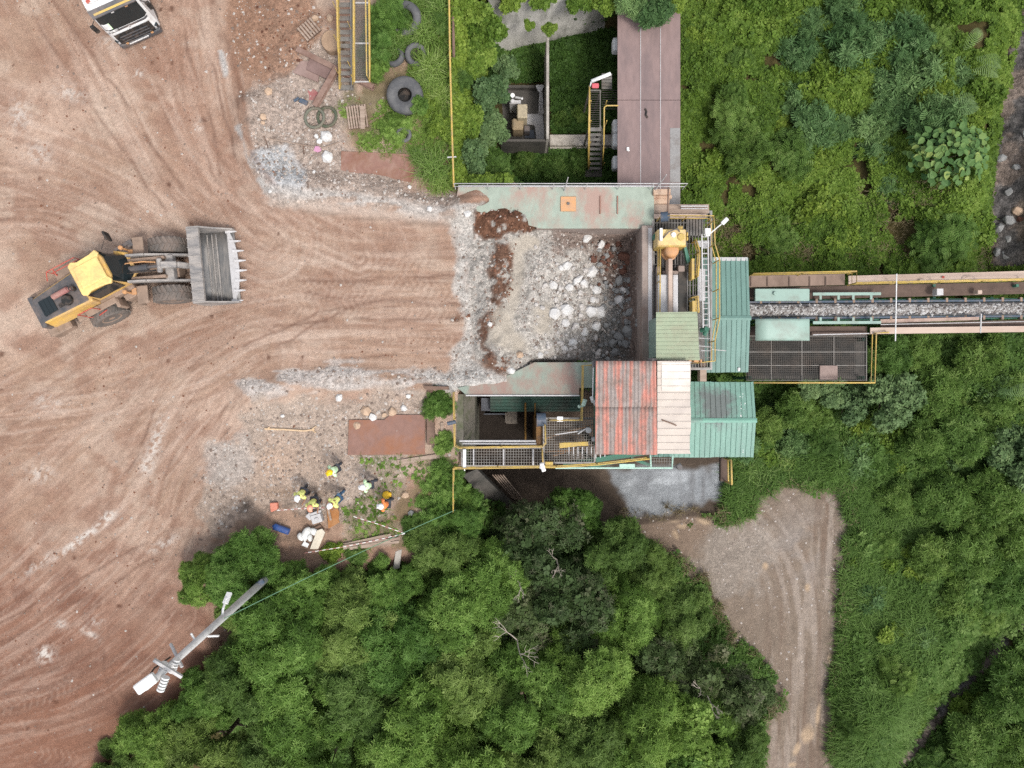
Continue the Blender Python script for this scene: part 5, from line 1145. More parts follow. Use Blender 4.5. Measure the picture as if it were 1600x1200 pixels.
# local: +X forward, front bumper at x = +.9
def TB(): return MB()
b = TB(); hw = 1.25
sec = [(-1.7, 3.15, .98), (.30, 3.10, .97), (.52, 2.85, .985), (.74, 1.95, 1.0), (.80, 1.55, 1.0), (.86, .95, 1.0), (.86, .55, .98)]
def cabv(u, v):
    f = u * (len(sec)-1); i = min(int(f), len(sec)-2); t = f - i
    x = sec[i][0] + (sec[i+1][0]-sec[i][0])*t; z = sec[i][1] + (sec[i+1][1]-sec[i][1])*t; w = hw * (sec[i][2] + (sec[i+1][2]-sec[i][2])*t)
    y = w * math.sin(math.pi*.5*max(-1, min(1, (2*v-1)*1.0))) if False else w * (2*v-1)
    e = abs(2*v-1); x -= .28 * max(0, (e-.72)/.28) ** 2 * (1 if u > .16 else .0)
    return (x, y, z)
b.grid(cabv, 24, 16); 
for sg in (-1, 1):
    q = [( .3, sg*hw*.97, 3.1), (.0+.2, sg*hw, 2.85), (.46, sg*hw, 1.95), (.52, sg*hw, 1.55), (.58, sg*hw, .95), (.58, sg*hw*.98, .55), (-1.7, sg*hw*.98, .55), (-1.7, sg*hw*.98, 3.15)]
    b.add(q, [tuple(range(8))])
b.add([(-1.7,-hw*.98,.55),(-1.7,hw*.98,.55),(-1.7,hw*.98,3.15),(-1.7,-hw*.98,3.15)], [(0,1,2,3)])
tcab = b.build('cab', m_white, tr, local=True, smooth=False)
def strip(u0, u1, v0, v1, mt, nm, off=.012, parent=None):
    b = TB(); b.grid(lambda a, c: tuple(Vector(cabv(u0 + (u1-u0)*a, v0 + (v1-v0)*c)) + Vector((off, 0, off*.5))), 8, 14); return b.build(nm, mt, parent or tcab, local=True, smooth=True)
strip(.22, .55, .04, .96, m_glass, 'windscreen', .015)
strip(.565, .615, .06, .94, m_dgrey, 'lower_band', .02)
strip(.68, .97, .10, .90, m_black, 'front_grille', .03)
for k in range(3):
    b = TB(); x, y0, z = .9, 0, 1.28 - .22*k; b.box((.895, 0, z), (.05, 1.55, .035)); b.build('grille_bar', m_dgrey, tcab, local=True)
b = TB(); b.box((.78, 0, .52), (.32, 2.36, .34)); b.build('bumper', m_dgrey, tr, local=True, bevel=.07, seg=2)
b = TB(); b.box((.96, -.1, .62), (.03, 1.1, .06)); b.build('bumper_strip', m_white, tr, local=True)
for sg in (-1, 1):
    b = TB(); b.box((.72, sg*1.06, .86), (.22, .30, .26), Matrix.Rotation(-sg*.45, 3, 'Z')); h_ = b.build('headlight', m_glass, tr, local=True, bevel=.05)
    b = TB(); b.box((.84, sg*1.03, .86), (.04, .16, .12), Matrix.Rotation(-sg*.45, 3, 'Z')); b.build('lamp_lens', m_galv, h_, local=True)
    b = TB(); b.box((.93, sg*.72, .70), (.05, .13, .08)); b.build('indicator', m_copper, tr, local=True)
    b = TB(); b.beam((.35, sg*1.25, 2.5), (.55, sg*1.5, 2.45), .05, .05); b.box((.55, sg*1.52, 2.15), (.13, .22, .62)); b.build('mirror', m_black, tr, local=True, bevel=.04)
    b = TB(); b.lathe([(.25,-.15),(.45,-.16),(.5,-.1),(.5,.1),(.45,.16),(.25,.15)], (-.35, sg*1.05, .5), Matrix.Rotation(R(90),3,'X'), 24); b.build('wheel', m_tyre, tr, local=True, smooth=True)
b = TB(); b.add([(.28,-1.22,3.14),(.28,1.22,3.14),(.60,1.16,2.93),(.60,-1.16,2.93),(.60,1.16,2.87),(.60,-1.16,2.87)], [(0,1,2,3),(3,2,4,5)]); vis = b.build('sun_visor', m_dgrey, tr, local=True)
b = TB(); b.add([(.45,-1.0,3.06),(.45,1.18,3.06),(.53,1.18,3.005),(.53,-1.0,3.005)], [(0,1,2,3)]); b.build('visor_stripe', m_yellow, vis, local=True)
for (y, mt) in ((-.15, m_white), (.62, m_copper)):
    b = TB(); p = Vector(cabv(.34, (y/hw+1)/2)); b.box(p + Vector((.03, 0, .02)), (.08, .14, .1)); b.build('windscreen_sticker', mt, tcab, local=True)
def sticker(y0, y1, u0, u1, mt, nm, off):
    b = TB(); b.grid(lambda a, c: tuple(Vector(cabv(u0+(u1-u0)*a, ((y0+(y1-y0)*c)/hw+1)/2)) + Vector((off, 0, off*.5))), 3, 3); return b.build(nm, mt, tcab, local=True)
sticker(-1.1, -.72, .43, .50, m_white, 'permit_sticker', .03); sticker(-.79, -.72, .43, .50, m_hivizg, 'permit_edge', .034)
pl_ = sticker(-1.12, -.56, .535, .595, m_white, 'number_plate', .035)
def text_mesh(txt, size, name, mt, parent, M_):
    cu = bpy.data.curves.new(name, 'FONT'); cu.body = txt; cu.size = size; cu.align_x = 'CENTER'; cu.align_y = 'CENTER'; cu.extrude = .002
    ob = bpy.data.objects.new(name, cu); COL.objects.link(ob); dg = bpy.context.evaluated_depsgraph_get()
    me = bpy.data.meshes.new_from_object(ob.evaluated_get(dg)); bpy.data.objects.remove(ob); bpy.data.curves.remove(cu)
    me.transform(M_); me.materials.clear(); me.materials.append(mt)
    o = bpy.data.objects.new(name, me); COL.objects.link(o); o.parent = parent; return o
pc = Vector(cabv(.565, ((-.84)/hw+1)/2)) + Vector((.05, 0, .02))
nrm = Vector((.95, 0, .3)).normalized(); xax = Vector((0, 1, 0)); yax = nrm.cross(xax)
M_ = Matrix.Translation(pc) @ Matrix((xax, yax, nrm)).transposed().to_4x4()
text_mesh('GX LL 15U', .15, 'plate_text', m_black, pl_, M_)
b = TB(); b.box((.80, .02, 1.68), (.05, .14, .09)); b.build('badge', m_galv, tcab, local=True)
b = TB(); b.box((-.6, 0, 3.22), (1.2, 1.9, .12)); rf_ = b.build('roof_fairing', m_white, tr, local=True, bevel=.06)
for (x, y, w_, mt) in ((.0,-.9,.16,m_red), (-.25,-.35,.12,m_orange), (-.1,.35,.14,m_galv), (-.1,.7,.12,m_galv), (-.45,.1,.3,m_red), (-.6,-.6,.2,m_galv)):
    b = TB(); b.box((x - .1, y, 3.24), (w_, w_ * 1.4, .1)); b.build('roof_marking', mt, rf_, local=True, bevel=.02)
b = TB(); b.box((-5, 0, 2.0), (6.2, 2.4, 1.5)); b.box((-5,0,1.0),(6.4,.9,.5)); b.build('tipper_body', m_white, tr, local=True, bevel=.04)
for x in (-4.2, -5.6):
    for sg in (-1, 1):
        b = TB(); b.lathe([(.25,-.15),(.45,-.16),(.5,-.1),(.5,.1),(.45,.16),(.25,.15)], (x, sg*1.0, .5), Matrix.Rotation(R(90),3,'X'), 24); b.build('wheel', m_tyre, tr, local=True, smooth=True)
# ================================================================ PEOPLE
def skin_obj(name, nodes, edges, mt, parent, sub=1, root=0):
    """one continuous body grown over a skeleton: nodes = [(co, rx, ry)]"""
    me = bpy.data.meshes.new(name); me.from_pydata([n[0] for n in nodes], edges, []); me.update()
    o = bpy.data.objects.new(name, me); COL.objects.link(o); o.parent = parent
    mod = o.modifiers.new('skin', 'SKIN'); 
    if not me.skin_vertices: 
        with bpy.context.temp_override(object=o, active_object=o): bpy.ops.mesh.customdata_skin_add()
    for i, n in enumerate(nodes):
        sv = me.skin_vertices[0].data[i]; sv.radius = (n[1], n[2]); sv.use_root = (i == root)
    mod.use_smooth_shade = True; mod.branch_smoothing = .6
    s = o.modifiers.new('sub', 'SUBSURF'); s.levels = sub; s.render_levels = sub
    me.materials.append(mt); return o
def person(ppx, ppy, face, label, hat, vest, legs, bend=0.0, arm=0.5, stride=.15, crouch=0.0):
    """figure whose HEAD is at the photo pixel; face = heading in degrees (photo +x is 0); bend = forward lean in radians"""
    bend = bend * .6; hz_ = 1.62 - .35 * bend - crouch * .55
    p = P(ppx, ppy, hz_); a = R(face); hp_ = .92 - crouch * .42
    fwd = math.sin(bend) * .62
    bx, by = p.x - fwd * math.cos(a), p.y - fwd * math.sin(a)
    t = thing('person', (bx, by, hz(bx, by)), label, 'person', rz=a)
    L = []; E = []
    def nd(co, r, r2=None): L.append((co, r, r2 or r)); return len(L) - 1
    def up(d, y=0, f=0): return (math.sin(bend) * d + math.cos(bend) * f, y, hp_ + math.cos(bend) * d - math.sin(bend) * f)
    pel = nd((0, 0, hp_), .14, .11); ab = nd(up(.22), .13, .10); ch = nd(up(.42), .16, .11); nk = nd(up(.56), .06); hd = nd(up(.64, 0, .02), .085, .095); top = nd(up(.77, 0, .01), .08, .09)
    E += [(pel, ab), (ab, ch), (ch, nk), (nk, hd), (hd, top)]
    for s in (-1, 1):
        sh = nd(up(.50, .20 * s), .062); el = nd(up(.24 - .0 * arm, .27 * s, .10 + .12 * arm), .048); wr = nd(up(.12 + .16 * arm, .20 * s, .22 + .28 * arm), .034); pa = nd(up(.08 + .17 * arm, .18 * s, .30 + .29 * arm), .036, .022)
        E += [(ch, sh), (sh, el), (el, wr), (wr, pa)]
        bw_ = L[pa][0]
        for k in range(5):
            dy = (-.03 + .015 * k) * s; ln = (.05, .075, .085, .08, .06)[k]
            f1 = nd((bw_[0] + ln * .55 * (1 if k else .4), bw_[1] + dy + (.03*-s if k == 0 else 0), bw_[2] - .015), .010); f2 = nd((bw_[0] + ln * (1 if k else .6), bw_[1] + dy + (.035*-s if k == 0 else 0), bw_[2] - .04), .008)
            E += [(pa, f1), (f1, f2)]
        st_ = stride * s
        kn = nd((st_ * .6 + .12 + crouch * .25, .11 * s, .50 - crouch * .05), .065); an = nd((st_ - .02 - crouch * .05, .11 * s, .09), .045); to = nd((st_ + .16, .12 * s, .04), .04, .03)
        hpj = nd((0, .09 * s, hp_ - .06), .095); E += [(pel, hpj), (hpj, kn), (kn, an), (an, to)]
    skin_obj('body', L, E, m_skin, t, 1)
    # clothing over the body
    V = [(L[pel][0], .165, .135), (up(.22), .155, .125), (up(.42), .215, .165), (up(.555), .15, .125)]; VE = [(0, 1), (1, 2), (2, 3)]
    for s in (-1, 1):
        V += [(up(.50, .20 * s), .115, .11), (up(.30, .26 * s, .07 + .08 * arm), .085, .085)]; k = len(V); VE += [(2, k - 2), (k - 2, k - 1)]
    skin_obj('vest', V, VE, vest, t, 1, 1)
    for s in (1, -1):
        b = MB()
        if vest is not m_hivizo: q0 = Vector(up(.30, .09 * s, .155)); b.box(q0, (.02, .05, .42), Matrix.Rotation(bend, 3, 'Y')); b.build('reflective_strip', m_galv, t, local=True)
    LG = [((0, 0, hp_ - .02), .16, .13)]; LE = []
    for s in (-1, 1):
        st_ = stride * s
        LG += [((0, .10 * s, hp_ - .10), .11, .11), ((st_ * .6 + .12 + crouch * .25, .11 * s, .50 - crouch * .05), .085, .085), ((st_ - .02 - crouch * .05, .11 * s, .14), .07, .07)]
        k = len(LG); LE += [(0, k - 3), (k - 3, k - 2), (k - 2, k - 1)]
    skin_obj('trousers', LG, LE, legs, t, 1)
    for s in (-1, 1):
        st_ = stride * s; skin_obj('boot', [((st_ - .05 - crouch * .05, .11 * s, .07), .055, .06), ((st_ + .05, .115 * s, .05), .05, .045), ((st_ + .19, .12 * s, .04), .045, .035)], [(0, 1), (1, 2)], m_boot, t, 1)
    c = Vector(up(.75, 0, .02)); m3 = Matrix.Rotation(bend * .8, 3, 'Y')
    b = MB(); b.lathe([(.15, -.01), (.142, .0), (.135, .05), (.11, .10), (.06, .135), (.0, .145)], c, m3, 20); b.box(c + m3 @ Vector((.14, 0, -.005)), (.12, .2, .02), m3); b.box(c + m3 @ Vector((0, 0, .125)), (.2, .04, .04), m3); b.build('hard_hat', hat, t, smooth=True, local=True)
    b = MB(); b.lathe([(.094, -.06), (.1, 0), (.06, .05)], c - m3 @ Vector((.015, 0, .0)), m3, 14); b.build('hair', m_black, t, smooth=True, local=True)
    h0 = Vector(up(.655, 0, .02)); b = MB()
    b.box(h0 + m3 @ Vector((.105, 0, .0)), (.03, .028, .05), m3); b.build('nose', m_skin, t, local=True, bevel=.01)
    for s in (-1, 1):
        b = MB(); b.box(h0 + m3 @ Vector((.092, .034 * s, .025)), (.01, .022, .012), m3); b.build('eye', m_black, t, local=True)
        b = MB(); b.box(h0 + m3 @ Vector((0, .092 * s, .0)), (.04, .02, .06), m3); b.build('ear', m_skin, t, local=True, bevel=.01)
    b = MB(); b.box(h0 + m3 @ Vector((.09, 0, -.05)), (.012, .05, .012), m3); b.build('mouth', mat('lips', (.25,.1,.08), .6), t, local=True)
    return t
m_hatw = mat('white_hard_hat', (.80, .80, .80), .35, var=.03); m_haty = mat('yellow_hard_hat', (.80, .55, .02), .35, var=.03); m_hato = mat('salmon_hard_hat', (.80, .36, .24), .35, var=.03)
person(517, 737, 215, 'person in a yellow hard hat standing alone near the rusty plate', m_haty, m_hivizg, m_navy, .35)
person(466, 776, 250, 'person in white hard hat and yellow vest, leftmost of the group', m_hatw, m_hiviz, m_navy, .5, .8)
person(485, 791, 270, 'person in a salmon hard hat bending over the scrap heap', m_hato, m_hiviz, m_navy, .55, .8)
person(518, 788, 225, 'person in white hard hat and blue jeans leaning over the brown sheet', m_hatw, m_hiviz, m_jeans, .8, .9, .25)
person(569, 761, 185, 'person in a white hard hat and mint green vest walking on the grass patch', m_hatw, m_hivizg, m_navy, .45, .5, .2)
person(597, 791, 180, 'person in a white hard hat and orange vest near the tan rock', m_hatw, m_hivizo, m_navy, .35, .5)
g0 = ground_at(604, 773); m = MB(); m.lathe([(.0,.26),(.10,.25),(.17,.17),(.2,.05),(.16,0)], g0 + Vector((0,0,0)), None, 14); m.box(g0 + Vector((.12,.02,.1)), (.25,.2,.16)); tag(m.build('yellow_bag', mat('deep_yellow', (.75,.45,.03), .7), smooth=True), 'yellow bag on the ground behind the person in orange', 'bag')

# ================================================================ SCRAP AND LOOSE THINGS
def flat(name, pts, th, mt, label, cat, lift=.03, tilt=0, bevel=.008, group=None):
    c = ground_at(sum(p[0] for p in pts) / len(pts), sum(p[1] for p in pts) / len(pts)); m = MB()
    m.prism([P(x, y, c.z + lift + th + tilt * (x - pts[0][0]) * .01) for x, y in pts], th); return tag(m.build(name, mt, bevel=bevel), label, cat, group)
def rock(m, c, s, seed, mi=0):
    r = random.Random(seed); vs = []; fs = []
    t = (1 + 5 ** .5) / 2
    base = [(-1,t,0),(1,t,0),(-1,-t,0),(1,-t,0),(0,-1,t),(0,1,t),(0,-1,-t),(0,1,-t),(t,0,-1),(t,0,1),(-t,0,-1),(-t,0,1)]
    F_ = [(0,11,5),(0,5,1),(0,1,7),(0,7,10),(0,10,11),(1,5,9),(5,11,4),(11,10,2),(10,7,6),(7,1,8),(3,9,4),(3,4,2),(3,2,6),(3,6,8),(3,8,9),(4,9,5),(2,4,11),(6,2,10),(8,6,7),(9,8,1)]
    M_ = Matrix.Rotation(r.uniform(0, 6.3), 3, Vector((r.uniform(-1,1), r.uniform(-1,1), r.uniform(-1,1))).normalized())
    vs = [M_ @ (Vector(b).normalized() * r.uniform(.72, 1.18)) for b in base]
    A_ = Matrix.Rotation(r.uniform(0, 6.3), 3, 'Z')
    vs = [Vector(c) + A_ @ Vector((v.x * s[0], v.y * s[1], v.z * s[2])) for v in vs]
    m.add(vs, F_, mi)
def add_rock(ppx, ppy, r, mt, label, seed, cat='boulder', group=None, asp=1.0, name='boulder'):
    g = ground_at(ppx, ppy); s = M2(r, g.z); m = MB(); rock(m, g + Vector((0, 0, s * .18)), (s * asp, s / asp, s * .8), seed)
    return tag(m.build(name, mt, bevel=s * .08), label, cat, group)
m_quartz = mat('white_quartz', (.58, .568, .55), .9, dirt=(.42,.385,.35), amt=.6, scale=3, bump=.5, var=.12)
m_grock = mat('grey_rock', lin((158,158,156)), .9, dirt=lin((110,108,106)), amt=.6, scale=3, bump=.5)
m_brock = mat('brown_rock', lin((120,84,70)), .9, dirt=lin((84,62,54)), amt=.6, scale=3, bump=.5)
m_trock = mat('tan_rock', lin((206,178,152)), .9, dirt=lin((150,124,104)), amt=.6, scale=3, bump=.5)
WH = [(917,371,8.5,1.2,'upper edge of the hopper, nearest the top wall'),(937,385,9,.7,'upright and narrow, below the uppermost white boulder'),(923,427,10.5,1.1,'largest of the upper centre cluster'),(912,443,8.5,1.0,'just below the largest of the upper cluster'),
      (902,438,8,.7,'slanting and slim in the upper cluster'),(890,449,7.5,1,'left foot of the upper cluster'),(864,446,7.5,1.1,'alone left of the upper cluster'),(884,416,9,1.1,'in the small stones above centre'),(876,419,6,1,'small, touching another above centre'),
      (931,454,8,1.2,'below and right of the upper cluster'),(967,469,9.5,1,'at the right, pale and blocky'),(973,454,6.5,1.1,'small, above the blocky one at right'),(867,489,10,1,'left one of the big pair in the middle'),(885,486,11,.9,'right one of the big pair in the middle'),
      (921,486,10.5,1.2,'left one of the pair right of centre'),(938,488,10,1.1,'right one of the pair right of centre'),(883,505,7.5,1,'below the big middle pair'),(931,511,8.5,1.1,'long one in the lower centre'),(913,519,7.5,1,'lower centre, left of the long one'),(896,535,7.5,.9,'upright one in the lower rubble'),
      (925,468,5.5,1,'small one between the two right pairs'),(882,544,6,1.3,'flat one in the lower rubble'),(900,509,5,1,'little one in the lower rubble')]
for i, (x, y, r_, a_, w_) in enumerate(WH): add_rock(x, y, r_ * 1.12, m_quartz, 'white boulder in the hopper, ' + w_, 100 + i, 'boulder', 'white boulders in the hopper', a_)
for i, (x, y, r_, a_, w_) in enumerate([(986,486,7,.8,'upright at the right wall of the hopper'),(967,439,7.5,1.1,'upper right among brown stones'),(983,438,5,1,'small, close to the right wall'),(981,518,9.5,1.1,'largest in the lower right corner'),(968,527,9,1.2,'left of the largest in the lower right corner'),(956,537,8,1,'leftmost of the lower right corner group'),(977,537,7.5,1,'under the largest in the lower right corner'),(961,551,8.5,1.2,'lowest in the right corner of the hopper'),(946,401,7,1,'near the dark brown slab')]):
    add_rock(x, y, r_ * 1.1, m_grock, 'grey boulder in the hopper, ' + w_, 150 + i, 'boulder', 'grey boulders in the hopper', a_)
add_rock(977, 401, 12, m_brock, 'flat dark brown slab in the upper right of the hopper', 170, asp=1.35)
for i, (x, y, r_, mt, l_) in enumerate([(821,575,9,m_quartz,'white boulder lying on the lower wing plate'),(799,579,7,m_quartz,'white pointed boulder at the edge of the brown clay'),(844,555,6.5,m_quartz,'white boulder just above the lower wing plate'),(812,554,6.5,m_trock,'tan boulder above the lower wing plate'),(766,507,4.5,m_quartz,'small white boulder beside the brown clay strip'),
      (731,334,7,m_quartz,'white boulder beside the upper brown clay heap'),(672,326,5,m_quartz,'white stone at the tip of the upper gravel bank'),(640,292,4,m_quartz,'white stone at the corner of the upper rusty plate'),(530,622,7,m_quartz,'lone white boulder below the lower gravel bank'),(442,650,4,m_quartz,'small white stone left of the lower yard scrap'),
      (583,652,8,m_quartz,'pale boulder on the top edge of the lower rusty plate'),(572,642,8.5,m_trock,'tan boulder above the left half of the lower rusty plate'),(558,664,8,m_trock,'tan boulder at the left edge of the lower rusty plate'),(613,644,8.5,m_trock,'tan boulder above the right half of the lower rusty plate'),(631,638,7,m_quartz,'white boulder above the right end of the lower rusty plate'),(600,648,5.5,m_trock,'small tan boulder at the middle of the lower rusty plate'),(638,619,4.5,m_quartz,'small white stone under the lower gravel bank'),
      (634,773,7.5,m_trock,'tan pointed rock near the person in orange'),(642,802,6.5,m_grock,'round grey rock at the edge of the trees'),(512,215,12,m_quartz,'large cream boulder below the green hoops'),(513,246,11,m_quartz,'second cream boulder, nearer the rusty plate'),(495,213,4.5,m_quartz,'small white stone left of the large cream boulder'),(491,269,4,m_quartz,'small white stone left of the upper rusty plate'),
      (420,143,7,m_trock,'orange tan rock alone on the upper gravel'),(411,183,6.5,m_trock,'pinkish rock lower left on the upper gravel'),(411,192,4,m_trock,'small rock below the pinkish rock'),(493,29,7,m_trock,'tan rock left of the yellow stair'),(515,30,7,m_trock,'grey tan rock touching the yellow stair'),(422,299,3.5,m_quartz,'small white stone at the start of the upper bank'),(650,240,5,m_grock,'grey rock in the grass above the upper rusty plate')]):
    add_rock(x, y, r_, mt, l_, 200 + i)
# small boulders of the hopper: one by one, the rest is rubble
rr_ = random.Random(77); k_ = 0; protos = []
for s_ in range(7):
    for mt in (m_quartz, m_grock, m_brock):
        m = MB(); rock(m, (0, 0, .3), (1, rr_.uniform(.7, 1), .75), 900 + s_); protos.append(m)
small = {}
for mi_, mt in enumerate((m_quartz, m_grock, m_brock)):
    small[mi_] = []; mt = mat('pale_ore_stone', lin((214,208,202)), .9, dirt=lin((160,150,142)), amt=.6, scale=3, bump=.4) if mi_ == 0 else mt
    for s_ in range(5):
        m = MB(); rock(m, (0, 0, .3), (1, rr_.uniform(.7, 1), .75), 900 + s_ + 10 * mi_)
        me_o = m.build('stone', mt, local=True, bevel=.07); small[mi_].append(me_o.data); bpy.data.objects.remove(me_o)
GRP = {0: ('white stones in the hopper rubble', 'small white stone among the hopper rubble'), 1: ('grey stones in the hopper rubble', 'small grey stone in the darker hopper rubble'), 2: ('brown stones in the hopper rubble', 'small brown stone by the far corner of the hopper')}
cnt = {0: 0, 1: 0, 2: 0}
for _ in range(6000):
    x, y = rr_.uniform(832, 1000), rr_.uniform(365, 568)
    dw = math.exp(-((x - 885) / 42) ** 2 - ((y - 470) / 62) ** 2) + .6 * math.exp(-((x - 855) / 50) ** 2 - ((y - 545) / 14) ** 2); dg = math.exp(-((x - 965) / 28) ** 2 - ((y - 480) / 90) ** 2); db = math.exp(-((x - 968) / 32) ** 2 - ((y - 405) / 34) ** 2)
    mi_ = 0 if rr_.random() < .7 * dw else (2 if rr_.random() < db * .7 else (1 if rr_.random() < dg * .6 else None))
    if mi_ is None or cnt[mi_] >= (150, 110, 70)[mi_]: continue
    cnt[mi_] += 1; g = ground_at(x, y) if cnt[mi_] < 0 else None
    p0 = P(x, y, -1.0); zz = float(gz_arr(np.array([p0.x]), np.array([p0.y]))[0]); p0 = P(x, y, zz)
    o = bpy.data.objects.new('stone', rr_.choice(small[mi_])); COL.objects.link(o); s_ = M2(rr_.choice((1.8, 2.2, 2.8, 3.6, 4.6, 5.8)), zz)
    o.location = p0 - Vector((0, 0, s_ * .1)); o.scale = (s_, s_, s_); o.rotation_euler = (0, 0, rr_.uniform(0, 6.28)); tag(o, GRP[mi_][1], 'stone', GRP[mi_][0])
# pebbles that nobody could count
def pebbles(name, label, n, dens, sizes, seed, mats_, zoff=0):
    r = np.random.RandomState(seed); X = r.uniform(-25, 25, n * 12); Y = r.uniform(-19, 19, n * 12)
    Z = gz_arr(X, Y); qx, qy = to_px(X, Y, Z); w = dens(qx, qy, X, Y); k = r.rand(len(X)) < w; X, Y, Z = X[k][:n], Y[k][:n], Z[k][:n]; q = len(X)
    s = sizes[0] * (sizes[1] / sizes[0]) ** (r.rand(q) ** 2.8); th = r.uniform(0, 6.28, q)
    base = np.array([(1,0,.1),(.2,.9,.0),(-.9,.3,.1),(-.4,-.9,.0),(.2,.1,.8),(-.2,.15,.65)]); 
    V = base[None] * (1 + .45 * (r.rand(q, 6, 3) - .5)) * s[:, None, None]
    c, sn = np.cos(th)[:, None], np.sin(th)[:, None]; x = V[..., 0] * c - V[..., 1] * sn + X[:, None]; y = V[..., 0] * sn + V[..., 1] * c + Y[:, None]; z = V[..., 2] + Z[:, None] - .005
    co = np.stack([x, y, z], -1).reshape(-1, 3); f = np.array([(0,1,4),(1,5,4),(1,2,5),(2,3,5),(3,4,5),(3,0,4)]); fi = (f[None] + (np.arange(q) * 6)[:, None, None]).reshape(-1, 3)
    me = bpy.data.meshes.new(name); me.vertices.add(len(co)); me.vertices.foreach_set('co', co.astype(np.float32).ravel()); me.loops.add(fi.size); me.loops.foreach_set('vertex_index', fi.astype(np.int32).ravel())
    me.polygons.add(len(fi)); me.polygons.foreach_set('loop_start', np.arange(0, fi.size, 3, dtype=np.int32)); me.update(calc_edges=True)
    for mm in mats_: me.materials.append(mm)
    me.polygons.foreach_set('material_index', np.repeat(r.randint(0, len(mats_), q), 6).astype(np.int32))
    o = bpy.data.objects.new(name, me); COL.objects.link(o); return tag(o, label, 'gravel', kind='stuff')
pebbles('gravel', 'loose pale gravel scattered on the banks and yard edges', 26000, lambda a, b, X, Y: np.clip(grid_sample(GR, X, Y), 0, 1) * (1 - .95 * np.clip(grid_sample(DUSTZ, X, Y), 0, 1)) * (1 - .85 * np.clip(grid_sample(CLAY, X, Y) + soft_blob(a, b, 430, 40, 60, 80), 0, 1)) * (grid_sample(GZ, X, Y) > -4) * .5 + .006 * (grid_sample(GZ, X, Y) > -.9), (.02, .105), 3, [mat('pebble_a', lin((196,186,178)), .9), mat('pebble_b', lin((160,146,136)), .9), mat('pebble_c', lin((128,112,102)), .9), mat('pebble_d', lin((190,182,174)), .9)])
pebbles('clay_clods', 'loose reddish brown clay clods', 5000, lambda a, b, X, Y: np.clip(grid_sample(CLAY, X, Y), 0, 1) + .5 * np.clip(soft_blob(a, b, 440, 50, 45, 55) * 1.5, 0, 1) * (grid_sample(GZ, X, Y) > -.9), (.03, .12), 4, [mat('clod_a', lin((122,84,66)), .95), mat('clod_b', lin((98,66,52)), .95), mat('clod_c', lin((150,112,92)), .95)])
pebbles('yard_clods', 'small brown clods and stones scattered over the dirt yard', 7000, lambda a, b, X, Y: .22 * (a < 720) * (grid_sample(GZ, X, Y) > -.9) * sstep(.42, .62, fbm(X * .5, Y * .5, 88, 3)), (.018, .075), 5, [mat('clod_a', (0,0,0)), mat('clod_c', (0,0,0)), mat('pebble_b', (0,0,0)), mat('pebble_c', (0,0,0))])
pebbles('road_gravel', 'grey gravel on the lower access road', 9000, lambda a, b, X, Y: np.clip(grid_sample(RD * GR, X, Y), 0, 1) * .5, (.025, .10), 6, [mat('pebble_a', lin((196,186,178)), .9), mat('pebble_b', lin((160,146,136)), .9)])
pebbles('creek_stones', 'grey stones along the creek bed', 3500, lambda a, b, X, Y: np.clip(grid_sample(CR, X, Y), 0, 1), (.05, .28), 7, STONES[:2] + [mat('stone_d', (0, 0, 0)), mat('clod_c', (0, 0, 0))])
for i, (x, y, r_, mt) in enumerate([(1563,248,8,m_grock),(1578,300,9,m_grock),(1590,330,10,m_trock),(1576,345,9,m_grock),(1560,357,9,m_grock),(1575,372,8,m_grock),(1597,345,8,m_brock),(1556,395,7,m_grock),(1588,262,7,m_grock),(1572,400,10,m_grock),(1592,372,8,m_trock)]):
    add_rock(x, y, r_, mt, ['smooth grey creek boulder upstream, first of the row','grey creek boulder below the first','large tan creek boulder near the right picture edge','grey creek boulder left of the tan one','grey flat creek boulder on the left bank','grey creek boulder below the flat one','brown creek boulder on the right bank','small grey creek boulder nearest the walkway on the left','small grey creek boulder on the right side upstream','large dark grey creek boulder nearest the walkway','tan creek boulder lower right'][i], 400 + i, asp=1.2)
g0 = ground_at(1604, 210); m = MB(); m.lathe([(.36,.0),(.42,.05),(.42,.12),(.36,.16)], g0 + Vector((.1, 0, .1)), None, 24, 0, False); tag(m.build('white_ring', m_white, smooth=True), 'white ring lying in the creek at the right picture edge', 'ring')

# ---- upper left scrap corner
flat('rusty_plate', [(533,236),(648,241),(646,288),(532,272)], .04, m_rust, 'large rusty steel plate on the ground above the upper gravel bank', 'plate')
flat('rusty_plate', [(545,656),(600,656),(610,648),(664,648),(664,710),(543,711)], .05, m_rustb, 'large rusty plate with earth on it beside the lower gravel bank', 'plate')
flat('concrete_post', [(667,605),(677,605),(679,695),(667,695)], .25, m_darkwood, 'grey upright timber lying beside the lower rusty plate', 'timber')
flat('timber', [(662,603),(700,604),(702,609),(664,609)], .22, m_darkwood, 'short brown timber at the head of the grey timber', 'timber')
flat('plank', [(620,719),(697,707),(699,714),(622,726)], .06, m_wood, 'long pale plank below the lower rusty plate', 'plank')
flat('plank', [(688,660),(693,660),(694,690),(689,690)], .06, m_wood, 'short plank in the bush beside the shaft rail', 'plank')
st2 = thing('yard_stair', P(540, 60, 0), 'steel stair with yellow stringers coming in from the top edge', 'stair')
for i in range(15):
    t = i / 14; y = 136 - 150 * t; z = .15 + 3.2 * t; x0, x1 = 531.5 - 3.5 * t, 549 - 1.0 * t
    m = MB(); m.beam(P(x0, y, z), P(x1, y, z), .19, .035); m.build('step', m_gratel, st2)
m = MB(); m.beam(P(531.5, 138, .15), P(527.5, -16, 3.4), .06, .22); m.build('stringer', m_yellow, st2); m = MB(); m.beam(P(550, 138, .15), P(549, -16, 3.4), .06, .22); m.build('stringer', m_gratel, st2)
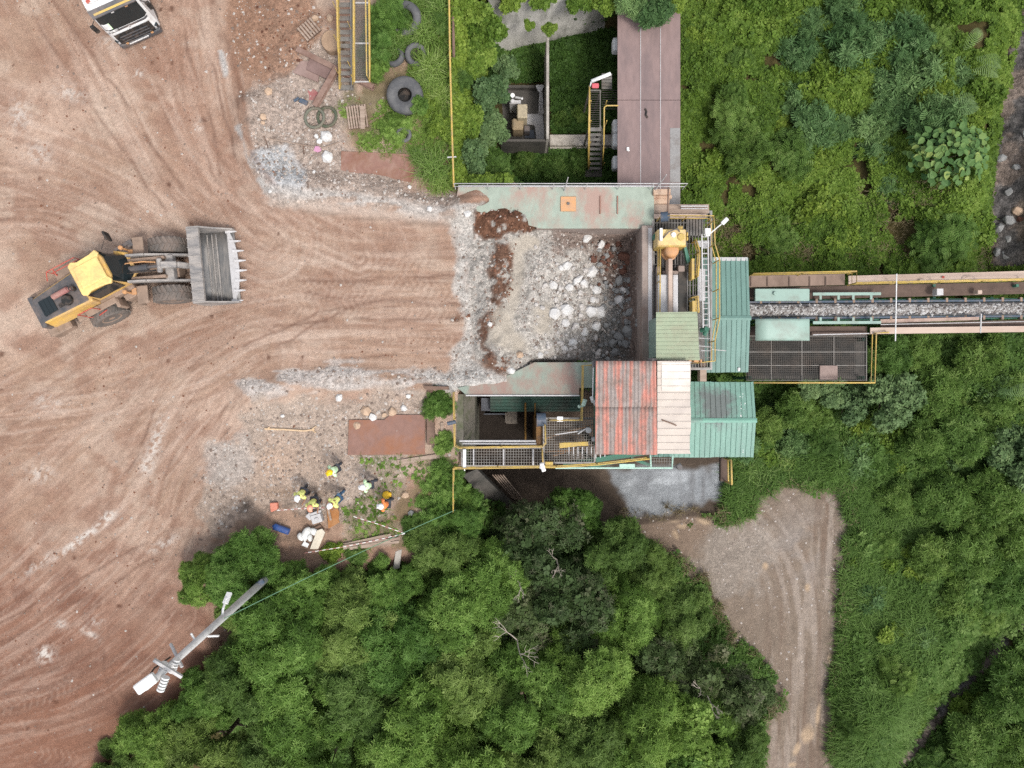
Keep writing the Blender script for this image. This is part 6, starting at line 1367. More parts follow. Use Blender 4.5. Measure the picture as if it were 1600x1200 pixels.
m = MB(); m.tube([P(532, 134, 1.0), P(527, 60, 2.6), P(526, -16, 4.3)], .028, 8); m.build('handrail', m_yellow, st2, smooth=True)
m = MB(); m.tube([P(551, 132, .9), P(552, 60, 2.5), P(552, -16, 4.2)], .03, 8); m.build('handrail', m_yellow, st2, smooth=True)
for (x, y, z) in ((531.5, 120, .5), (529.5, 70, 1.5), (528, 20, 2.6), (550.5, 110, .6), (550.5, 50, 2.0)):
    m = MB(); m.cyl(P(x, y, z), P(x, y, z) + Vector((0, 0, .95)), .02, n=6); m.build('post', m_yellow, st2)
m = MB(); m.pbox(530, 133, 552, 140, 0, .14); m.build('foot_plate', m_gratel, st2)
rp_ = thing('grating_ramp', P(566, 65, 0), 'narrow grating ramp with yellow edges beside the yard stair', 'ramp')
m = MB(); 
for i in range(14): m.beam(P(555.5 + 1.6*i, 126, .45), P(555.5 + 1.6*i, -16, 2.8), .014, .03)
for i in range(44): t = i / 43; m.beam(P(555, 126 - 142*t, .43 + 2.36*t), P(577, 126 - 142*t, .43 + 2.36*t), .014, .02)
m.build('grating', m_gratel, rp_)
for x in (554, 578): m = MB(); m.beam(P(x, 128, .45), P(x - (0 if x < 560 else 1), -16, 2.8), .06, .14); m.build('edge_beam', m_yellow, rp_)
for y in (128, 68, 5): m = MB(); t = (128 - y) / 144; m.beam(P(554, y, .45 + 2.35*t), P(578, y, .45 + 2.35*t), .05, .1); m.build('cross_beam', m_galv, rp_)
m = MB(); m.tube([P(577, 124, .6), P(573, 118, 1.3), P(572, 60, 2.2), P(571, -16, 3.5)], .03, 8); m.build('handrail', m_yellow, rp_)
m = MB(); m.beam(P(553,126,.5), P(549,117,.9), .05, .05); m.build('brace', m_yellow, rp_)
def tyre(px_, py_, z, ro, ri, w, mt, label, tiltx=0, tilty=0, cat='tyre', name='tyre'):
    c = P(px_, py_, z); m = MB(); rot = Matrix.Rotation(tiltx, 3, 'X') @ Matrix.Rotation(tilty, 3, 'Y')
    m.lathe([(ri, w*.3), (ri + .05, w*.45), (ro*.72, w*.52), (ro*.90, w*.46), (ro*.985, w*.3), (ro, 0), (ro*.985, -w*.3), (ro*.9, -w*.46), (ro*.72, -w*.52), (ri+.05, -w*.45), (ri, -w*.3)], c, rot, 40, 0, False)
    for k in range(0):
        pass
    o = m.build(name, mt, smooth=True)
    q = MB(); q.lathe([(.0, -w*.42), (ri + .04, -w*.42), (ri + .06, -w*.1)], c, rot, 24, 0, False); q.build('hole_shade', m_black, o)  # black disc and ring added to stand in for shade inside the hole
    return tag(o, label, cat)
gt = ground_at(634, 149).z
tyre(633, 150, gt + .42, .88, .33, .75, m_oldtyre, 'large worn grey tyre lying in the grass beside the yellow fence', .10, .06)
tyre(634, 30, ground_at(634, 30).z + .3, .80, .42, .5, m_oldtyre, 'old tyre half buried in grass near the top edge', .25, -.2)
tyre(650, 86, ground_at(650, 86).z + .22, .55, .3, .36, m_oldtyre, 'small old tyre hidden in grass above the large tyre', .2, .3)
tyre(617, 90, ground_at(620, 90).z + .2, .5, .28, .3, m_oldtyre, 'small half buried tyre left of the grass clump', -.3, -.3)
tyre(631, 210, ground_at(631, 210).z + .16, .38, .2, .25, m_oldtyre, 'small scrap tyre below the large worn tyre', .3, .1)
for (x, y, ro, l_) in ((493, 186, .47, 'green hoop lying on the left of the pair of hoops'), (512, 184, .46, 'dark green hoop overlapped by the other hoop')):
    g = ground_at(x, y); m = MB(); m.tube([g + Vector((ro*math.cos(k*math.pi/16), ro*math.sin(k*math.pi/16), .12 + (.05 if x < 500 else 0) + .05*math.cos(k*math.pi/16))) for k in range(32)], .075, 8, True); tag(m.build('hoop', mat('dull_green_hoop', lin((116,118,104)), .8, dirt=lin((140,120,104)), amt=.5, scale=3) if x < 500 else mat('dark_green_hoop', lin((88,96,78)), .8, dirt=lin((130,112,98)), amt=.6, scale=3), smooth=True), l_, 'hoop')
def pallet(x, y, w, d, ang, label, n=7):
    g = ground_at(x, y); t = thing('pallet', g, label, 'pallet', rz=ang)
    for k in range(n):
        m = MB(); m.box((-w/2 + w*(k+.5)/n, 0, .14), (w/n*.6, d, .025)); m.build('slat', m_wood, t, local=True)
    for k in range(3):
        m = MB(); m.box((0, -d/2 + .06 + k*(d-.12)/2, .075), (w, .09, .1)); m.build('runner', m_darkwood, t, local=True)
    return t
pallet(559, 184, 1.0, 1.1, R(8), 'broken grey pallet with a plank on it near the large tyre', 8)
flat('plank', [(562,165),(570,166),(570,201),(563,201)], .04, m_wood, 'pale plank lying on the broken grey pallet', 'plank', .18)
flat('plank', [(577,190),(599,177),(601,180),(579,193)], .05, m_darkwood, 'thin brown stick right of the broken pallet', 'stick')
pallet(484, 48, .9, .8, R(40), 'small tilted pallet left of the yellow stair', 6)
g = ground_at(522, 70); m = MB(); m.lathe([(.52,.0),(.52,.42),(.49,.46),(.0,.47)], g, None, 32); tag(m.build('round_tank', mat('tan_lid', lin((178,150,124)), .8, dirt=lin((140,112,92)), amt=.6, scale=2)), 'round tan lid tucked under the yellow stair', 'lid')
flat('rusty_sheet', [(470,95),(482,95),(500,103),(497,128),(457,113)], .08, mat('pink_rust', lin((160,136,128)), .85, dirt=lin((130,104,96)), amt=.6, scale=1), 'pinkish rusty sheet left of the crossed beams', 'plate')
flat('rusty_sheet', [(486,85),(521,101),(512,124),(478,108)], .08, mat('pink_rust2', lin((142,118,112)), .85, dirt=lin((116,92,86)), amt=.6, scale=1), 'darker rusty sheet resting against the crossed beams', 'plate', .12)
def ibeam(name, a, b, za, zb_, label):
    m = MB(); A_, B_ = P(*a, za), P(*b, zb_); m.beam(A_, B_, .26, .05); m.beam(A_ - Vector((0,0,.26)), B_ - Vector((0,0,.26)), .26, .05); m.beam(A_ - Vector((0,0,.13)), B_ - Vector((0,0,.13)), .05, .25); return tag(m.build(name, mat('rusty_beam', lin((150,124,112)), .85, dirt=lin((116,84,72)), amt=.7, scale=1.4), bevel=.01), label, 'beam')
ibeam('steel_beam', (463, 76), (583, 135), .42, .42, 'long rusty beam passing under the yellow stair')
ibeam('steel_beam', (526, 104), (491, 165), .62, .38, 'rusty beam leaning across the long beam')
g = ground_at(486, 150); m = MB(); m.prism([P(477,143,.06),(P(490,139,.1)),(P(499,146,.08)),(P(495,157,.06)),(P(481,156,.05))], .05); tag(m.build('red_cloth', mat('faded_red_cloth', lin((170,110,108)), .95, dirt=lin((160,130,120)), amt=.7, scale=3)), 'faded red cloth on the gravel left of the leaning beam', 'cloth')
g = ground_at(475, 160); m = MB(); m.box(g + Vector((.0,0,.08)), (.42,.22,.12), rz(-.4)); m.box(g + Vector((-.35,.12,.06)), (.3,.12,.1), rz(.6)); tag(m.build('grey_offcut', m_bluegrey, bevel=.02), 'grey metal offcut below the faded red cloth', 'offcut')
g = ground_at(497, 234); m = MB(); rock(m, g + Vector((0,0,.1)), (.2,.2,.16), 31); tag(m.build('pink_bag', mat('pink_plastic', lin((206,150,180)), .7, dirt=lin((180,150,150)), amt=.6, scale=5)), 'crumpled pink bag left of the cream boulders', 'bag')
g = ground_at(500, 222); m = MB(); rock(m, g + Vector((0,0,.08)), (.14,.16,.12), 33); tag(m.build('white_bag', m_fibc), 'crumpled white bag between pink bag and cream boulder', 'bag')
m = MB(); m.tube([P(405,214,.15), P(440,220,.2), P(470,226,.15), P(505,231,.2), P(530,222,.25)], .03, 6); tag(m.build('thin_stick', m_wood), 'long thin pole lying across the upper gravel', 'pole')
for i, (a, b, l_) in enumerate((((476,204),(493,194),'short pale stick left of the green hoop'), ((498,208),(500,214),'stub of wood below the green hoop'), ((474,226),(476,242),'short brown stick above the upper bank'), ((413,213),(420,232),'brown stick at the left end of the thin pole'))):
    m = MB(); g1_, g2_ = ground_at(*a), ground_at(*b); m.cyl(g1_ + Vector((0,0,.05)), g2_ + Vector((0,0,.08)), .03, n=6); tag(m.build('stick', m_darkwood if i > 1 else m_wood), l_, 'stick')
# debris corner by the people
flat('brown_sheet', [(510,791),(526,792),(530,800),(529,812),(531,816),(513,826)], .05, mat('orange_rust_sheet', lin((176,120,72)), .8, dirt=lin((190,150,112)), amt=.4, scale=1.5), 'orange brown rusty sheet under the workers', 'plate', .25)
m = MB(); m.beam(P(512,791,.5), P(517,813,.5), .1, .05); tag(m.build('lath', m_wood), 'pale lath on the orange brown sheet', 'lath')
g = ground_at(498, 808); m = MB(); m.box(g + Vector((0,0,.25)), (.5,.42,.4), rz(.3)); m.cyl(g + Vector((.02,-.02,.45)), g + Vector((.02,-.02,.5)), .09, n=12); m.beam(g + Vector((-.3,.2,.4)), g + Vector((.25,.4,.5)), .12, .1); m.box(g + Vector((-.35,.1,.2)), (.3,.3,.3), rz(.8)); tag(m.build('scrap_machine', m_galv, bevel=.02), 'grey scrap machine part between the workers and the bags', 'scrap')
for i, (x, y, w_, l_) in enumerate(((480,830,.55,'topmost white sack on the scrap heap'),(492,829,.5,'white sack right of the topmost sack'),(472,837,.42,'white sack at the left end of the scrap heap'),(486,838,.4,'crumpled white sack in the middle of the heap'))):
    g = ground_at(x, y); m = MB(); rock(m, g + Vector((0,0,.2)), (w_*.75, w_*.5, .22), 60 + i); o = tag(m.build('white_sack', m_fibc, smooth=True), l_, 'sack'); q = o.modifiers.new('s', 'SUBSURF'); q.levels = 1; q.render_levels = 1
flat('white_board', [(472,838),(477,832),(481,840),(476,849)], .03, m_white, 'small white board on the left of the scrap heap', 'board', .3)
flat('white_board', [(471,852),(475,846),(483,850),(480,856)], .03, m_white, 'lowest white board of the scrap heap', 'board', .25)
flat('cream_board', [(495,829),(503,826),(508,832),(497,858),(484,858)], .03, mat('cream_board', lin((226,216,196)), .8), 'long cream board slanting down the scrap heap', 'board', .3)
flat('brown_carton', [(463,838),(500,820),(506,828),(480,862),(468,850)], .12, mat('dull_carton', lin((138,112,96)), .9, dirt=lin((96,80,70)), amt=.6, scale=2), 'dull brown carton base under the white sacks', 'carton', .05)
g = ground_at(442, 826); m = MB(); m.cyl(g + Vector((-.36,.14,.17)), g + Vector((.36,-.12,.17)), .16, n=18); m.cyl(g + Vector((-.44,.17,.17)), g + Vector((-.36,.14,.17)), .07, n=10); tag(m.build('blue_drum', m_blue), 'blue drum lying at the edge of the trees left of the scrap heap', 'drum')
g = ground_at(430, 790); m = MB(); m.box(g + Vector((0,0,.12)), (.36,.34,.22), rz(.05)); m.box(g + Vector((-.05,-.2,.06)), (.3,.12,.1), rz(.4)); tag(m.build('orange_crate', mat('salmon_plastic', lin((224,140,116)), .6, dirt=lin((200,170,150)), amt=.4, scale=4), bevel=.02), 'small salmon orange crate at the left end of the warning tape', 'crate')
m = MB(); rs_ = random.Random(4)
for k in range(14):
    y0 = rs_.uniform(-5, 8); x0 = rs_.uniform(535, 560); x1 = rs_.uniform(600, 628); m.beam(ground_at(x0, 852 + y0 * .55) + Vector((0,0,.06 + .012*k)), ground_at(x1, 838 + y0) + Vector((0,0,.10 + .012*k)), .12, .035)
tag(m.build('plank_pile', m_wood), 'loose pile of long grey planks near the warning tape', 'planks')
def tape(pts, label):
    t = None; m = MB(); P_ = [ground_at(*p) + Vector((0, 0, h_)) for p, h_ in pts]; mi = 0
    for a, b in zip(P_[:-1], P_[1:]):
        k = max(2, int((b - a).length / .16))
        for i in range(k):
            m.beam(a + (b-a)*(i/k), a + (b-a)*((i+1)/k), .032, .02, mi % 2); mi += 1
    return tag(m.build('warning_tape', [mat('tape_white', (.7,.68,.66), .6), mat('tape_red', (.40,.19,.17), .6)]), label, 'tape')
tape([((556,804), .5), ((600,817), .6), ((636,829), .7)], 'red and white warning tape slanting across the grass below the workers')
tape([((636,829), .7), ((590,840), .6), ((540,851), .5), ((480,861), .4)], 'red and white warning tape along the plank pile')
tape([((436,796), .3), ((470,792), .5), ((512,790), .6)], 'pale warning tape from the salmon crate to the workers')
g = ground_at(530, 857); m = MB(); rock(m, g + Vector((0,0,.08)), (.16,.12,.1), 44); tag(m.build('pink_rag', mat('hot_pink_plastic', lin((220,140,190)), .7)), 'pink rag below the plank pile', 'rag')
m = MB(); m.tube([ground_at(414,670) + Vector((0,0,.04)), ground_at(445,671) + Vector((0,0,.06)), ground_at(475,673) + Vector((0,0,.05)), ground_at(492,671) + Vector((0,0,.04))], .045, 6)
for (a, b) in (((486,672),(494,666)), ((489,673),(494,676)), ((418,670),(422,667))): m.cyl(ground_at(*a) + Vector((0,0,.05)), ground_at(*b) + Vector((0,0,.05)), .03, n=6)
tag(m.build('branch', mat('peeled_wood', lin((226,196,160)), .8)), 'long peeled branch lying on the lower yard', 'branch')
flat('timber', [(618,862),(628,858),(624,888),(614,890)], .2, m_concrete, 'pale concrete slab stub between the trees', 'slab')
# yellow pipe fence on the yard edge and lower left post
fn = thing('yellow_pipe_fence', P(707, 140, 0), 'thin yellow pipe fence running down to the hopper rail', 'fence')
m = MB(); m.tube([P(701.5, -20, 1.0), P(703, 90, 1.0), P(706, 200, 1.0), P(709, 292, 1.0)], .045, 8); m.build('top_rail', m_yellow, fn)
m = MB(); m.tube([P(707, -20, .5), P(709, 90, .5)], .07, 8); m.build('lower_rail', m_darkwood, fn)
for y in (10, 90, 170, 246, 290):
    m = MB(); x = 702 + 7 * y / 290; m.cyl(P(x, y, -.6), P(x, y, 1.0), .035, n=6); m.build('post', m_yellow, fn)
m = MB(); m.beam(P(699,246,1.0), P(713,245,1.0), .05, .05); m.build('clamp', m_galv, fn)
# utility pole
zb0 = -.4
up_ = thing('utility_pole', P(438, 884, zb0), 'tall pale concrete utility pole leaning over the yard with white insulators', 'pole')
b0, t0 = P(438, 884, zb0), P(228, 1074, 11.9)
def pt(k): return b0 + (t0 - b0) * k
m = MB(); m.tube([pt(0), pt(.5), pt(1)], .18, 14, r1=.11); m.build('shaft', mat('pole_concrete', (.52,.51,.50), .8, dirt=(.25,.24,.23), amt=.5, scale=1.5), up_, smooth=True)
m = MB(); m.beam(pt(.93) + Vector((-.2,.5,0)), pt(.90) + Vector((.55,-.25,0)), .1, .1); m.build('cross_arm', m_galv, up_)
m = MB(); m.beam(pt(.80) + Vector((-.45,.35,0)), pt(.84) + Vector((.2,-.25,0)), .08, .08); m.build('cross_arm', m_galv, up_)
for (k, dx, dy, L_, w_) in ((.86, .10, -.05, .6, .20), (.94, .22, -.2, .6, .20), (.90, -.05, .1, .5, .16)):
    m = MB(); a = pt(k) + Vector((dx, dy, .1)); d = (t0 - b0).normalized()
    m.tube([a + Vector((d.x, d.y, 0)) * (L_ * i / 6 - L_ / 2) for i in range(7)], w_ / 2, 10); 
    e = Vector((d.x, d.y, 0)).normalized()
    for i in range(5): q = a + e * (L_ * .7 * (i / 4 - .5)); m.tube([q - e * .025, q + e * .025], w_ * .66, 10)
    m.build('insulator', m_white, up_)
m = MB(); m.tube([pt(.85) + Vector((-.15,.15,0)), pt(.92) + Vector((-.2,.2,.1)), pt(.99) + Vector((-.1,.1,.1))], .03, 6); m.build('wire_clamp', m_black, up_)
m = MB(); m.beam(pt(1.0) + Vector((-.25,-.05,.1)), pt(1.0) + Vector((.35,.38,.1)), .36, .2); m.build('switch_box', m_white, up_, bevel=.04)
m = MB(); m.tube([pt(.54), pt(.52) + Vector((-.05,.3,.05)), pt(.49) + Vector((-.05,.62,.1))], .05, 8); m.beam(pt(.50) + Vector((-.05,.45,.1)), pt(.47) + Vector((-.02,.75,.12)), .2, .12); m.build('lamp_arm', m_white, up_)
m = MB(); m.tube([pt(.66) + Vector((.1,-.1,0)), pt(.66) + Vector((.55,-.05,.1))], .04, 6); m.tube([pt(.72), pt(.72) + Vector((-.15,.35,.1))], .04, 6); m.build('step_iron', m_white, up_)
m = MB(); q = P(405, 912, 2.5); m.box(q, (.5, .25, .2), rz(.7)); tag(m.build('grey_cloth', m_bluegrey, bevel=.05), 'grey cloth caught at the foot of the utility pole', 'cloth')
m = MB(); a, b = P(711, 797, .6), pt(.56); m.tube([a + (b - a) * (i / 14) - Vector((0, 0, .7 * math.sin(math.pi * i / 14))) for i in range(15)], .017, 5); tag(m.build('cable', mat('green_cable', lin((110,150,120)), .6)), 'thin green cable from the yellow rail to the utility pole', 'cable')
# reeds of rebar leaning in the yard
m = MB()
for k in range(5): m.cyl(P(770 + 4*k, 742, -3.0), P(805 + 5*k, 782 + 2*k, -6), .035, n=6)
tag(m.build('bamboo_poles', m_wood), 'bundle of thin poles leaning by the sloping wing wall', 'poles')
# ================================================================ VEGETATION
def T_feather(k=4):
    q = []
    for i in range(k):
        u = .08 + .86 * i / k; ln = .34 * math.sin(math.pi * (.18 + .75 * (i + .5) / k)) + .05
        for s in (-1, 1): q.append([(u, 0, 0), (u + .09, .0, 0), (u + .20, s * ln, -.05), (u + .09, s * ln * 1.02, -.06)])
    q.append([(.9, -.03, 0), (.9, .03, 0), (1.1, .02, -.03), (1.1, -.02, -.03)])
    return np.array(q)
def T_round(k=5, w=.36, seed=0):
    r = random.Random(seed); q = []
    for i in range(k):
        a = 2 * math.pi * i / k + r.uniform(-.4, .4); L = r.uniform(.7, 1.1); z = r.uniform(-.25, .35); c, s = math.cos(a), math.sin(a); W = w * L
        q.append([(c*.08, s*.08, 0), (c*L*.55 + s*W, s*L*.55 - c*W, z*.6), (c*L, s*L, z), (c*L*.55 - s*W, s*L*.55 + c*W, z*.6)])
    return np.array(q)
def T_blades(k=6, w=.022, lean=.8, seed=0):
    r = random.Random(seed); q = []
    for i in range(k):
        a = 2 * math.pi * i / k + r.uniform(-.5, .5); c, s = math.cos(a), math.sin(a); l = r.uniform(.4, 1) * lean; h = r.uniform(.7, 1.0)
        p = [(0, 0), (l * .35, h * .62), (l * 1.0, h * (.86 - .25 * l))]
        for j in range(2):
            w0, w1 = w * (1, .8)[j], w * (.8, .15)[j]; (x0, z0), (x1, z1) = p[j], p[j+1]
            q.append([(c*x0 + s*w0, s*x0 - c*w0, z0), (c*x0 - s*w0, s*x0 + c*w0, z0), (c*x1 - s*w1, s*x1 + c*w1, z1), (c*x1 + s*w1, s*x1 - c*w1, z1)])
    return np.array(q)
def scatter(tmpls, c, n, size, v, r):
    """place leaf templates at points c with normal n; returns verts, values"""
    N = len(c); n = n / np.linalg.norm(n, axis=1, keepdims=True)
    a = r.normal(size=(N, 3)); t = a - n * (a * n).sum(1, keepdims=True); t /= np.linalg.norm(t, axis=1, keepdims=True); b = np.cross(n, t)
    pick = r.randint(0, len(tmpls), N); V = []; W = []
    for k, T in enumerate(tmpls):
        m = pick == k; q = T.reshape(1, -1, 3) * size[m][:, None, None]
        P_ = c[m][:, None] + q[..., 0:1] * t[m][:, None] + q[..., 1:2] * b[m][:, None] + q[..., 2:3] * n[m][:, None]
        V.append(P_.reshape(-1, 3)); W.append(np.repeat(v[m], T.shape[0]))
    return np.concatenate(V), np.concatenate(W)
def leaf_object(name, V, W, mt, link=True, loc=None):
    q = len(V) // 4; me = bpy.data.meshes.new(name); me.vertices.add(len(V)); me.vertices.foreach_set('co', V.astype(np.float32).ravel())
    me.loops.add(q * 4); me.loops.foreach_set('vertex_index', np.arange(q * 4, dtype=np.int32)); me.polygons.add(q); me.polygons.foreach_set('loop_start', np.arange(0, q * 4, 4, dtype=np.int32)); me.update(calc_edges=True)
    a = me.attributes.new('v', 'FLOAT', 'FACE'); a.data.foreach_set('value', np.clip(W, 0, 1).astype(np.float32)); me.materials.append(mt)
    if not link: return me
    o = bpy.data.objects.new(name, me); COL.objects.link(o)
    if loc is not None: o.location = loc
    return o
l_tree = leaf_mat('feathery_leaf', (.066,.134,.028), (.130,.258,.050), (.235,.385,.098), .45)
l_dull = leaf_mat('dull_reddish_leaf', (.045,.075,.025), (.075,.125,.040), (.125,.130,.075), .25)
l_olive = leaf_mat('olive_leaf', (.075,.145,.022), (.145,.248,.036), (.245,.355,.070), .4)
l_deep = leaf_mat('deep_green_leaf', (.066,.134,.028), (.126,.236,.050), (.210,.325,.090), .45)
l_blue = leaf_mat('blue_green_leaf', (.060,.115,.042), (.105,.180,.068), (.160,.245,.100), .25)
l_grass = leaf_mat('long_grass_blade', (.080,.160,.028), (.150,.260,.050), (.250,.350,.115), .3)
l_dgrass = leaf_mat('pit_grass_blade', (.050,.110,.022), (.085,.175,.036), (.140,.235,.058), .4)
l_strip = leaf_mat('bright_strip_blade', (.070,.140,.030), (.120,.225,.046), (.185,.300,.085), .4)
l_big = leaf_mat('broad_leaf', (.045,.115,.035), (.080,.170,.050), (.170,.250,.070), .2)
l_dry = leaf_mat('dry_grass_blade', (.12,.10,.05), (.19,.16,.085), (.26,.23,.13), .2)
def T_star(k, w, seed):
    r = random.Random(seed); q = []
    for i in range(k):
        a = 2 * math.pi * i / k + r.uniform(-.45, .45); L = r.uniform(.55, 1.1); z = r.uniform(-.35, .25); c, s = math.cos(a), math.sin(a); W = w * r.uniform(.7, 1.3)
        q.append([(c*.05 + s*W*.4, s*.05 - c*W*.4, 0), (c*.05 - s*W*.4, s*.05 + c*W*.4, 0), (c*L - s*W, s*L + c*W, z), (c*L + s*W, s*L - c*W, z)])
    return np.array(q)
STA = [T_star(8, .085, 1), T_star(7, .10, 2), T_star(9, .07, 3)]
FEA = [T_feather(4), T_feather(5)]; RND = [T_round(5, .36, 1), T_round(4, .42, 2), T_round(6, .30, 3)]; BLA = [T_blades(6, .03, .8, 1), T_blades(7, .028, 1.2, 2), T_blades(5, .034, .9, 3)]
def crown_mesh(name, seed, Rr, Hh, nl, ns, tm, size, mt, lr=(.30, .48), flat=.35, gap=.0):
    r = np.random.RandomState(seed); rad = Rr * .78 * np.sqrt(r.rand(nl)); an = r.rand(nl) * 6.283; lc = np.stack([rad * np.cos(an), rad * np.sin(an), Hh * (1 - (rad / Rr) ** 2) * r.uniform(.15, 1.1, nl)], -1)
    lrad = Rr * r.uniform(lr[0], lr[1], nl); lv = r.uniform(-.30, .30, nl)
    pk = r.choice(nl, ns, p=lrad**2 / (lrad**2).sum()); d = r.normal(size=(ns, 3)); d[:, 2] = np.abs(d[:, 2]) * .9 - .25; d /= np.linalg.norm(d, axis=1, keepdims=True)
    sc = np.where(r.rand(ns) < .82, r.uniform(.82, 1.10, ns), r.uniform(.3, .8, ns))
    lump = 1 + .22 * np.sin(d[:, 0] * 6 + pk) * np.sin(d[:, 1] * 7 + 2 * pk)
    c = lc[pk] + d * (lrad[pk] * sc * lump)[:, None] * np.array([1, 1, .8]); keep = c[:, 2] > -.25 * Hh
    n = d * (1 - flat) + np.array([0, 0, 1]) * flat + r.normal(size=(ns, 3)) * .5
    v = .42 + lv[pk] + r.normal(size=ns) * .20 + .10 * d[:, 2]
    V, W = scatter(tm, c[keep], n[keep], (size * r.uniform(.65, 1.25, ns))[keep], v[keep], r)
    return leaf_object(name, V, W, mt, link=False)
def trunk_mesh(name, seed, h, Rr):
    r = random.Random(seed); m = MB(); m.tube([(0, 0, -h - .3), (r.uniform(-.1, .1), r.uniform(-.1, .1), -h * .5), (0, 0, .2 * Rr)], .16, 8, r1=.08)
    for k in range(6):
        a = 6.28 * k / 6 + r.uniform(-.4, .4); z0 = -h * r.uniform(.1, .45); q = Rr * r.uniform(.55, .85)
        m.tube([(0, 0, z0), (q * .5 * math.cos(a), q * .5 * math.sin(a), z0 + .35 * q), (q * math.cos(a + .2), q * math.sin(a + .2), .15 * Rr)], .07, 6, r1=.02)
    me = bpy.data.meshes.new(name); me.from_pydata(m.v, [], m.f); me.materials.append(m_bark); me.update(); return me
l_lime = leaf_mat('lime_feathery_leaf', (.075,.132,.032), (.140,.238,.054), (.235,.345,.100), .45)
CR_T = [crown_mesh('crown', 300 + i, 2.6, 3.0, 26, 9500, STA, .225, l_tree, (.17, .33), .25) for i in range(4)] + [crown_mesh('crown', 310 + i, 2.6, 2.8, 34, 8500, STA + FEA[:1], .24, l_lime, (.13, .28), .3) for i in range(2)] + [crown_mesh('crown', 314, 2.6, 2.8, 30, 9000, RND + STA, .15, l_tree, (.15, .30), .25)]
CR_D = [crown_mesh('crown', 320 + i, 2.6, 2.6, 26, 3900, STA + RND[:1], .25, l_dull, (.18, .33), .25) for i in range(3)]
CR_B = [crown_mesh('crown', 340 + i, 1.5, 1.0, 18, 3400, STA + FEA[:1], .25, l_deep, (.20, .38), .25) for i in range(3)]
CR_R = [crown_mesh('crown', 360 + i, 1.5, 1.4, 12, 2600, RND, .17, l_blue) for i in range(2)]
TK = [trunk_mesh('trunk', 5, 4.0, 2.4), trunk_mesh('trunk', 6, 4.0, 2.4), trunk_mesh('trunk', 7, 2.0, 1.3)]
rv = random.Random(12)
def tree(ppx, ppy, rpx, zc__, crowns, base_r, label, group, big=True, name='tree'):
    zc__ = zc__ - (.9 if not big else 0); c = P(ppx, ppy, zc__); s = M2(rpx, zc__) / base_r * .98; g = hz(c.x, c.y)
    t = thing(name, (c.x, c.y, g), label, 'tree', group)
    o = bpy.data.objects.new('crown', rv.choice(crowns)); COL.objects.link(o); o.parent = t; o.location = (0, 0, zc__ - g); o.rotation_euler = (0, 0, rv.uniform(0, 6.28)); o.scale = (s, s, s * rv.uniform(.85, 1.1))
    k = bpy.data.objects.new('trunk', rv.choice(TK[:2]) if big else TK[2]); COL.objects.link(k); k.parent = t; hgt = 4.0 if big else 2.0; k.location = (0, 0, zc__ - g); k.scale = (s, s, max(.15, (zc__ - g) / hgt))
    return t
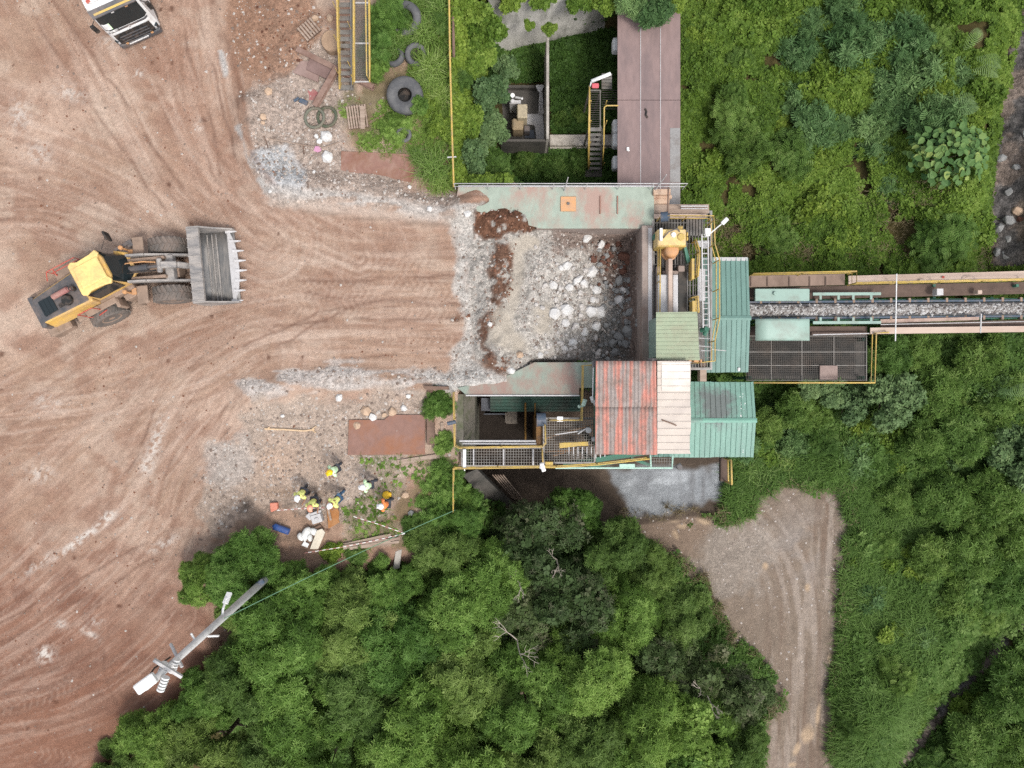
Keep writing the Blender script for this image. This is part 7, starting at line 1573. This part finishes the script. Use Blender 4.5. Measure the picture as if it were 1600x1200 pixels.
WOOD = [(388,884,66,.9,0,'tree at the upper left corner of the wood, right below the blue drum'),(330,900,46,.6,0,'small tree on the left edge of the wood beside the brown yard'),(480,925,56,.4,0,'tree in the wood just right of the pole foot'),(385,960,44,.5,0,'tree at the left edge of the wood beside the pole shaft'),
 (450,975,80,.6,0,'tree right of the middle of the utility pole'),(548,965,78,.0,0,'tree in the second row of the wood below the plank pile'),(395,1045,70,.2,0,'tree just right of the pole lamp arm'),(335,1085,55,0,0,'tree beside the white insulators on the pole'),(470,1075,84,-.2,0,'tree in the left middle of the wood'),
 (262,1140,62,-.2,0,'tree below the pole top at the lower left of the wood'),(345,1160,82,-.2,0,'tree at the lower left of the wood near the picture edge'),(200,1185,50,-.4,0,'leftmost tree of the wood at the bottom picture edge'),(440,1165,80,-.4,0,'tree at the bottom edge left of centre of the wood'),
 (560,1060,86,-.6,0,'tree in the middle left of the wood below the cable'),(530,1160,84,-.6,0,'tree at the bottom edge between two darker hollows'),(630,1000,84,-.8,0,'tree on the bank below the warning tape'),(615,903,52,-.6,0,'tree on the bank below the concrete stub'),(692,850,62,-1.0,0,'tree beside the lower end of the yellow rail'),
 (640,1110,84,-1,0,'tree in the lower centre of the wood'),(620,1190,70,-1.1,0,'tree cut by the bottom edge, centre left'),(725,935,84,-1.2,0,'bright tree in the upper middle of the wood'),(720,800,44,-1.0,0,'small tree beneath the sloping wing wall'),(770,890,60,-1.6,0,'tree between the wing wall and the dull crown'),
 (730,1040,88,-1.4,0,'tree in the middle of the wood left of the bare branches'),(730,1150,86,-1.5,0,'tree at the bottom centre of the wood'),(800,960,66,-1.9,1,'dull tree with thin leaves above the bare branches'),(845,850,78,-2.2,1,'dull reddish tree at the top of the wood near the dark yard'),(900,800,46,-2.8,0,'small tree reaching over the dark yard'),
 (815,1075,84,-1.8,0,'tree just below the bare branches'),(820,1170,84,-1.9,0,'tree at the bottom edge right of centre'),(880,940,80,-2.4,1,'thin leaved dull tree in the right upper wood'),(955,850,60,-2.8,0,'bright tree at the top right of the wood beside the mud'),(910,1035,82,-2.2,0,'tree right of the bare branches'),
 (905,1140,84,-2.3,0,'tree at the bottom of the wood left of the dark hollow'),(965,945,66,-2.9,0,'tree on the right upper edge of the wood'),(1010,885,54,-3.2,0,'small tree at the edge of the mud beside the lower road'),(1000,1025,66,-3.0,1,'dark thin tree in the right part of the wood'),(1055,950,58,-3.3,0,'tree on the road edge of the wood, upper'),
 (1000,1110,80,-2.8,0,'tree in the lower right of the wood'),(1075,1035,68,-3.2,1,'dull brownish tree on the right of the wood'),(1085,1120,76,-3.0,0,'tree at the lower right of the wood by the road'),(1150,1075,56,-3.4,1,'rightmost dull tree overhanging the lower road'),(1145,1150,58,-3.4,0,'tree at the bottom right corner of the wood'),
 (970,1185,74,-2.8,0,'tree cut by the bottom edge in the right of the wood'),(1060,1190,66,-3.0,0,'tree cut by the bottom edge near the road'),(700,1200,60,-1.6,0,'tree cut by the bottom edge at centre')]
for (x, y, r_, z_, k_, lb) in WOOD: tree(x, y, r_, z_, CR_D if k_ else CR_T, 2.6, ('feathery green ' if not k_ else '') + lb, 'trees of the lower wood')
SLOPE = [(1385,555,40,-4,0,'feathery tree touching the right end of the mesh deck'),(1432,545,34,-4.2,0,'tree under the narrow walkway, left of the dark gap'),(1525,560,44,-4.4,0,'tree under the narrow walkway, right of the dark gap'),(1385,625,46,-4.2,1,'pale round leaved bush tree at the corner of the mesh deck'),(1325,630,32,-4.6,1,'smaller pale round leaved tree below the mesh deck'),(1240,640,36,-4.6,0,'dark tree right of the bright teal roof'),(1200,660,28,-4.8,0,'small tree touching the bright teal roof'),
 (1460,610,48,-4.6,0,'tree right of the pale round leaved tree'),(1560,625,50,-4.6,0,'tree near the right picture edge below the walkway'),(1500,680,50,-4.6,0,'tree in the upper middle of the right slope'),(1585,710,50,-4.6,1,'blue green tree at the right picture edge'),(1440,690,42,-4.8,0,'tree above the bright grass band'),(1545,770,50,-4.8,0,'tree in the middle of the right slope'),(1470,780,46,-4.9,0,'tree beside the grass band, middle'),
 (1590,830,46,-4.8,0,'tree at the right picture edge, middle'),(1510,860,50,-4.9,0,'tree in the lower middle of the right slope'),(1450,870,40,-5,0,'tree at the edge of the grass band, lower'),(1565,910,42,-5,0,'tree above the lower creek at right'),(1490,940,42,-5,0,'tree on the left bank of the lower creek'),(1440,1000,36,-5.2,0,'small tree between grass band and lower creek'),(1400,780,32,-5.2,0,'small tree in the grass near the road bend'),
 (1580,1080,54,-4.6,0,'dark tree at the right picture edge beyond the lower creek'),(1520,1140,50,-4.8,0,'dark tree on the far bank of the lower creek'),(1590,1170,50,-4.6,0,'dark tree in the bottom right corner')]
for (x, y, r_, z_, k_, lb) in SLOPE: tree(x, y, r_, z_, CR_R if k_ else CR_B, 1.5, lb, 'trees on the right slope', False)
# shrubs: one object each
l_fern = leaf_mat('grey_green_fern_leaf', (.070,.150,.050), (.122,.228,.080), (.190,.310,.120), .35)
SH = {'f': [crown_mesh('shrub', 400 + i, 1.0, .7, 12, 800, FEA + STA[:1], .34, l_fern, (.22, .42), flat=.4) for i in range(4)], 'b': [crown_mesh('shrub', 420 + i, 1.0, .9, 9, 1500, RND, .16, l_blue, flat=.4) for i in range(3)],
      'o': [crown_mesh('shrub', 440 + i, 1.0, .35, 15, 1300, RND + STA[:1], .16, l_olive, (.15, .42), flat=.5, ) for i in range(3)], 'd': [crown_mesh('shrub', 460 + i, 1.0, .7, 9, 900, FEA, .32, l_deep, flat=.5) for i in range(3)],
      't': [crown_mesh('shrub', 480 + i, 1.0, .8, 9, 1100, FEA, .34, l_tree, flat=.4) for i in range(2)]}
def shrub(ppx, ppy, rpx, kind, label, group=None, z=None, lift=.1, name='shrub'):
    g = ground_at(ppx, ppy) if z is None else P(ppx, ppy, z); o = bpy.data.objects.new(name, rv.choice(SH[kind])); COL.objects.link(o); s = M2(rpx, g.z); o.location = g + Vector((0, 0, lift)); o.rotation_euler = (rv.uniform(-.15, .15), rv.uniform(-.15, .15), rv.uniform(0, 6.28)); o.scale = (s, s, s * rv.uniform(.7, 1.1))
    return tag(o, label, 'shrub', group)
def ok(x, y, d=0):
    return poly_sd(np.array([x]), np.array([y]), [(1075,-30),(1560,-30),(1555,90),(1530,230),(1520,400),(1330,412),(1180,400),(1160,330),(1072,310)])[0] > d
pts_ = []
tries = 0
while len(pts_) < 52 and tries < 5000:
    tries += 1; x, y = rv.uniform(1075, 1560), rv.uniform(-10, 410)
    if not ok(x, y, 8) or any((x - a) ** 2 + (y - b) ** 2 < 38 ** 2 for a, b in pts_) or (abs(x - 1465) < 62 and abs(y - 250) < 55): continue
    pts_.append((x, y))
for (x, y) in pts_:
    if y > 330 and rv.random() < .45: continue
    mid = 1230 < x < 1470 and y < 330; k_ = ('f' if rv.random() < .62 else 'o') if mid else rv.choice(('o', 'o', 'o', 'o', 'f', 'd'))
    shrub(x, y, rv.uniform(22, 42), k_, {'f': 'feathery olive green shrub in the upper right thicket', 'o': 'low yellowish green creeper mound in the upper right thicket', 'd': 'dark feathery shrub in the upper right thicket', 'b': 'blue green round leaved shrub in the upper right thicket'}[k_], 'shrubs of the upper right thicket, ' + {'f': 'feathery', 'o': 'creepers', 'd': 'dark', 'b': 'blue green'}[k_])
for i, (x, y, r_, k_, z_, lb) in enumerate([(742,95,30,'o',-.4,'yellowish shrub at the top right of the yellow fence'),(765,150,30,'b',-1.2,'blue green shrub left of the concrete bay'),(735,190,28,'o',-.6,'yellowish shrub in the middle of the bank right of the fence'),(768,205,26,'b',-1.6,'blue green shrub overhanging the generator'),(740,250,30,'b',-.8,'blue green shrub near the lower end of the yellow fence'),(770,262,26,'d',-1.8,'dark shrub between generator bay and hopper rail'),(760,50,34,'o',-.4,'yellowish shrub left of the old concrete wall'),(730,20,32,'o',0,'yellowish shrub at the top edge right of the fence'),(722,130,22,'d',-.2,'dark shrub close to the yellow fence'),(790,110,20,'b',-2,'small blue green shrub at the corner of the concrete bay'),
      (600,30,32,'t',.2,'bright feathery shrub right of the grating ramp'),(590,80,24,'t',.2,'small bright feathery shrub right of the grating ramp'),(596,115,20,'t',.1,'bright feathery shrub left of the large tyre'),(668,165,20,'o',.0,'small yellowish shrub right of the large tyre'),(655,168,13,'t',.6,'bright sprig growing over the large tyre'),(690,200,22,'o',0,'low yellowish shrub beside the fence clamp'),(620,205,22,'t',-.1,'low green shrub below the large tyre'),(690,40,20,'d',.1,'dark shrub at the fence near the top edge'),
      (800,-4,24,'o',-.4,'hanging shrub on the crest of the old concrete wall, left'),(850,-8,24,'o',-.8,'hanging shrub on the crest of the old concrete wall, middle'),(905,4,22,'o',-1.2,'hanging shrub on the crest of the old concrete wall, right'),(945,6,26,'o',-1,'shrub at the top edge left of the brown deck'),(985,2,26,'f',-.6,'olive shrub overhanging the top of the brown deck, left'),(1025,14,30,'f',-.6,'olive shrub overhanging the top of the brown deck, middle'),(1050,0,26,'o',-.6,'yellowish shrub overhanging the top of the brown deck, right'),
      (690,640,24,'t',-.1,'bright shrub left of the shaft rail'),(683,615,15,'d',-.1,'dark shrub beside the head of the grey timber'),(690,690,17,'t',-.1,'small bright shrub at the end of the pale plank'),(690,750,30,'t',-.3,'bright shrub right of the pale plank'),(680,790,28,'t',-.3,'bright shrub at the foot of the yellow rail, left'),(725,770,26,'t',-1,'bright shrub at the foot of the yellow rail, right'),(655,820,22,'d',-.2,'dark shrub at the corner of the warning tape'),(560,868,18,'d',-.1,'low dark shrub under the plank pile'),(520,862,18,'o',-.1,'low olive shrub at the left end of the plank pile'),
      (1160,700,22,'f',-5.2,'olive shrub at the corner of the bright teal roof'),(1300,610,24,'b',-4.8,'blue green shrub at the lower edge of the mesh deck'),(1265,605,20,'b',-4.8,'small blue green shrub touching the mesh deck'),(860,270,24,'d',None,'dark shrub on the pit floor near the hopper rail'),(900,258,20,'d',None,'dark shrub on the pit floor beside the stair foot'),(815,258,22,'d',None,'dark shrub below the generator bay'),(905,180,16,'d',None,'low dark shrub between bay and stair'),(880,190,15,'d',None,'low dark shrub on the pit floor by the bay wall'),(858,48,12,'o',-1.5,'small hanging vine in the middle of the old concrete wall'),(826,42,10,'o',-1.2,'small hanging vine on the left of the old concrete wall')]):
    shrub(x, y, r_, k_, lb, None, z_)
q_ = 0; tries = 0; pts2 = []
while q_ < 46 and tries < 4000:
    tries += 1; x, y = rv.uniform(1180, 1600), rv.uniform(600, 1195)
    g = P(x, y, -6.3)
    if poly_sd(np.array([x]), np.array([y]), ROAD)[0] > -26 or x < 1150 + .3 * abs(y - 760) or any((x-a)**2 + (y-b)**2 < 34**2 for a, b in pts2): continue
    s_, d_ = line_ds(np.array([x]), np.array([y]), CREEK)
    if abs(d_[0]) < 26: continue
    pts2.append((x, y)); q_ += 1; k_ = rv.choice('ddfdo'); shrub(x, y, rv.uniform(18, 32), k_, {'d': 'dark feathery shrub on the right slope', 'f': 'olive feathery shrub on the right slope', 'o': 'yellowish creeper mound on the right slope'}[k_], 'shrubs of the right slope, ' + {'d': 'dark', 'f': 'olive', 'o': 'creepers'}[k_])
# clumps of long grass
GC = []
for s_ in range(3):
    r = np.random.RandomState(600 + s_); N = 75; c = r.normal(size=(N, 3)) * np.array([.22, .22, 0]); n = np.stack([c[:, 0] * 1.1, c[:, 1] * 1.1, np.ones(N)], -1) + r.normal(size=(N, 3)) * .15
    V, W = scatter([T_blades(6, .016, 1.1, 11), T_blades(6, .014, .9, 12), T_blades(5, .018, .6, 13)], c, n, r.uniform(.6, 1.15, N), r.uniform(.15, 1.1, N), r); GC.append(leaf_object('grass_clump', V, W, l_grass, link=False))
for (x, y, r_, lb) in [(676,268,36,'big bright tuft of long grass at the corner of the upper rusty plate'),(690,290,26,'tuft of long grass at the end of the hopper rail'),(615,80,30,'tuft of long pale grass left of the half buried tyres'),(660,55,34,'tuft of long grass right of the top tyre'),(675,105,34,'tuft of long grass above the large tyre'),(685,20,32,'tuft of long grass near the fence at the top edge'),(668,130,28,'tuft of long grass touching the large tyre'),(690,150,26,'tuft of long grass at the yellow fence'),(640,5,26,'tuft of long grass at the top edge'),(655,245,20,'small tuft of long grass above the rusty plate corner'),(622,60,22,'small tuft of grass over the top tyre'),(648,68,20,'small tuft of grass between the old tyres'),(1190,740,30,'tuft of long grass right of the short yellow handrail'),(1165,735,30,'tuft of long grass beside the grey yard'),(1160,775,26,'tuft of long grass at the corner of the access road'),(1225,720,28,'tuft of long grass below the bright teal roof corner')]:
    g = ground_at(x, y); o = bpy.data.objects.new('grass_clump', rv.choice(GC)); COL.objects.link(o); s = M2(r_, g.z); o.location = g; o.scale = (s, s, s * .8); o.rotation_euler = (0, 0, rv.uniform(0, 6.28)); tag(o, lb, 'grass clump')
# big leaved plant
r = np.random.RandomState(9); g = ground_at(1465, 250); q = []
def T_heart():
    return np.array([[(0,0,0),(.18,.36,.06),(.62,.34,.05),(1.05,0,-.06)], [(0,0,0),(1.05,0,-.06),(.62,-.34,.05),(.18,-.36,.06)]])
t = thing('broad_leaved_plant', g, 'large plant with broad round leaves beside the creek', 'plant')
for layer in range(2):
    N = 130; an = r.rand(N) * 6.283; rad = 2.1 * np.sqrt(r.rand(N)); c = np.stack([rad*np.cos(an) * 1.05, rad*np.sin(an) * .85, .9 + 1.1 * (1 - (rad/2.2)**2) + r.rand(N) * .3 - layer * .4], -1); n = np.stack([c[:,0]*.25, c[:,1]*.25, np.ones(N)], -1) + r.normal(size=(N,3)) * .22
    V, W = scatter([T_heart()], c, n, r.uniform(.28, .50, N), np.where(r.rand(N) < .1, 1.0, r.uniform(.0, .75, N)), r); o = leaf_object('leaves', V, W, l_big); o.parent = t
m = MB()
for k in range(9): a = k * .7; m.tube([(0, 0, 0), (.7*math.cos(a), .7*math.sin(a), .9), (1.5*math.cos(a), 1.3*math.sin(a), 1.3)], .03, 5, r1=.012)
m.build('stem', m_bark, t, local=True)
# ferny palms
for (x, y, a_, lb) in [(1520, 112, -.35, 'pale feathery palm frond at the upper right, upper'),(1515, 128, -.2, 'pale feathery palm frond at the upper right, lower'),(1485, 185, .3, 'pale palm frond above the broad leaved plant'),(1495, 80, .9, 'small pale frond near the upper creek'),(1563, 610, .2, 'pale striped fern on the right slope'),(1480, 172, 0, 'small pale frond left of the palm frond')]:
    g = ground_at(x, y); V = []
    for k in range(16):
        u = k / 15; px_, pz_ = 1.5 * u - .75, .9 + .35 * math.sin(math.pi * u)
        for s_ in (-1, 1):
            L_ = .42 * math.sin(math.pi * (.12 + .8 * u)); V += [(px_, 0, pz_), (px_ + .035, 0, pz_), (px_ + .22, s_ * L_, pz_ - .1), (px_ + .19, s_ * L_, pz_ - .1)]
    o = leaf_object('palm_frond', np.array(V), np.full(len(V) // 4, .9), l_blue, loc=g + Vector((0, 0, .5))); o.rotation_euler = (0, 0, a_); o.scale = (.9, .9, .9); tag(o, lb, 'fern')
# bare branches
for (x, y, z_, s_, lb) in [(808,1030,.5,1.7,'bare pale branches sticking out of the middle of the wood'),(812,925,.2,.8,'small bare twig above the bare branches'),(1105,1105,-1.2,1.2,'bare branch in the lower right of the wood'),(1180,1090,-2,.8,'bare twig at the right tip of the wood'),(900,1080,-.6,.9,'thin bare branch right of the bare branches'),(870,890,-.6,.9,'bare twig in the dull reddish crown')]:
    rr2 = random.Random(x); m = MB(); c = P(x, y, z_)
    def grow(p, d, L, r_, dep):
        e = p + d * L; m.tube([p, p + d * L * .5 + Vector((rr2.uniform(-.1,.1), rr2.uniform(-.1,.1), 0)) * L, e], r_, 5, r1=r_ * .6)
        if dep:
            for _ in range(3): grow(e, (d + Vector((rr2.uniform(-.9,.9), rr2.uniform(-.9,.9), rr2.uniform(-.3,.3)))).normalized(), L * rr2.uniform(.55, .8), r_ * .6, dep - 1)
    grow(c + Vector((0, s_ * .5, -.2)), Vector((.1, -.3, .6)).normalized(), s_ * .5, .035, 3); grow(c + Vector((0, s_ * .5, -.2)), Vector((-.5, .5, .3)).normalized(), s_ * .45, .03, 2)
    tag(m.build('bare_branch', m_deadwood), lb, 'branch')
# ---- ground cover nobody could count
def cover(name, label, cat, n, dens, tm, size, mt, seed, hfun=None, up=.8, vb=.45, area=(-33, 33, -25, 25)):
    r = np.random.RandomState(seed); X = r.uniform(area[0], area[1], n); Y = r.uniform(area[2], area[3], n); Z = gz_arr(X, Y); qx, qy = to_px(X, Y, Z)
    k = r.rand(n) < np.clip(dens(qx, qy, X, Y, Z), 0, 1); X, Y, Z = X[k], Y[k], Z[k]; q = len(X)
    hh = hfun(X, Y, r) if hfun else 0; c = np.stack([X, Y, Z + hh], -1); e = .25; nn = r.normal(size=(q, 3)) * (1 - up) * 1.6 + np.array([0, 0, 1.0])
    v = vb + (fbm(X * .35, Y * .35, seed + 3, 3) - .5) * 1.1 + r.normal(size=q) * .2
    V, W = scatter(tm, c, nn, r.uniform(size[0], size[1], q), v, r); return tag(leaf_object(name, V, W, mt), label, cat, kind='stuff')
def wild(qx, qy, X, Y, Z):
    d = (Z < -1.2) * (1 - grid_sample(RD, X, Y)) * (grid_sample(YD, X, Y) < .3) * (1 - np.clip(grid_sample(CR, X, Y) * (1.5 - .5 * (qy > 470)), 0, 1)) * (grid_sample(HP, X, Y) < .1)
    d = d * ~((qx > 772) & (qx < 862) & (qy > 128) & (qy < 235)) * ~((qx > 965) & (qx < 1058) & (qy < 330)) * ~((qx > 858) & (qx < 966) & (qy > 208) & (qy < 234))
    return d * (sstep(0.2, .7, sstep(0, 6, np.abs(X) * 0 + 6)))
PITM = lambda qx, qy: (qx > 700) & (qx < 970) & (qy < 320)
BRT = lambda qx, qy: np.maximum(sstep(-14, 14, poly_sd(qx, qy, [(1310,770),(1400,745),(1440,820),(1450,1000),(1430,1110),(1370,1210),(1300,1210),(1308,1000)])), sstep(-10, 10, poly_sd(qx, qy, [(1130,725),(1320,700),(1330,775),(1230,745),(1150,812),(1130,800)])))
mound = lambda X, Y, r: .05 + 1.3 * np.clip(fbm(X * .55, Y * .55, 71, 3) - .3, 0, 1) * r.rand(len(X)) ** .5 + .12 * r.rand(len(X))
cover('undergrowth', 'dense green creepers and weeds covering the upper right slope', 'undergrowth', 360000, lambda a, b, X, Y, Z: wild(a, b, X, Y, Z) * ~PITM(a, b) * (b < 470) * sstep(.27, .42, fbm(X * .8, Y * .8, 91, 3)) * .8, RND + STA[:1], (.08, .22), l_olive, 21, mound, .75, .42, (8, 33, 3, 25))
cover('undergrowth', 'dense dark green weeds covering the right slope', 'undergrowth', 380000, lambda a, b, X, Y, Z: wild(a, b, X, Y, Z) * (b >= 470) * (1 - .7 * BRT(a, b)) * (.25 + .5 * (a > 1150)), RND + STA + BLA[:1], (.12, .30), l_deep, 22, mound, .75, .45, (-16, 33, -25, 4))
cover('tall_grass', 'band of tall bright grass along the lower access road', 'grass', 200000, lambda a, b, X, Y, Z: wild(a, b, X, Y, Z) * BRT(a, b) * .9, BLA, (.35, .85), l_strip, 23, lambda X, Y, r: 0, .8, .5, (8, 26, -25, 0))
cover('dry_grass', 'dry brownish grass above the conveyor and along the road edges', 'grass', 120000, lambda a, b, X, Y, Z: wild(a, b, X, Y, Z) * np.clip(soft_blob(a, b, 1140, 368, 60, 26) + soft_blob(a, b, 1300, 392, 110, 18) + soft_blob(a, b, 1535, 400, 16, 40) + .5 * soft_blob(a, b, 1400, 330, 60, 40), 0, 1) * .55 + .5 * ((grid_sample(RD, X, Y) > .04) & (grid_sample(RD, X, Y) < .85)), BLA, (.2, .5), l_dry, 27, lambda X, Y, r: .05 + .25 * r.rand(len(X)), .75, .5, (4, 33, -25, 25))
cover('pit_grass', 'dark green grass and weeds on the pit floor', 'grass', 90000, lambda a, b, X, Y, Z: wild(a, b, X, Y, Z) * PITM(a, b) * .8, RND + BLA[:1], (.10, .24), l_dgrass, 24, lambda X, Y, r: .02 + .25 * r.rand(len(X)), .75, .45, (-5, 10, 9, 25))
cover('bank_weeds', 'weeds covering the bank beside the yellow fence and above the old wall', 'weeds', 90000, lambda a, b, X, Y, Z: ((Z > -3.2) & (((a > 706) & (a < 800) & (b < 288)) | ((a > 706) & (a < 1090) & (b < 22))) & (grid_sample(HP, X, Y) < .1)) * .9, RND, (.10, .24), l_olive, 25, mound, .7, .42, (-6, 12, 8, 25))
up_ok = lambda a, b, X, Y: grid_sample(GRASSY, X, Y) * (grid_sample(GZ, X, Y) > -1.0)
cover('yard_grass', 'patchy grass growing through the scrap corner of the upper yard', 'grass', 120000, lambda a, b, X, Y, Z: np.maximum(up_ok(a, b, X, Y) * sstep(.46, .62, fbm(X * .6, Y * .6, 77, 3)) * (.5 - .32 * (b > 500)), up_ok(a, b, X, Y) * (a > 640) * (b < 250) * .6) * (np.hypot(a - 633, b - 150) > 29) * (np.hypot(a - 634, b - 30) > 18) * ~((a > 540) & (a < 582) & (b > 160) & (b < 208)), BLA + RND[:1], (.10, .30), l_grass, 26, lambda X, Y, r: .02, .8, .35, (-13, 0, -10, 22))
